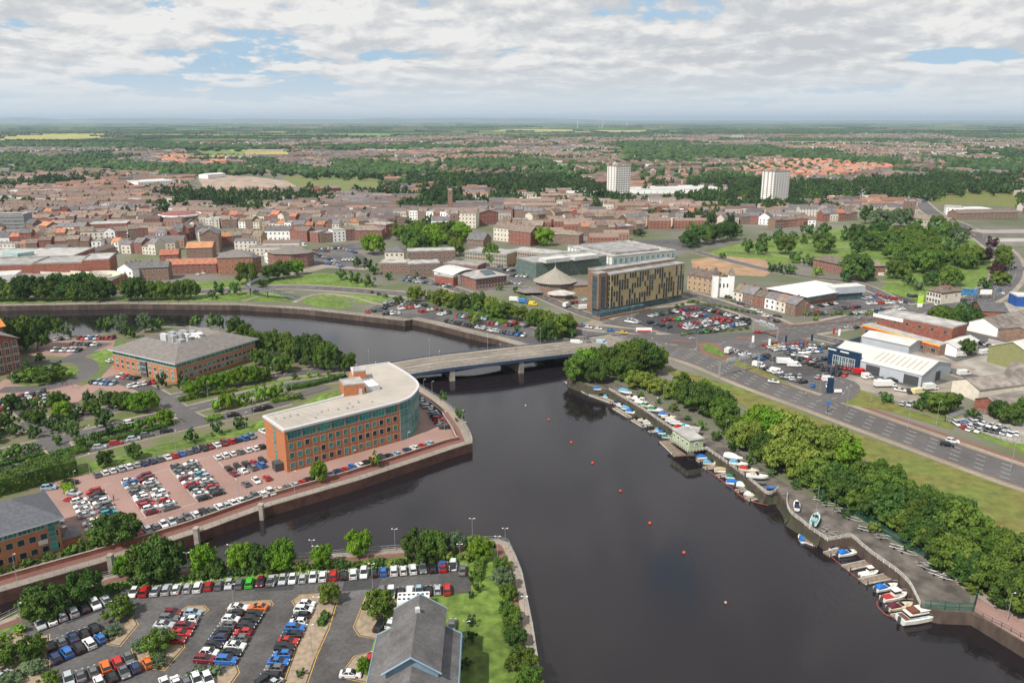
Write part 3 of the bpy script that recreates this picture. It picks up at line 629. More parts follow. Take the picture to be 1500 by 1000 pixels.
# --- business park
Z = 'business park verges'
TL((-20, 512), (60, 512), 5, 11, 13, 'dark mid', 'riverside by the orange roofed offices')
for a in [(68, 492, 9, 13, 'dark'), (85, 492, 8, 11, 'dark'), (100, 494, 7, 9, 'grey'), (147, 482, 6, 7, 'dark'), (160, 486, 8, 10, 'mid'), (178, 488, 11, 11, 'grey'), (192, 495, 8, 8, 'mid'), (213, 487, 9, 12, 'grey'), (232, 484, 8, 8, 'mid'), (288, 476, 8, 6, 'mid'), (312, 480, 8, 9, 'mid'), (322, 482, 6, 10, 'dark'), (345, 490, 11, 10, 'dark'), (358, 496, 10, 9, 'mid')]: T(*a, zone='bank behind the plant roofed offices')
Z = 'wooded bank beside the bridge approach'
for a in [(375, 510, 9, 9, 'mid'), (388, 520, 9, 12, 'dark'), (402, 520, 9, 13, 'mid'), (420, 522, 10, 12, 'mid'), (435, 530, 10, 12, 'mid'), (447, 535, 12, 15, 'dark'), (462, 537, 13, 15, 'dark'), (475, 540, 11, 13, 'mid'), (485, 542, 11, 12, 'dark'), (415, 545, 9, 8, 'mid'), (400, 542, 8, 8, 'dark'), (380, 535, 8, 8, 'mid'), (395, 555, 4, 3, 'mid'), (512, 541, 7, 8, 'mid'), (503, 544, 5, 5, 'mid')]: T(*a, zone=Z)
Z = 'business park roundabout island'
for a in [(30, 558, 14, 8, 'dark'), (50, 559, 19, 10, 'mid'), (70, 560, 20, 11, 'mid'), (88, 555, 17, 9, 'mid'), (40, 545, 8, 7, 'dark'), (85, 543, 8, 7, 'dark'), (62, 548, 8, 7, 'dark'), (60, 530, 7, 7, 'mid')]: T(*a, zone=Z)
TL((15, 600), (100, 595), 7, 8, 7, 'mid dark', 'shrub bed before the roundabout')
TL((130, 590), (180, 600), 4, 10, 9, 'dark mid', 'shrub bed before the roundabout')
Z = 'row before the plant roofed offices'
for a in [(180, 600, 8, 8, 'mid'), (198, 603, 8, 8, 'lime'), (215, 602, 10, 9, 'lime'), (238, 568, 6, 8, 'dark'), (270, 570, 7, 7, 'dark'), (283, 582, 8, 8, 'lime'), (300, 574, 8, 8, 'lime'), (318, 571, 9, 8, 'lime'), (335, 568, 8, 8, 'lime'), (352, 564, 9, 9, 'lime'), (368, 562, 9, 9, 'lime'), (385, 558, 8, 7, 'mid'), (135, 607, 7, 7, 'mid'), (92, 612, 8, 7, 'lime')]: T(*a, zone=Z)
Z = 'hedged strips between parallel roads'
for a in [(318, 602, 8, 8, 'lime'), (332, 598, 9, 9, 'lime'), (348, 595, 8, 8, 'lime'), (362, 592, 8, 8, 'lime'), (378, 588, 9, 9, 'lime'), (394, 584, 9, 9, 'lime'), (408, 580, 9, 9, 'lime'), (205, 630, 9, 7, 'mid'), (222, 626, 8, 7, 'lime'), (243, 622, 9, 9, 'lime'), (150, 625, 8, 8, 'dark'), (107, 628, 7, 6, 'mid'), (110, 640, 6, 6, 'mid'), (162, 638, 6, 6, 'dark'), (182, 633, 6, 6, 'mid'), (120, 655, 6, 5, 'mid'), (142, 648, 6, 6, 'mid'), (85, 652, 6, 6, 'mid'), (28, 668, 8, 7, 'mid'), (8, 672, 7, 6, 'mid'), (55, 660, 6, 4, 'grey'), (432, 556, 5, 5, 'mid'), (453, 553, 4, 5, 'lime'), (467, 552, 4, 4, 'lime'), (482, 551, 4, 4, 'lime'), (440, 585, 4, 4, 'mid')]: T(*a, zone=Z)
TA([(-20, 612), (40, 608), (60, 625), (50, 650), (30, 655), (-20, 660)], 11, 9, 8, 'dark mid dark', 'planting at the business park edge')
TA([(-20, 672), (0, 665), (35, 655), (55, 660), (40, 675), (0, 690)], 5, 5, 4, 'mid dark grey', 'planting at the business park edge')
TA([(60, 610), (140, 605), (170, 612), (140, 630), (70, 640)], 9, 7, 6, 'mid dark', 'planting at the business park edge')
Z = 'grass bank above brick car park'
for a in [(155, 682), (197, 672), (280, 648), (318, 636), (352, 628)]: T(*a, 5.6, 5.4, 'dark', 'round', Z)
# --- promenade trees
for a in [(468, 705, 6, 7, 'lime'), (552, 684, 4.5, 5.5, 'mid'), (650, 587, 4, 4.5, 'mid'), (673, 615, 4.6, 5, 'mid')]: T(*a, zone='promenade round the curved office')
# --- by the canal / C block
Z = 'canal bank above lower car park'
for a in [(230, 848, 11, 11, 'dark'), (215, 850, 9, 10, 'mid'), (250, 845, 9, 9, 'dark'), (298, 838, 7, 7.5, 'lime'), (318, 842, 5, 4, 'dark'), (352, 836, 7, 7.5, 'lime'), (380, 834, 6, 7, 'dark'), (414, 832, 7.5, 7.5, 'lime'), (400, 836, 5, 4, 'mid'), (472, 830, 6, 6, 'lime'), (526, 812, 7, 6.5, 'lime'), (610, 820, 7, 8.5, 'dark'), (632, 818, 8, 8, 'mid'), (622, 824, 6, 5, 'dark'), (665, 806, 5.5, 5.5, 'grey'), (704, 818, 6.5, 6, 'lime'), (690, 805, 4, 4, 'lime'), (182, 842, 5, 5, 'lime'), (125, 880, 8, 8, 'dark'), (70, 902, 10, 8, 'dark'), (55, 908, 6, 6, 'mid'), (160, 792, 13, 8, 'dark'), (180, 794, 10, 8, 'dark'), (145, 800, 9, 6, 'mid'), (108, 812, 5, 3, 'mid')]: T(*a, zone=Z)
TL((195, 856), (370, 840), 16, 3.4, 2.2, 'mid dark', 'hedge bank behind top row of cars', .3, 'bush')
TL((375, 838), (590, 828), 22, 3.4, 2.3, 'dark mid willow', 'hedge bank behind top row of cars', .3, 'bush')
TL((590, 824), (700, 820), 9, 3.4, 2.3, 'willow mid', 'hedge bank behind top row of cars', .3, 'bush')
TL((60, 905), (185, 860), 12, 3.6, 2.3, 'mid lime', 'clipped hedge bank beside the canal', .3, 'bush')
TL((0, 838), (140, 800), 14, 3, 1.6, 'willow mid', 'bed beside the slate roofed office', .3, 'bush')
Z = 'car park islands'
for a in [(178, 905, 8.5, 6, 'mid'), (165, 930, 5, 2.5, 'grey'), (232, 955, 8, 5.5, 'mid'), (205, 952, 5, 2.5, 'grey'), (236, 972, 5, 2.5, 'grey'), (50, 965, 6, 5.5, 'mid'), (55, 985, 5, 2.5, 'grey'), (8, 975, 6, 5, 'mid'), (15, 1000, 6, 2.5, 'grey'), (290, 990, 4.5, 2.2, 'grey'), (315, 988, 4, 2.2, 'grey'), (75, 1000, 5, 3, 'mid'), (482, 882, 5.5, 5, 'willow'), (473, 912, 2.5, 1.6, 'dark'), (477, 903, 2.5, 1.6, 'dark'), (555, 900, 7, 6, 'mid'), (533, 985, 3, 3.6, 'lime'), (440, 990, 2.4, 1.8, 'dark'), (30, 926, 4, 2, 'lime'), (5, 940, 4, 2, 'lime')]: T(*a, zone=Z)
Z = 'long lawn beside the river'
for a in [(693, 850, 3, 3, 'mid'), (699, 866, 3, 3, 'mid'), (700, 838, 2.5, 2.5, 'mid'), (690, 875, 2, 1.8, 'dark'), (690, 915, 3, 2.5, 'dark'), (691, 938, 3, 2.5, 'dark'), (684, 976, 3.6, 2, 'dark'), (738, 860, 5.5, 5, 'grey'), (745, 878, 4.5, 4, 'mid'), (748, 915, 5.5, 5, 'mid'), (740, 895, 3.5, 3, 'mid'), (756, 945, 5, 4.5, 'dark'), (765, 985, 7, 5.5, 'mid'), (735, 835, 4.5, 3.5, 'mid'), (745, 930, 4, 3.5, 'mid'), (775, 1010, 6, 5, 'mid')]: T(*a, zone=Z)
# --- far bank of the river
Z = 'lawn along the far riverbank'
TL((2, 440), (160, 440), 10, 13, 12, 'dark dark mid willow', Z)
TL((-30, 432), (150, 428), 9, 13, 11, 'dark mid', Z)
TL((188, 440), (275, 438), 7, 13, 12, 'dark mid mid', Z)
for a in [(322, 432, 9, 9, 'dark'), (345, 432, 10, 9, 'mid'), (362, 415, 16, 15, 'mid'), (312, 438, 7, 6, 'mid'), (395, 410, 12, 11, 'mid'), (415, 408, 15, 13, 'mid'), (435, 402, 12, 11, 'lime'), (385, 420, 6, 5, 'mid'), (500, 410, 9, 8, 'mid'), (520, 415, 10, 9, 'mid'), (540, 420, 10, 9, 'mid')]: T(*a, zone=Z)
Z = 'strip above the far riverside car park'
TL(None, None, 9, 9, 8, 'willow mid mid', Z, pts=[(585, 445), (620, 440), (660, 450), (700, 458), (730, 468)])
TL(None, None, 12, 10, 9, 'mid willow', Z, pts=[(690, 450), (720, 458), (760, 470), (800, 480), (830, 488)])
for a in [(800, 500, 12, 10, 'dark'), (822, 492, 14, 11, 'mid'), (812, 482, 12, 9, 'mid'), (835, 494, 8, 5, 'dark'), (640, 448, 8, 8, 'willow'), (695, 476, 9, 8, 'willow'), (757, 488, 5, 5, 'mid')]: T(*a, zone=Z)
TL((545, 430), (700, 470), 14, 4, 2, 'mid dark', Z, .3, 'bush')
# --- civic area
Z = 'old trees beside the parish church'
TA([(545, 372), (580, 352), (620, 345), (690, 345), (690, 360), (640, 368), (590, 378)], 17, 17, 15, 'mid dark mid lime', Z)
T(668, 375, 14, 15, 'willow', zone=Z); T(672, 350, 15, 13, 'dark', zone=Z)
for a in [(797, 360, 17, 17, 'lime'), (720, 388, 14, 17, 'mid'), (540, 395, 9, 9, 'dark'), (548, 402, 9, 8, 'mid'), (524, 392, 8, 9, 'dark'), (585, 400, 9, 8, 'mid'), (570, 410, 7, 6, 'mid'), (608, 405, 6, 6, 'mid')]: T(*a, zone='civic centre')
# --- park
Z = 'park'
for a in [(1290, 335, 24, 21, 'grey'), (1320, 333, 24, 21, 'grey'), (1267, 328, 14, 22, 'dark'), (1183, 343, 16, 12, 'dark'), (1207, 345, 18, 13, 'mid'), (1205, 370, 22, 17, 'dark'), (1205, 358, 14, 12, 'mid'), (1177, 357, 12, 10, 'mid'), (1150, 372, 18, 17, 'mid'), (1140, 355, 16, 13, 'dark'), (1118, 362, 14, 13, 'mid'), (1095, 370, 13, 13, 'mid'), (1115, 372, 14, 11, 'mid'), (1162, 350, 12, 8, 'grey'), (1065, 352, 20, 18, 'dark'), (1045, 355, 20, 18, 'dark'), (1025, 358, 19, 18, 'dark'), (1010, 362, 18, 15, 'dark'), (1080, 345, 16, 11, 'mid'), (1015, 345, 15, 14, 'mid'), (1033, 345, 16, 15, 'dark')]: T(*a, zone=Z)
TA([(1225, 348), (1290, 338), (1300, 365), (1240, 378), (1225, 365)], 15, 15, 13, 'dark mid mid', Z)
TA([(1300, 360), (1340, 350), (1420, 380), (1440, 400), (1400, 405), (1320, 400), (1298, 385)], 28, 17, 14, 'mid dark mid mid', Z)
TA([(1320, 335), (1400, 335), (1410, 358), (1340, 362)], 12, 15, 13, 'mid mid grey', Z)
for a in [(1305, 348, 13, 12, 'purple'), (1370, 340, 13, 12, 'purple'), (1415, 348, 12, 10, 'purple'), (1440, 385, 16, 13, 'purple'), (1453, 362, 13, 10, 'purple'), (1460, 408, 14, 11, 'purple'), (1313, 408, 17, 14, 'mid'), (1255, 410, 22, 20, 'dark'), (1240, 412, 12, 9, 'dark'), (1272, 410, 12, 9, 'mid'), (1330, 418, 10, 9, 'mid'), (1363, 418, 12, 10, 'dark'), (1392, 418, 17, 13, 'mid'), (1345, 425, 9, 7, 'grey'), (1443, 425, 12, 9, 'dark'), (1465, 418, 12, 10, 'mid'), (1468, 395, 15, 12, 'mid'), (1468, 380, 14, 12, 'mid'), (1165, 385, 13, 10, 'mid'), (1185, 390, 11, 9, 'dark'), (1130, 398, 9, 7, 'dark'), (1142, 400, 8, 8, 'dark'), (1153, 402, 8, 8, 'dark'), (1160, 402, 8, 7, 'mid'), (1197, 403, 9, 7, 'lime')]: T(*a, zone=Z)
T(1058, 378, 8, 5, 'mid', zone=Z)
TL((1165, 445), (1195, 470), 3, 4, 2.5, 'lime willow', 'beds before the white roofed supermarket', .2, 'bush'); TL((1180, 462), (1330, 460), 13, 5, 2.4, 'willow mid lime', 'beds before the white roofed supermarket', .3, 'bush')
TL((960, 462), (1010, 444), 6, 4, 2, 'mid dark', 'banks round the hotel car park', .2, 'bush'); TL((1015, 443), (1105, 460), 12, 4, 1.8, 'willow mid', 'banks round the hotel car park', .2, 'bush'); TL((1000, 491), (1095, 482), 9, 4, 1.5, 'willow mid', 'banks round the hotel car park', .2, 'bush')
for a in [(733, 425, 6, 4, 'mid'), (755, 428, 5, 4, 'mid'), (765, 438, 6, 3, 'lime'), (800, 425, 6, 6, 'mid')]: T(*a, zone='forecourt of the tent roofed hall')
# --- hedges in business park (long clipped hedges are things of their own)
def hedge(px, w, h, kind, label):
    """lumpy clipped hedge: leafy quads over a solid core"""
    pth = PL(px); rs = resample(pth, .55); core = MB(); 
    wallstrip(core, smooth_path(pth, 4), -w/2*.85, w/2*.85, 0, h*.9)
    for x, y, a in rs:
        for _ in range(int(7*w/2+4)):
            o = random.uniform(-w/2, w/2); zz = h*random.uniform(.86, 1.08) if random.random() < .65 else random.uniform(.1, h)
            if zz < h*.85: o = random.choice((-1, 1))*w/2*random.uniform(.85, 1.1)
            q = Vector((x-sin(a)*o+random.uniform(-.3, .3), y+cos(a)*o+random.uniform(-.3, .3), zz))
            u = Vector([random.gauss(0, 1) for _ in range(3)]).normalized()*.3; v2 = u.cross(Vector([random.gauss(0, 1) for _ in range(3)])).normalized()*.25
            core.face([q-u, q-v2, q+u, q+v2])
    tag(core.build('clipped_hedge', LEAF[kind]), label, 'hedge')
hedge([(-10, 722), (30, 712), (70, 700), (112, 690)], 9, 5.5, 'dark', 'tall thick dark hedge left of the brick paved car park')
hedge([(75, 668), (125, 655), (185, 640), (230, 628), (255, 620)], 3, 1.2, 'dark', 'long dark hedge down the middle of the near parallel road')
hedge([(110, 648), (170, 632), (220, 618), (235, 612)], 3, 1.2, 'dark', 'clipped dark hedge between two tree rows left of the crossing lane')
hedge([(95, 668), (128, 660)], 3, 1.3, 'mid', 'short mid green hedge beside the left crossing lane')
hedge([(-10, 686), (30, 675), (65, 666)], 3, 1.3, 'dark', 'dark clipped hedge at the left edge above the near road')
hedge([(40, 680), (72, 672)], 3, 1.3, 'mid', 'small green hedge beside the silver car at the left edge')
hedge([(262, 588), (310, 578), (345, 572)], 3, 1.3, 'mid', 'clipped hedge behind the first lime trees of the hotel side strip')
hedge([(302, 617), (325, 612)], 3.4, 1.4, 'mid', 'short square hedge at the corner of the crossing lane')
hedge([(420, 571), (455, 565), (505, 552)], 3.5, 1.6, 'dark', 'dark hedge between the bridge approach carriageways')
hedge([(398, 590), (438, 582)], 3, 1.4, 'mid', 'low hedge beside the parked black car near the office lawn')
hedge([(96, 710), (103, 722)], 3, 1.2, 'lime', 'yellow green hedge at the head of the first car block')
hedge([(38, 990), (52, 965)], 3.2, 1.4, 'grey', 'pale clipped hedge beside the lower left row of cars')
hedge([(470, 918), (478, 902)], 1.6, 1.3, 'dark', 'narrow dark hedge on the gravel verge of the lower car park')
hedge([(699, 852), (704, 822)], 2, 1.8, 'mid', 'upright green hedge at the top of the riverside lawn')
hedge([(630, 442), (700, 460), (740, 474)], 4, 1.5, 'mid', 'clipped hedge above the far riverside car park')
# split: the 300 that show largest stand alone, the rest make one woodland
def tsize(t):
    px, py = proj(t[0], t[1]); s = t[2]*2*t[3]/depth_of(t[0], t[1])**2
    return -s if -20 < px < 1520 and py < 1040 else 0
TREES.sort(key=tsize)
IND, REST = TREES[:300], TREES[300:]
KN = {'mid': 'mid green', 'dark': 'dark green', 'lime': 'bright lime green', 'willow': 'olive green', 'purple': 'copper purple', 'grey': 'pale grey green'}
zones = {}
for t in IND: zones.setdefault((t[6], t[5] == 'bush'), []).append(t)
for (zn, bsh), ts in zones.items():
    ts.sort(key=lambda t: proj(t[0], t[1])[0])
    for i, (x, y, r, h, kind, shape, _) in enumerate(ts):
        nm = 'shrub' if bsh else 'broadleaf_tree'
        lab = '%s %s, %s from left in the %s' % (KN[kind], 'bush' if bsh else 'tree', ordn(i), zn)
        e = empty(nm, lab, 'bush' if bsh else 'tree', (x, y, 0), random.uniform(0, 6.28), ('bushes in the ' if bsh else 'trees in the ')+zn)
        if not bsh and h > r*2.6: shape = 'tall'
        v = random.randrange(len(SHAPES[shape])); th = 0 if bsh else h*.13
        link('trunk', TRUNK, e, (0, 0, 0), 0, (h*.045, h*.045, max(.4, h*.35)))
        link('crown', crown_mesh(shape, kind, v), e, (0, 0, th), 0, (r*1.02, r*1.02*random.uniform(.88, 1.12), h-th))
# ---- merged far vegetation
lo = {k: [crown_arrays(k, 5+i, 7, 110, .16) for i in range(2)] for k in ('round', 'bush')}
tiny = []
for i in range(3):
    b = bmesh.new(); bmesh.ops.create_icosphere(b, subdivisions=1, radius=1); rr = np.random.RandomState(i)
    v = np.array([q.co[:] for q in b.verts])*(1+rr.uniform(-.25, .25, (len(b.verts), 1))); f = np.array([[q.index for q in a.verts] for a in b.faces]); b.free(); v[:, 2] = v[:, 2]*.5+.45; tiny.append((v, f))
far_leaf = attr_mat('foliage_far', scale=.12, var=.35)
def merge(name, items, m):
    """items: (verts Nx3, faces list/array, colour)"""
    V = []; loops = []; starts = []; tot = []; C = []; n = 0; ls = 0
    for v, f, c in items:
        V.append(v)
        for q in f:
            loops.append(np.asarray(q)+n); starts.append(ls); tot.append(len(q)); ls += len(q)
        C.append(np.repeat(np.array([[c[0], c[1], c[2], 1]]), len(f), 0) if len(np.shape(c)) == 1 else np.asarray(c)); n += len(v)
    V = np.concatenate(V).astype('f'); me = bpy.data.meshes.new(name); me.vertices.add(len(V)); me.vertices.foreach_set('co', V.ravel())
    L = np.concatenate(loops).astype('i'); me.loops.add(len(L)); me.loops.foreach_set('vertex_index', L)
    me.polygons.add(len(starts)); me.polygons.foreach_set('loop_start', np.array(starts, 'i'))
    try: me.polygons.foreach_set('loop_total', np.array(tot, 'i'))
    except Exception: pass
    at = me.attributes.new('tint', 'FLOAT_COLOR', 'FACE'); at.data.foreach_set('color', np.concatenate(C).astype('f').ravel())
    me.materials.append(m); me.update(calc_edges=True); me.validate()
    o = bpy.data.objects.new(name, me); col.objects.link(o); return o
it = []
for x, y, r, h, kind, shape, zn in REST:
    v, f = random.choice(lo['bush' if shape == 'bush' else 'round']); c = np.array(LCOL[kind])*random.uniform(.8, 1.2)
    a = random.uniform(0, 6.28); R = np.array([[cos(a), -sin(a), 0], [sin(a), cos(a), 0], [0, 0, 1]])
    it.append(((v*np.array([r, r, h]))@R.T+np.array([x, y, 0]), f, c))
FARTREES = []
# ================================================================== cars
CAR_C = {'white': (.62, .63, .63), 'silver': (.36, .38, .40), 'grey': (.11, .115, .12), 'black': (.012, .013, .015), 'dark blue': (.015, .03, .085), 'blue': (.02, .12, .38), 'red': (.38, .015, .015), 'dark red': (.15, .01, .02), 'orange': (.55, .12, .01), 'green': (.04, .38, .03), 'pale blue': (.25, .36, .45), 'yellow': (.65, .45, .02), 'teal': (.02, .22, .28), 'beige': (.42, .38, .30)}
def paint(c): return mat('paint_'+c.replace(' ', '_'), CAR_C[c], rough=.28, var=.02, spec=.6)
car_glass = mat('car_glass', (.012, .015, .018), rough=.08, var=.1, spec=.7)
tyre = mat('tyre', (.015, .015, .015), rough=.9); hub = mat('alloy', (.35, .35, .36), rough=.35, metal=.6)
lamp_m = mat('headlight_lens', (.7, .7, .68), rough=.2); tail_m = mat('taillight_lens', (.35, .01, .01), rough=.3)
def car_profile(kind):
    if kind == 'hatch': return 4.0, 1.74, [(-2.0, .35), (-2.0, .75), (-1.92, .98), (-1.0, .98), (1.0, .93), (1.85, .75), (2.0, .55), (2.0, .3)], [(-1.88, .98), (-1.45, 1.46), (.15, 1.46), (1.05, .94)]
    if kind == 'saloon': return 4.6, 1.80, [(-2.3, .35), (-2.3, .8), (-2.15, 1.0), (-1.4, 1.02), (1.05, .93), (2.1, .78), (2.3, .55), (2.3, .3)], [(-1.75, 1.01), (-1.0, 1.44), (.15, 1.44), (1.2, .92)]
    if kind == 'estate': return 4.5, 1.85, [(-2.25, .4), (-2.25, .95), (-2.2, 1.1), (-1.2, 1.1), (1.05, 1.05), (2.1, .9), (2.25, .65), (2.25, .35)], [(-2.15, 1.1), (-1.85, 1.66), (.25, 1.66), (1.2, 1.05)]
def taper_loft(mb, prof, w, zin, inset=.0, mi=0):
    """extrude a side outline across the car, narrowing towards the top edge"""
    rings = []
    for s, k in ((-1, .93), (-1, 1), (1, 1), (1, .93)):
        pass
    outline = prof
    Y = [(-w/2, .0), (-w/2+.09, .05), (w/2-.09, .05), (w/2, .0)]
    r = []
    zt = max(p[1] for p in outline)
    for y, up in Y:
        ring = []
        for x, z in outline:
            f = 1.0 if up else .985
            ring.append((x*f, y if up else y*(1-0*inset), z if (up or z < zt*.6) else z-.06))
        r.append(ring)
    mb.loft(r, mi)
def body_mesh(kind, color):
    L, w, lo_, ca = car_profile(kind); mb = MB()
    low = [(-L/2+.05, .22)]+lo_+[(L/2-.08, .22)]
    taper_loft(mb, low[::-1], w, 0)
    # roof panel and pillars
    (x0, z0), (x1, z1), (x2, z2), (x3, z3) = ca; hw = w/2-.09; rw = w/2-.27
    mb.face([(x1+.06, -rw, z1+.015), (x2-.05, -rw, z2+.015), (x2-.05, rw, z2+.015), (x1+.06, rw, z1+.015)])
    for s in (-1, 1):
        for (xa, za, xb, zb, t) in ((x0, z0, x1, z1, .09), (x3, z3, x2, z2, .07), ((x0+x3)/2+.1, z0, (x1+x2)/2+.05, z1, .07)):
            q = [(xa-t, s*(hw+.012), za), (xa+t, s*(hw+.012), za), (xb+t, s*(rw+.012), zb+.005), (xb-t, s*(rw+.012), zb+.005)]
            mb.face(q if s < 0 else q[::-1])
        mb.box(x3-.35, x3-.18, *sorted((s*(w/2), s*(w/2+.14))), .95, 1.06)
    return mb.mesh('body', paint(color))
def glass_mesh(kind):
    L, w, lo_, ca = car_profile(kind); mb = MB(); hw = w/2-.09; rw = w/2-.27
    a = [(x, -hw, z) for x, z in (ca[0], ca[3])]+[(x, hw, z) for x, z in (ca[3], ca[0])]
    b = [(x, -rw, z) for x, z in (ca[1], ca[2])]+[(x, rw, z) for x, z in (ca[2], ca[1])]
    mb.loft([a, b]); return mb.mesh('windows', car_glass)
wm = MB(); wm.mi = 0; wm.tube([(0, -.1, 0), (0, .1, 0)], .32, 12); wm.mi = 1; wm.tube([(0, -.112, 0), (0, .112, 0)], .19, 8)
WHEEL = wm.mesh('wheel', [tyre, hub])
lm = MB(); lm.box(-.06, .05, -.19, .19, -.08, .08); HEAD = lm.mesh('headlight', lamp_m)
lm = MB(); lm.box(-.04, .04, -.16, .16, -.12, .12); TAIL = lm.mesh('taillight', tail_m)
BM = {}; GM = {k: glass_mesh(k) for k in ('hatch', 'saloon', 'estate')}
CARS = []   # x, y, heading, colour, kind, zone
def pickc(): return random.choices(list(CAR_C), [26, 17, 13, 15, 7, 5, 9, 2.5, 1, .5, 2.5, .5, 1, .8])[0]
def C(px, py, ang, c=None, zone='road', k=None, world=False):
    x, y = (px, py) if world else P(px, py)
    CARS.append((x, y, ang, c or pickc(), k or random.choice(['hatch', 'hatch', 'saloon', 'estate']), zone))
def ROW(p1, p2, n, zone, cols=None, off=90, skip=0.0, jit=.12):
    """cars side by side from p1 to p2 (pixels of their centres)"""
    a = P(*p1, .6); b = P(*p2, .6); h = atan2(b[1]-a[1], b[0]-a[0])+radians(off)
    cl = cols.split(',') if cols else None
    KEY = {'w': 'white', 's': 'silver', 'g': 'grey', 'k': 'black', 'n': 'dark blue', 'b': 'blue', 'r': 'red', 'm': 'dark red', 'o': 'orange', 'G': 'green', 'p': 'pale blue', 'y': 'yellow', 't': 'teal', 'e': 'beige'}
    for i in range(n):
        if skip and random.random() < skip: continue
        t = i/max(1, n-1)
        if cols and i < len(cols) and cols[i] == '_': continue
        c = KEY[cols[i]] if cols and i < len(cols) else None
        x = a[0]+(b[0]-a[0])*t+random.uniform(-jit, jit); y = a[1]+(b[1]-a[1])*t+random.uniform(-jit, jit)
        C(x, y, h+radians(random.uniform(-1.5, 1.5))+(pi if random.random() < .35 else 0), c, zone, world=True)
class _K(dict):
    pass
def ROWc(p1, p2, n, zone, cols='', off=90, **k):
    ROW(p1, p2, n, zone, cols.ljust(n, '?') if cols else None, off, **k)
KEY = {'w': 'white', 's': 'silver', 'g': 'grey', 'k': 'black', 'n': 'dark blue', 'b': 'blue', 'r': 'red', 'm': 'dark red', 'o': 'orange', 'G': 'green', 'p': 'pale blue', 'y': 'yellow', 't': 'teal', 'e': 'beige'}
# brick paved car park (zoom offset 0,600 scale 3.75)
def zb(x, y): return (x/3.75, 600+y/3.75)
ROW(zb(530, 355), zb(1380, 145), 22, 'brick car park grass bank row', 'gwwswsnngwrbgnkmwmrnbg')
ROW(zb(1385, 140), zb(1450, 118), 2, 'brick car park grass bank row', 'tw')
Zb = 'block of brick car park'
ROW(zb(435, 500), zb(475, 575), 4, 'left column of first '+Zb, 'wwws'); ROW(zb(500, 620), zb(510, 650), 2, 'left column of first '+Zb, 'ws')
ROW(zb(515, 447), zb(628, 612), 9, 'right column of first '+Zb, 'rkgwggtbr')
ROW(zb(705, 388), zb(838, 560), 11, 'left column of second '+Zb, 'wbeggwwmrwm')
ROW(zb(795, 362), zb(935, 535), 11, 'right column of second '+Zb, 'mmwsgwwwrwg')
ROW(zb(968, 310), zb(1120, 482), 11, 'left column of third '+Zb, 'gggwmwrkswk')
ROW(zb(1045, 292), zb(1200, 458), 11, 'right column of third '+Zb, 'wggwtswgrgk')
ROW(zb(1195, 260), zb(1443, 200), 7, 'row left of the curved office', 'wwwgwwk')
ROW(zb(1255, 320), zb(1440, 276), 5, 'upper double row left of office', 'kkkrk'); ROW(zb(1285, 348), zb(1435, 303), 4, 'lower double row left of office', 'mwgb')
ROW(zb(1352, 405), zb(1465, 373), 3, 'short row left of the curved office', 'gwr')
ROW(zb(760, 668), zb(1480, 450), 18, 'brick car park waterfront row', 'rwgwsggwkgwswwggww')
ROW(zb(405, 455), zb(392, 490), 2, 'brick car park hedge corner', 'sr', off=60)
C(*zb(270, 437), .25, 'pale blue', 'lane beside the tall dark hedge', 'estate'); C(*zb(390, 408), .25, 'black', 'lane beside the tall dark hedge', 'estate')
ROW(zb(305, 615), zb(322, 655), 2, 'yard behind slate riverside office', 'ww', off=80)
def zc(x, y): return (380+x/4.168, 500+y/4.168)
ROW(zc(20, 932), zc(310, 846), 7, 'waterfront row below curved office', 'wwegsrrk'); ROW(zc(305, 846), zc(312, 843), 1, 'waterfront row below curved office', 'k')
ROW(zc(433, 810), zc(658, 740), 6, 'waterfront row below curved office', 'wnrbwr'); ROW(zc(657, 740), zc(840, 685), 5, 'waterfront row below curved office', 'konkp')
ROW(zc(903, 663), zc(1042, 620), 4, 'waterfront row below curved office', 'nwrp')
ROW(zc(975, 345), zc(1030, 398), 5, 'row beside the green glass curve', 'gwwgw', off=70)
ROW(zc(1055, 425), zc(1130, 522), 7, 'row beside the green glass curve', 'wpnrmgk', off=75)
# lower car park
def ze(x, y): return (x/3.75, 780+y/3.75)
def zf(x, y): return (380+x/3.571, 760+y/3.571)
Z = 'top row of the lower car park'
ROW(ze(737, 325), ze(1485, 265), 14, Z, 'wrssws wrgsgGmg'.replace(' ', '')); ROW(zf(10, 325), zf(1010, 245), 20, Z, 'ksseswwrkwwkbwwwgkrk'.replace('e', 'w')); ROW(zf(960, 245), zf(1012, 243), 2, Z, 'bw'); C(*zf(1065, 278), 1.5, 'grey', Z, 'saloon')
ROW(ze(218, 503), ze(580, 370), 7, 'upper left row of the lower car park', 'swsskws'.replace(' ', ''))
ROW(ze(275, 620), ze(522, 527), 5, 'upper side of left double row', 'kgnkk'); ROW(ze(302, 685), ze(552, 580), 5, 'lower side of left double row', 'nbkwb')
ROW(ze(375, 808), ze(708, 690), 6, 'upper side of bottom double row', 'sggorg'); ROW(ze(545, 815), ze(810, 713), 5, 'lower side of bottom double row', 'wkgno')
ROW(ze(948, 438), ze(900, 505), 3, 'left column of the short middle block', 'mgs'); ROW(ze(1058, 440), ze(972, 588), 5, 'right column of the short middle block', 'pwmrr')
ROW(ze(1312, 408), ze(1125, 692), 9, 'left column of the long middle block', 'wkwgknkwm'); ROW(ze(1418, 410), ze(1245, 698), 9, 'right column of the long middle block', 'okkkrgwkb')
ROW(zf(250, 442), zf(58, 822), 12, 'long column beside the gravel verge', 'wwkwbkrkbbgk')
ROW(zf(638, 385), zf(980, 366), 8, 'eight car row above gabled building', 'gwkwpksr')
ROW(ze(905, 828), ze(1140, 805), 5, 'bottom edge of lower car park', 'wwgww', off=115)
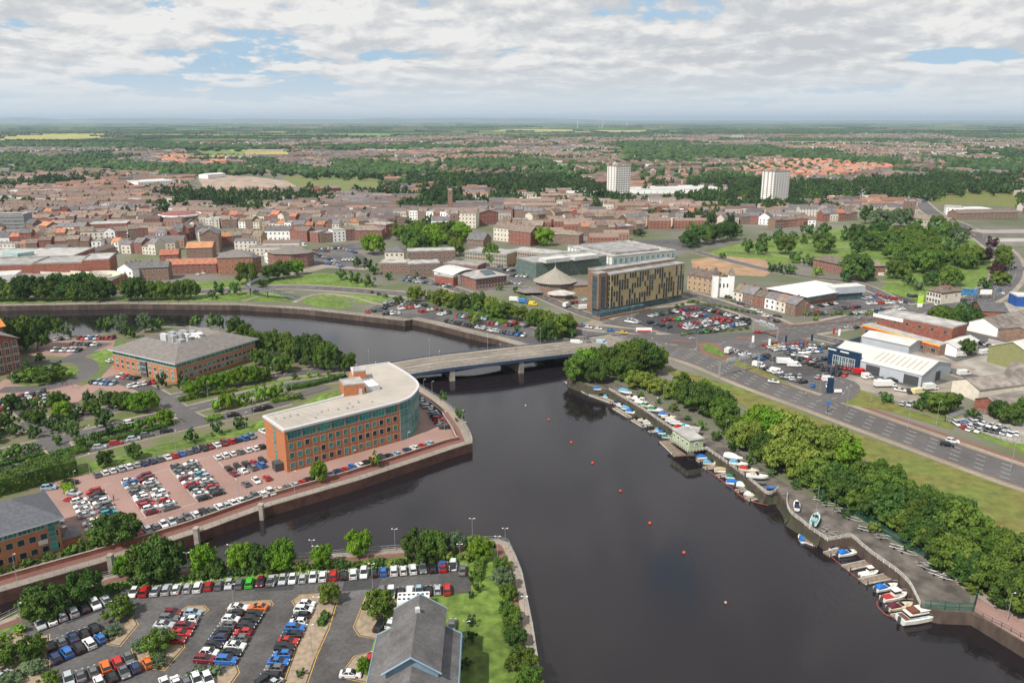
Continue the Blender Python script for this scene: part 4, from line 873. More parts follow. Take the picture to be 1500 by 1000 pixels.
C(*zf(478, 822), .0, 'white', 'kerb beside the small lime tree', 'saloon'); C(*zf(630, 570), 1.35, 'black', 'ramp beside the gabled building', 'estate'); C(*zf(690, 556), 1.35, 'white', 'ramp beside the gabled building')
C(*zf(580, 740), 1.3, 'red', 'left wall of the gabled building'); C(*zf(1046, 655), 1.55, 'blue', 'right wall of the gabled building'); C(*zf(1008, 565), 1.55, 'grey', 'right wall of the gabled building')
ROW(zf(30, 840), zf(70, 865), 2, 'bottom edge of lower car park', 'ks'); C(*ze(12, 800), 1.3, 'silver', 'bottom left corner')
# business park roads (zoom 3.7025, offset 0,430)
def zd(x, y): return (x/3.7025, 430+y/3.7025)
Z = 'near parallel business park road'
for q in [(10, 972, 'black'), (105, 948, 'grey'), (543, 840, 'silver'), (630, 818, 'red'), (727, 795, 'silver'), (795, 775, 'grey'), (903, 752, 'black'), (1265, 665, 'black'), (1400, 637, 'black'), (1445, 624, 'black')]: C(*zd(q[0], q[1]), .42, q[2], Z, 'estate')
for q in [(407, 655, 'white'), (645, 607, 'blue'), (710, 707, 'white'), (1145, 497, 'black'), (485, 638, 'red')]: C(*zd(q[0], q[1]), .40, q[2], 'second parallel business park road', 'estate')
Z = 'car park beside orange roofed offices'
ROW(zd(228, 258), zd(365, 240), 5, Z, 'wksks'); ROW(zd(435, 240), zd(610, 240), 9, Z, 'mrwbbrkrm'.replace('bb', 'bs')); ROW(zd(400, 270), zd(530, 275), 7, Z, 'kgkgkws'); ROW(zd(295, 305), zd(430, 305), 7, Z, 'wgwswsk')
Z = 'forecourt of plant roofed offices'
ROW(zd(505, 478), zd(615, 485), 5, Z, 'kppbp'); ROW(zd(655, 445), zd(740, 457), 4, Z, 'wrgk'); ROW(zd(700, 500), zd(830, 478), 6, Z, 'wwwwmr'); ROW(zd(590, 365), zd(625, 357), 2, Z, 'ww')
Z = 'left edge car park below roundabout'
ROW(zd(0, 600), zd(320, 552), 13, Z, skip=.1); ROW(zd(20, 575), zd(290, 580), 11, Z, 'wskwpwwmwwkwr', skip=.1); ROW(zd(120, 552), zd(240, 535), 5, Z, 'mwkgk'); ROW(zd(0, 625), zd(120, 600), 5, Z, 'rwkwr')
# riverside far car park (zoom 3.7025 offset 350,430)
def zg(x, y): return (350+x/3.7025, 430+y/3.7025)
Z = 'far riverside car park'
ROW(zg(700, 100), zg(790, 80), 4, Z, 'rkgk', off=80); ROW(zg(785, 108), zg(870, 105), 5, Z, 'kkwsw'); ROW(zg(800, 65), zg(860, 50), 4, Z, 'kgkk'); ROW(zg(870, 80), zg(975, 68), 7, Z, 'wwrorww'); ROW(zg(985, 95), zg(1065, 82), 5, Z, 'rrwwr'); ROW(zg(1090, 113), zg(1135, 100), 3, Z, 'wwk')
ROW(zg(1135, 148), zg(1335, 187), 12, Z, 'kggkkgkkkwsw'); ROW(zg(1180, 120), zg(1340, 135), 9, Z, 'rtwmngbwp'); ROW(zg(1355, 160), zg(1475, 170), 6, Z, 'rrw_rk'); ROW(zg(1365, 195), zg(1481, 215), 8, Z, 'wwwsgngb'); ROW(zg(1485, 215), zg(1545, 225), 3, Z, 'gbw'); ROW(zg(1500, 160), zg(1560, 175), 2, Z, 'rn')
# hotel car park (offset 700,380 scale 3.75)
def zh(x, y): return (700+x/3.75, 380+y/3.75)
Z = 'black car park beside gold hotel'
for p, q, n, c in [((950, 310), (1190, 268), 10, 'wskgkwrnmr'), ((1240, 270), (1480, 330), 12, 'kgwkrkwwkwkk'), ((1020, 332), (1130, 318), 6, 'rmrrwk'), ((1130, 300), (1250, 305), 7, 'wrnwwmb'), ((1095, 328), (1230, 300), 7, 'Gwgrwmw'), ((1115, 362), (1350, 318), 12, 'rwwmrswwrrrr'), ((1145, 378), (1330, 345), 9, 'wssgwsgwr'), ((1350, 330), (1385, 335), 2, 'rr'), ((1225, 398), (1340, 375), 7, 'kGkrwkw'), ((1350, 370), (1480, 348), 7, 'wsbwwsk')]: ROW(zh(*p), zh(*q), n, Z, c)
ROW(zh(820, 335), zh(880, 345), 4, 'white row before the gold hotel', 'wwww'); ROW(zh(950, 345), zh(1050, 370), 4, 'white row before the gold hotel', 'kgkk')
# roads near junction
Z = 'road junction after the bridge'
for q in [(545, 368, 'red'), (570, 365, 'blue'), (608, 378, 'white'), (662, 385, 'white'), (730, 395, 'blue'), (800, 408, 'yellow'), (615, 468, 'black'), (600, 448, 'grey'), (518, 355, 'teal')]: C(*zh(q[0], q[1]), -.3, q[2], Z, 'hatch')
def zi(x, y): return (1100+x/3.75, 380+y/3.75)
for q in [(40, 405, 'red', 0), (125, 677, 'white', -.45), (535, 378, 'silver', .1), (580, 378, 'black', .6), (900, 330, 'black', .4), (1235, 243, 'dark blue', .4), (1385, 190, 'white', 1.0), (145, 315, 'black', -.5)]: C(*zi(q[0], q[1]), q[3], q[2], 'main roads right of junction', 'saloon')
C(1395, 648, -.42, 'white', 'dual carriageway, right edge', 'estate'); C(1387, 653, -.42, 'black', 'dual carriageway, right edge', 'estate')
# dealership (offset 1100,380)
Z = 'crowded dealership forecourt'
for p, q, n, c in [((80, 470), (150, 460), 3, 'rkr'), ((100, 480), (300, 458), 9, 'wywsrgrbr'), ((130, 492), (390, 470), 12, 'wswbwwgkswgw'), ((200, 512), (380, 500), 9, 'gknwwwswb'), ((-60, 512), (60, 545), 5, 'kwwgb'), ((80, 530), (150, 550), 4, 'kkgg'), ((240, 520), (310, 528), 4, 'wsww'), ((230, 540), (340, 560), 5, 'kgkrs'), ((300, 480), (420, 480), 6, 'gwwkgk'), ((350, 550), (420, 540), 4, 'ggkb'), ((300, 565), (370, 585), 3, 'gkk'), ((390, 600), (470, 602), 4, 'kknk'), ((470, 590), (545, 598), 4, 'mkrr'), ((90, 600), (140, 620), 3, 'kww'), ((170, 640), (265, 642), 5, 'gswks'), ((235, 655), (285, 672), 3, 'wgk'), ((340, 690), (425, 692), 2, 'bw'), ((375, 645), (435, 660), 4, 'srww'), ((440, 625), (515, 635), 3, 'kkr'), ((635, 645), (712, 652), 2, 'ws'), ((775, 660), (820, 716), 2, 'kw'), ((868, 725), (868, 725), 1, 'k'), ((965, 740), (1030, 750), 3, 'nbs'), ((835, 790), (910, 800), 3, 'ssg'), ((-90, 500), (-20, 530), 4, 'wswk')]: ROW(zi(*p), zi(*q), n, Z, c, off=75)
Z = 'fenced compound beside main road'
for p, q, n, c in [((1130, 900), (1250, 885), 4, 'wbsk'), ((1165, 915), (1240, 915), 3, 'rwk'), ((1200, 930), (1250, 940), 2, 'ww'), ((1240, 890), (1400, 930), 5, 'wwwws'), ((1290, 930), (1430, 960), 5, 'kkksw'), ((1380, 945), (1460, 955), 3, 'www')]: ROW(zi(*p), zi(*q), n, Z, c, off=75)
Z = 'supermarket car park'
for p, q, n, c in [((625, 215), (700, 195), 4, 'swbr'), ((735, 205), (815, 218), 5, 'rgrrr'), ((640, 240), (780, 235), 8, 'wwwrrwww'), ((820, 232), (850, 232), 2, 'wn'), ((470, 268), (590, 258), 7, 'ggkgrkk'), ((545, 295), (605, 290), 3, 'kww'), ((700, 278), (830, 268), 7, 'bkgkwww'), ((330, 262), (460, 240), 6, 'wgkwkw'), ((365, 285), (405, 295), 2, 'rs'), ((650, 285), (690, 285), 2, 'gk'), ((870, 200), (930, 200), 4, 'nkkw'), ((1240, 450), (1340, 480), 6, 'mkkwkw'), ((1130, 420), (1200, 440), 3, 'kgk')]: ROW(zi(*p), zi(*q), n, Z, c, off=80)
# town car parks
def zt(x, y): return (500+x/3, 150+y/3)
Z = 'civic centre car parks'
for p, q, n in [((280, 780), (480, 805), 14), ((290, 765), (360, 772), 5), ((400, 795), (470, 808), 6), ((690, 720), (790, 715), 7), ((720, 735), (840, 745), 8), ((740, 760), (830, 765), 6), ((560, 690), (640, 715), 8), ((530, 715), (560, 735), 3), ((730, 790), (790, 795), 4), ((1010, 880), (1100, 860), 6), ((1340, 640), (1430, 640), 7), ((1350, 655), (1420, 665), 5), ((490, 690), (520, 700), 3), ((200, 880), (350, 890), 7)]: ROW(zt(*p), zt(*q), n, Z, off=70, skip=.1)
def zl(x, y): return (x/3, 150+y/3)
Z = 'town car park above the footbridge'
for p, q, n in [((1370, 660), (1480, 700), 9), ((1400, 645), (1490, 640), 7), ((1430, 700), (1500, 720), 6), ((1380, 650), (1440, 655), 5), ((1510, 690), (1570, 690), 5), ((1500, 640), (1560, 660), 5), ((780, 745), (870, 735), 6), ((870, 755), (940, 740), 4)]: ROW(zl(*p), zl(*q), n, Z, off=70, skip=.1)
for i in range(26): C(240+random.uniform(-6, 6), 290+i*2.2, random.choice((.0, 1.5)), None, 'high street')
for i in range(40):
    x, y, a = resample(pth_e, 14)[i % 40] if i < 40 else (0, 0, 0)
    if random.random() < .5: C(x-sin(a)*random.choice((-6, -2.5, 2.5, 6)), y+cos(a)*2, a, None, 'curving road round the park', world=True)
for i in range(12): C(1040+i*9, 424+i*4.4+random.uniform(-1, 1), -.55, None, 'street below the white twin towered church')
# split into individual / merged
def cinview(c):
    px, py = proj(c[0], c[1]); return -15 < px < 1515 and py < 1015
CARS = [c for c in CARS if cinview(c)]
CARS.sort(key=lambda c: depth_of(c[0], c[1]))
byz = {}
for c in CARS[:300]: byz.setdefault(c[5], []).append(c)
ncar = 0
NAMEK = {'hatch': 'hatchback', 'saloon': 'saloon', 'estate': 'estate'}
for z, cs in byz.items():
    cs.sort(key=lambda c: proj(c[0], c[1])[0])
    if 'column' in z: cs.sort(key=lambda c: -c[1])
    for i, (x, y, a, c, k, _) in enumerate(cs):
        how = 'from top' if 'column' in z else 'from left'
        lab = '%s %s, %s %s, %s' % (c, NAMEK[k], ordn(i), how, z) if len(cs) > 1 else '%s %s parked at the %s' % (c, NAMEK[k], z)
        e = empty('parked_car', lab, 'car', (x, y, .07), a, 'cars parked or driving in view'); e.scale = (.94, .94, .94)
        L, w, _l, _c = car_profile(k)
        if (k, c) not in BM: BM[(k, c)] = body_mesh(k, c)
        link('body', BM[(k, c)], e); link('windows', GM[k], e)
        for sx in (L*.31, -L*.31):
            for sy in (-w/2+.1, w/2-.1): link('wheel', WHEEL, e, (sx, sy, .32))
        if depth_of(x, y) < 235:
            for sy in (-w/2+.3, w/2-.3): link('headlight', HEAD, e, (L/2-.04, sy, .66)); link('taillight', TAIL, e, (-L/2-.005, sy, .82))
car_far = attr_mat('distant_car_paint', rough=.35, scale=.5, var=.05, spec=.5)
ci = []
for (x, y, a, c, k, _) in CARS[300:]:
    L, w, lo_, ca = car_profile(k); mb = MB(); taper_loft(mb, lo_[::-1], w, 0); nb_ = len(mb.f)
    hw = w/2-.09; rw = w/2-.25
    A = [(q[0], -hw, q[1]) for q in (ca[0], ca[3])]+[(q[0], hw, q[1]) for q in (ca[3], ca[0])]; B_ = [(q[0], -rw, q[1]) for q in (ca[1], ca[2])]+[(q[0], rw, q[1]) for q in (ca[2], ca[1])]
    mb.loft([A, B_]); cl = [CAR_C[c]]*nb_+[(.02, .022, .025)]*4+[CAR_C[c]]*2
    v = np.array(mb.v); R = np.array([[cos(a), -sin(a), 0], [sin(a), cos(a), 0], [0, 0, 1]])
    ci.append((v@R.T+np.array([x, y, .05]), mb.f, np.array([tuple(q)+(1,) for q in cl])))
tag(merge('distant_parked_cars', ci, car_far), 'many small far cars parked across the distant car parks', 'cars', kind='stuff')
# ---- bay lines
for p1, p2, n, ln_ in [((215, 860), (398, 845), 14, 2.2), ((383, 848), (663, 826), 20, 2.2)]:
    a = P(*p1, .0); b = P(*p2, .0); h = atan2(b[1]-a[1], b[0]-a[0])
    for i in range(n):
        t = (i+.5)/(n-1); ln.obox((a[0]+(b[0]-a[0])*t, a[1]+(b[1]-a[1])*t), h+pi/2, 4.8, .12, .031, .05)
# ================================================================== buildings
def HT(bx, by, ty):
    x, y = P(bx, by); v = (500-ty)/FL
    return CH+y*(-sin(TH)+v*cos(TH))/(cos(TH)+v*sin(TH))
def vsub(a, b): return (a[0]-b[0], a[1]-b[1])
def unit(a): L = hypot(*a); return (a[0]/L, a[1]/L)
def rect(p0, p1, D, z=0, world=False):
    """front-left, front-right (as seen), depth inward -> 4 corners ccw"""
    a = p0 if world else P(*p0, z); b = p1 if world else P(*p1, z); u = unit(vsub(b, a)); n = (-u[1], u[0])
    return [a, b, (b[0]+n[0]*D, b[1]+n[1]*D), (a[0]+n[0]*D, a[1]+n[1]*D)]
def rect3(p0, p1, p2, z=0):
    """near corner p1 between p0 (left) and p2 (right)"""
    a, b, c = P(*p0, z), P(*p1, z), P(*p2, z); u = unit(vsub(b, a)); n = (-u[1], u[0]); D = (c[0]-b[0])*n[0]+(c[1]-b[1])*n[1]
    return rect(a, b, abs(D), world=True)
WINM = {}
def win_mesh(w, h, pane, frame, bars=(1, 0), t=.09):
    k = (round(w, 2), round(h, 2), pane.name, frame.name, bars)
    if k in WINM: return WINM[k]
    mb = MB(); f = min(.12, w*.12)
    if w < 3: f = max(f, .07)
    mb.box(-w/2, w/2, -.03, .02, 0, h, 0)
    for x0, x1, z0, z1 in ((-w/2-f, -w/2, -f, h+f), (w/2, w/2+f, -f, h+f), (-w/2, w/2, -f, 0), (-w/2, w/2, h, h+f)): mb.box(x0, x1, -t, .02, z0, z1, 1)
    for i in range(bars[0]): x = -w/2+w*(i+1)/(bars[0]+1); mb.box(x-.04, x+.04, -.06, -.03, 0, h, 1)
    for i in range(bars[1]): z = h*(i+1)/(bars[1]+1); mb.box(-w/2, w/2, -.065, -.03, z-.04, z+.04, 1)
    WINM[k] = mb.mesh('window', [pane, frame]); return WINM[k]
FOOT = []
class Bd:
    def __init__(s, name, label, cat, c, group=None):
        FOOT.append((c[0], c[1], 14))
        s.x, s.y = c; s.o = empty(name, label, cat, (c[0], c[1], 0), 0, group); s.n = {}; s.extra = []
    def part(s, name, mb, mats, parent=None, label=None, smooth=False):
        o = mb.build(name, mats, parent or s.o, smooth)
        if parent is None: o.location = (-s.x, -s.y, 0)
        if label: o['label'] = label
        return o
    def put(s, name, me, x, y, z, rz=0, sc=None): return link(name, me, s.o, (x-s.x, y-s.y, z), rz, sc)
    def win(s, a, b, n, zs, w, h, pane=None, frame=None, bars=(1, 0), m=0.0, name='window', skip=(), proud=.02, alt=None):
        """n windows per row between world points a->b (outside on the right of a->b)"""
        pane = pane or glass_d; frame = frame or frame_w
        L = hypot(b[0]-a[0], b[1]-a[1]); u = unit(vsub(b, a)); r = atan2(u[1], u[0]); nx, ny = u[1], -u[0]
        me = win_mesh(w, h, pane, frame, bars); me2 = win_mesh(w, h, alt, frame, bars) if alt else None
        for j, z in enumerate(zs):
            for i in range(n):
                if (i, j) in skip: continue
                d = m+(L-2*m)*(i+.5)/n; x = a[0]+u[0]*d+nx*proud; y = a[1]+u[1]*d+ny*proud
                mm = me2 if me2 and random.random() < .4 else me
                k = s.n.get(name, 0); s.n[name] = k+1
                if k < 100: s.put(name, mm, x, y, z, r)
                else: s.extra.append((mm, x, y, z, r, name))
    def done(s):
        if not s.extra: return s
        mb = MB(); mats = []
        for mm, x, y, z, r, nm in s.extra:
            n = len(mb.v); mb.v += [(x+v.co.x*cos(r)-v.co.y*sin(r), y+v.co.x*sin(r)+v.co.y*cos(r), z+v.co.z) for v in mm.vertices]
            for q in mm.materials:
                if q not in mats: mats.append(q)
            for p in mm.polygons: mb.f.append(tuple(n+i for i in p.vertices)); mb.m.append(mats.index(mm.materials[p.material_index]))
        o = s.part(s.extra[0][5], mb, mats); o['kind'] = 'stuff'; return s
def inset(q, d):
    """inset/outset a ccw polygon by d (positive = inwards)"""
    out = []; n = len(q)
    for i in range(n):
        a, b, c = q[i-1], q[i], q[(i+1) % n]; u = unit(vsub(b, a)); v = unit(vsub(c, b))
        n1 = (-u[1], u[0]); n2 = (-v[1], v[0]); k = 1+n1[0]*n2[0]+n1[1]*n2[1]
        out.append((b[0]+(n1[0]+n2[0])*d/k, b[1]+(n1[1]+n2[1])*d/k))
    return out
def lerp(a, b, t): return tuple(a[i]+(b[i]-a[i])*t for i in range(len(a)))
def wallbox(mb, q, z0, z1, mi=0): mb.prism(q, z0, z1, mi, cap=True)
def flat_roof(mb, q, z, ph=.5, mi=0, pm=None, t=.35):
    """roof surface with a parapet"""
    i = inset(q, t); o = inset(q, -.06); n = len(q)
    mb.prism(i, z-.1, z+.06, mi)
    for k in range(n):
        j = (k+1) % n; p = mi if pm is None else pm
        mb.face([(*o[k], z-.15), (*o[j], z-.15), (*o[j], z+ph), (*o[k], z+ph)], p)
        mb.face([(*o[k], z+ph), (*o[j], z+ph), (*i[j], z+ph), (*i[k], z+ph)], p)
        mb.face([(*i[j], z), (*i[k], z), (*i[k], z+ph), (*i[j], z+ph)], p)
def gable_roof(mb, q, z, h, along=0, ov=.35, mi=0, wall=None, t=.14):
    """ridge parallel to edge q[0]->q[1] if along=0 else q[1]->q[2]"""
    if along: q = q[1:]+q[:1]
    a, b, c, d = inset(q, -ov); m1 = lerp(a, d, .5); m2 = lerp(b, c, .5)
    drop = -h*ov/(hypot(a[0]-d[0], a[1]-d[1])/2-ov+1e-6)
    Z = z+drop
    mb.face([(*a, Z), (*b, Z), (*m2, z+h), (*m1, z+h)], mi); mb.face([(*c, Z), (*d, Z), (*m1, z+h), (*m2, z+h)], mi)
    for (p, r) in ((a, b), (c, d)): mb.face([(*p, Z-t), (*r, Z-t), (*r, Z), (*p, Z)], mi)
    mb.face([(*b, Z-t), (*a, Z-t), (*m1, z+h-t), (*m2, z+h-t)], mi); mb.face([(*d, Z-t), (*c, Z-t), (*m2, z+h-t), (*m1, z+h-t)], mi)
    for (p, r, mm) in ((a, m1, 1), (m1, d, 1), (b, m2, 0), (m2, c, 0)):
        zp = z+h if p in (m1, m2) else Z; zr = z+h if r in (m1, m2) else Z
        mb.face([(*p, zp-t), (*r, zr-t), (*r, zr), (*p, zp)], mi)
    if wall is not None:
        wb, wi = wall; a, b, c, d = q; m1 = lerp(a, d, .5); m2 = lerp(b, c, .5)
        wb.face([(*b, z), (*c, z), (*m2, z+h-.1)], wi); wb.face([(*d, z), (*a, z), (*m1, z+h-.1)], wi)
def hip_roof(mb, q, z, h, ov=.5, mi=0, k=1.0, t=.2):
    L1 = hypot(q[1][0]-q[0][0], q[1][1]-q[0][1]); L2 = hypot(q[2][0]-q[1][0], q[2][1]-q[1][1])
    if L2 > L1: q = q[1:]+q[:1]; L1, L2 = L2, L1
    a, b, c, d = inset(q, -ov); e = min(.5, (L2/2*k)/L1); m1 = lerp(lerp(a, d, .5), lerp(b, c, .5), e); m2 = lerp(lerp(a, d, .5), lerp(b, c, .5), 1-e)
    mb.face([(*a, z), (*b, z), (*m2, z+h), (*m1, z+h)], mi); mb.face([(*c, z), (*d, z), (*m1, z+h), (*m2, z+h)], mi)
    mb.face([(*b, z), (*c, z), (*m2, z+h)], mi); mb.face([(*d, z), (*a, z), (*m1, z+h)], mi)
    for p, r in ((a, b), (b, c), (c, d), (d, a)): mb.face([(*p, z-t), (*r, z-t), (*r, z), (*p, z)], mi)
    mb.face([(*d, z-t), (*c, z-t), (*b, z-t), (*a, z-t)], mi)
def cen(q): return (sum(p[0] for p in q)/len(q), sum(p[1] for p in q)/len(q))
def simple(name, label, cat, q, h, wallm, roofm, roof='flat', rh=3, along=0, wins=(), group=None, ov=.4, chim=0, bands=None, parapet=.5):
    """one building: walls, roof, windows; wins = (side, n, zs, w, h[, pane, frame, bars])"""
    b = Bd(name, label, cat, cen(q), group); FOOT.append((q, 4)); wb = MB(); rb = MB(); wallbox(wb, q, 0, h)
    if roof == 'flat': flat_roof(rb, q, h, parapet)
    elif roof == 'gable': gable_roof(rb, q, h, rh, along, ov, 0, (wb, 0))
    elif roof == 'hip': hip_roof(rb, q, h, rh, ov)
    b.part('wall', wb, wallm); r = b.part('roof', rb, roofm)
    for wn in wins:
        side, n, zs, w, hh = wn[:5]; pane = wn[5] if len(wn) > 5 else None; fr = wn[6] if len(wn) > 6 else None; bars = wn[7] if len(wn) > 7 else (1, 0)
        b.win(q[side], q[(side+1) % 4], n, zs, w, hh, pane, fr, bars)
    if bands:
        for (z0, z1, m) in bands:
            mb = MB(); o = inset(q, -.05); i = inset(q, .1)
            for k in range(4): j = (k+1) % 4; mb.face([(*o[k], z0), (*o[j], z0), (*o[j], z1), (*o[k], z1)]); mb.face([(*o[k], z1), (*o[j], z1), (*i[j], z1), (*i[k], z1)])
            b.part('band', mb, m)
    for k in range(chim):
        t = (k+.5)/chim; p = lerp(lerp(q[0], q[3], .5), lerp(q[1], q[2], .5), t) if not along else lerp(lerp(q[0], q[1], .5), lerp(q[3], q[2], .5), t)
        mb = MB(); mb.obox(p, 0, .9, .6, h+rh*.6, h+rh+1.1); b.part('chimney', mb, brick_r, r)
    return b
# ---------------- 1 curved office
h = HT(419, 693, 632)
def zz(x, y): return P(350+x/3.7025, 430+y/3.7025, h)
fl, bend = zz(245, 745), zz(870, 590)
outer = smooth_path([bend, zz(925, 566), zz(962, 528), zz(972, 500), zz(955, 470), zz(905, 432), zz(860, 405), zz(812, 378)], 6)
n0 = len(outer); bl = zz(135, 668)
roofpoly = [bl, fl]+outer+[zz(610, 405), zz(632, 470), zz(560, 560)]
b = Bd('curved_office', 'long orange brick office with white flat roof and curved green glass end', 'office', cen(roofpoly))
wb = MB(); wb.prism([bl, fl]+outer[:1]+[zz(600, 560)], 0, h); 
wb.prism([zz(560, 560), zz(600, 560), outer[0]]+outer[-12:]+[zz(610, 405)], 0, h-.05)
b.part('wall', wb, brick_o)
rb = MB(); rb.prism(inset(roofpoly, .4), h+.0, h+.12, 0); o = inset(roofpoly, -.35); i = inset(roofpoly, .5)
for k in range(len(o)):
    j = (k+1) % len(o); rb.face([(*o[k], h-.25), (*o[j], h-.25), (*o[j], h+.45), (*o[k], h+.45)], 1); rb.face([(*o[k], h+.45), (*o[j], h+.45), (*i[j], h+.45), (*i[k], h+.45)], 1); rb.face([(*i[j], h), (*i[k], h), (*i[k], h+.45), (*i[j], h+.45)], 1); rb.face([(*o[j], h-.25), (*o[k], h-.25), (*i[k], h-.25), (*i[j], h-.25)], 1)
roof_o = b.part('roof', rb, [roof_white, frame_w])
F = h/15.0
b.win(fl, bend, 15, [1.2*F, 4.7*F, 8.2*F], 1.35, 1.75, glass_g, frame_g, (0, 0), alt=glass_d, m=.6)
b.win(fl, bend, 8, [11.6*F], (hypot(bend[0]-fl[0], bend[1]-fl[1])-2)/8-.5, 2.5, glass_g, frame_g, (3, 0), alt=None, m=.6, name='strip_window')
b.win(bl, fl, 1, [.5, 4*F, 7.5*F, 11*F], 1.3, 2.9, glass_g, frame_g, (0, 1), name='stair_window')
# curved curtain wall: each bay a part
arc = resample(outer, 1e9)
acc = [0]
for k in range(1, n0): acc.append(acc[-1]+hypot(outer[k][0]-outer[k-1][0], outer[k][1]-outer[k-1][1]))
def arcp(s):
    for k in range(1, n0):
        if acc[k] >= s: t = (s-acc[k-1])/(acc[k]-acc[k-1]); return lerp(outer[k-1], outer[k], t)
    return outer[-1]
LA = acc[-1]*.86; nb2 = 22; gp = MB(); cm_ = MB()
cen_c = cen(outer)
inner = [lerp(arcp(LA*k/nb2), cen_c, .02) for k in range(nb2+1)]
cm_.prism([arcp(LA*k/nb2) for k in range(nb2+1)]+[zz(700, 520)], 0, h-.3); b.part('core', cm_, frame_g)
for k in range(nb2):
    p, q = arcp(LA*k/nb2), arcp(LA*(k+1)/nb2); L = hypot(q[0]-p[0], q[1]-p[1])
    b.win(p, q, 1, [h*.985*(j/5)+.25 for j in range(5)] if k < 18 else [], L-.22, h*.197-.45, glass_g, frame_g, (0, 1), name='curtain_panel', proud=.06)
for (x0, y0, x1, y1, D, hh, nm, m) in ((572, 560, 683, 545, 7, 4.0, 'plant_room', brick_o),):
    q = rect((350+x0/3.7025, 430+y0/3.7025), (350+x1/3.7025, 430+y1/3.7025), D, h); mb = MB(); wallbox(mb, q, h, h+hh); fr = MB(); flat_roof(fr, q, h+hh, .3)
    pr = b.part(nm, mb, m, label='brick plant room on the white roof'); b.part('plant_roof', fr, roof_felt, pr)
    dr = MB(); u = lerp(q[0], q[1], .8); dr.obox((u[0], u[1]-.05), atan2(q[1][1]-q[0][1], q[1][0]-q[0][0]), 1.1, .3, h, h+2.2); b.part('door', dr, frame_w, pr)
q = rect((350+625/3.7025, 430+475/3.7025), (350+690/3.7025, 430+470/3.7025), 5, h); mb = MB(); wallbox(mb, q, h, h+3.6); pr = b.part('stair_tower', mb, brick_o); fr = MB(); flat_roof(fr, q, h+3.6, .3); b.part('tower_roof', fr, roof_felt, pr)
q = rect((350+690/3.7025, 430+535/3.7025), (350+765/3.7025, 430+522/3.7025), 9, h); mb = MB(); i2 = inset(q, .12)
for k in range(4): mb.prism([q[k], q[(k+1) % 4], i2[(k+1) % 4], i2[k]], h+.1, h+1.9)
b.part('louvre_screen', mb, frame_w)
for k in range(5):
    mb = MB(); p = lerp(q[0], q[1], (k+.5)/5); r = lerp(q[3], q[2], (k+.5)/5); mb.tube([(*lerp(p, r, .12), h+1.1), (*lerp(p, r, .88), h+1.1)], .55, 8); b.part('air_handler', mb, white)
q = rect((435-48, 0), (1, 1), 1, 0) if False else None
for k in range(14):
    t = .06+.065*k; p = lerp(lerp(fl, bend, t), lerp(bl, zz(600, 560), t), random.uniform(.25, .75)); mb = MB(); mb.tube([(*p, h+.1), (*p, h+random.uniform(.4, .8))], random.uniform(.15, .35), 6); b.part('roof_vent', mb, metal, roof_o)
for k in range(1, 12):
    t = k/12; mb = MB(); strip(mb, [lerp(fl, bend, t), lerp(bl, zz(600, 560), t)], -.06, .06, h+.13); b.part('roof_seam', mb, conc, roof_o)
mb = MB(); mb.obox(P(413, 686), .6, 5, 3.4, 0, 2.6); b.part('entrance_screen', mb, metal_d)
b.done()
# ---------------- 2 plant roofed office
h = HT(260.6, 562, 531)
q = rect3((168, 540), (260.6, 562), (370, 523))
b = Bd('brick_office', 'hip roofed brick office with rooftop plant and white window band by the river', 'office', cen(q)); wb = MB(); wallbox(wb, q, 0, h-.1); b.part('wall', wb, brick_o)
rb = MB(); o = inset(q, -1.3); L2 = hypot(q[2][0]-q[1][0], q[2][1]-q[1][1]); L1 = hypot(q[1][0]-q[0][0], q[1][1]-q[0][1])
di = min(L1, L2)*.235; r1 = inset(q, di); r2 = inset(q, di*1.35)
for k in range(4):
    j = (k+1) % 4; rb.face([(*o[k], h), (*o[j], h), (*r1[j], h+4.3), (*r1[k], h+4.3)], 0); rb.face([(*o[k], h-.5), (*o[j], h-.5), (*o[j], h), (*o[k], h)], 1)
    rb.face([(*r1[k], h+4.3), (*r1[j], h+4.3), (*r2[j], h+1.6), (*r2[k], h+1.6)], 0); rb.face([(*o[j], h-.5), (*o[k], h-.5), (*q[k], h-.5), (*q[j], h-.5)], 1)
rb.face([(*p, h+1.6) for p in r2], 2); b.part('roof', rb, [roof_tan, frame_w, roof_felt])
for s, n, sk in ((0, 11, {(5, 0), (5, 1)}), (1, 17, ())):
    b.win(q[s], q[(s+1) % 4], n, [1.2, h*.36+.3], 1.6, 1.5, glass_d, frame_w, (1, 0), m=.8, alt=glass_g, skip=sk)
    b.win(q[s], q[(s+1) % 4], n, [h-2.35], hypot(*vsub(q[(s+1) % 4], q[s]))/n-.5, 1.5, glass_g, frame_w, (1, 0), m=.2, name='top_window')
mb = MB(); p = lerp(q[0], q[1], .5); u = atan2(q[1][1]-q[0][1], q[1][0]-q[0][0]); mb.obox((p[0]+sin(u)*.2, p[1]-cos(u)*.2), u, 4.2, .8, 0, h-2.4); b.part('glazed_entrance', mb, glass_d)
mb = MB()
for k in range(5): e = -1.7+k*.85; mb.obox((p[0]+cos(u)*e+sin(u)*.66, p[1]+sin(u)*e-cos(u)*.66), u, .1, .1, 0, h-2.4)
for k in range(4): mb.obox((p[0]+sin(u)*.68, p[1]-cos(u)*.68), u, 4.2, .1, 2+k*2.3, 2.15+k*2.3)
b.part('entrance_frame', mb, frame_w)
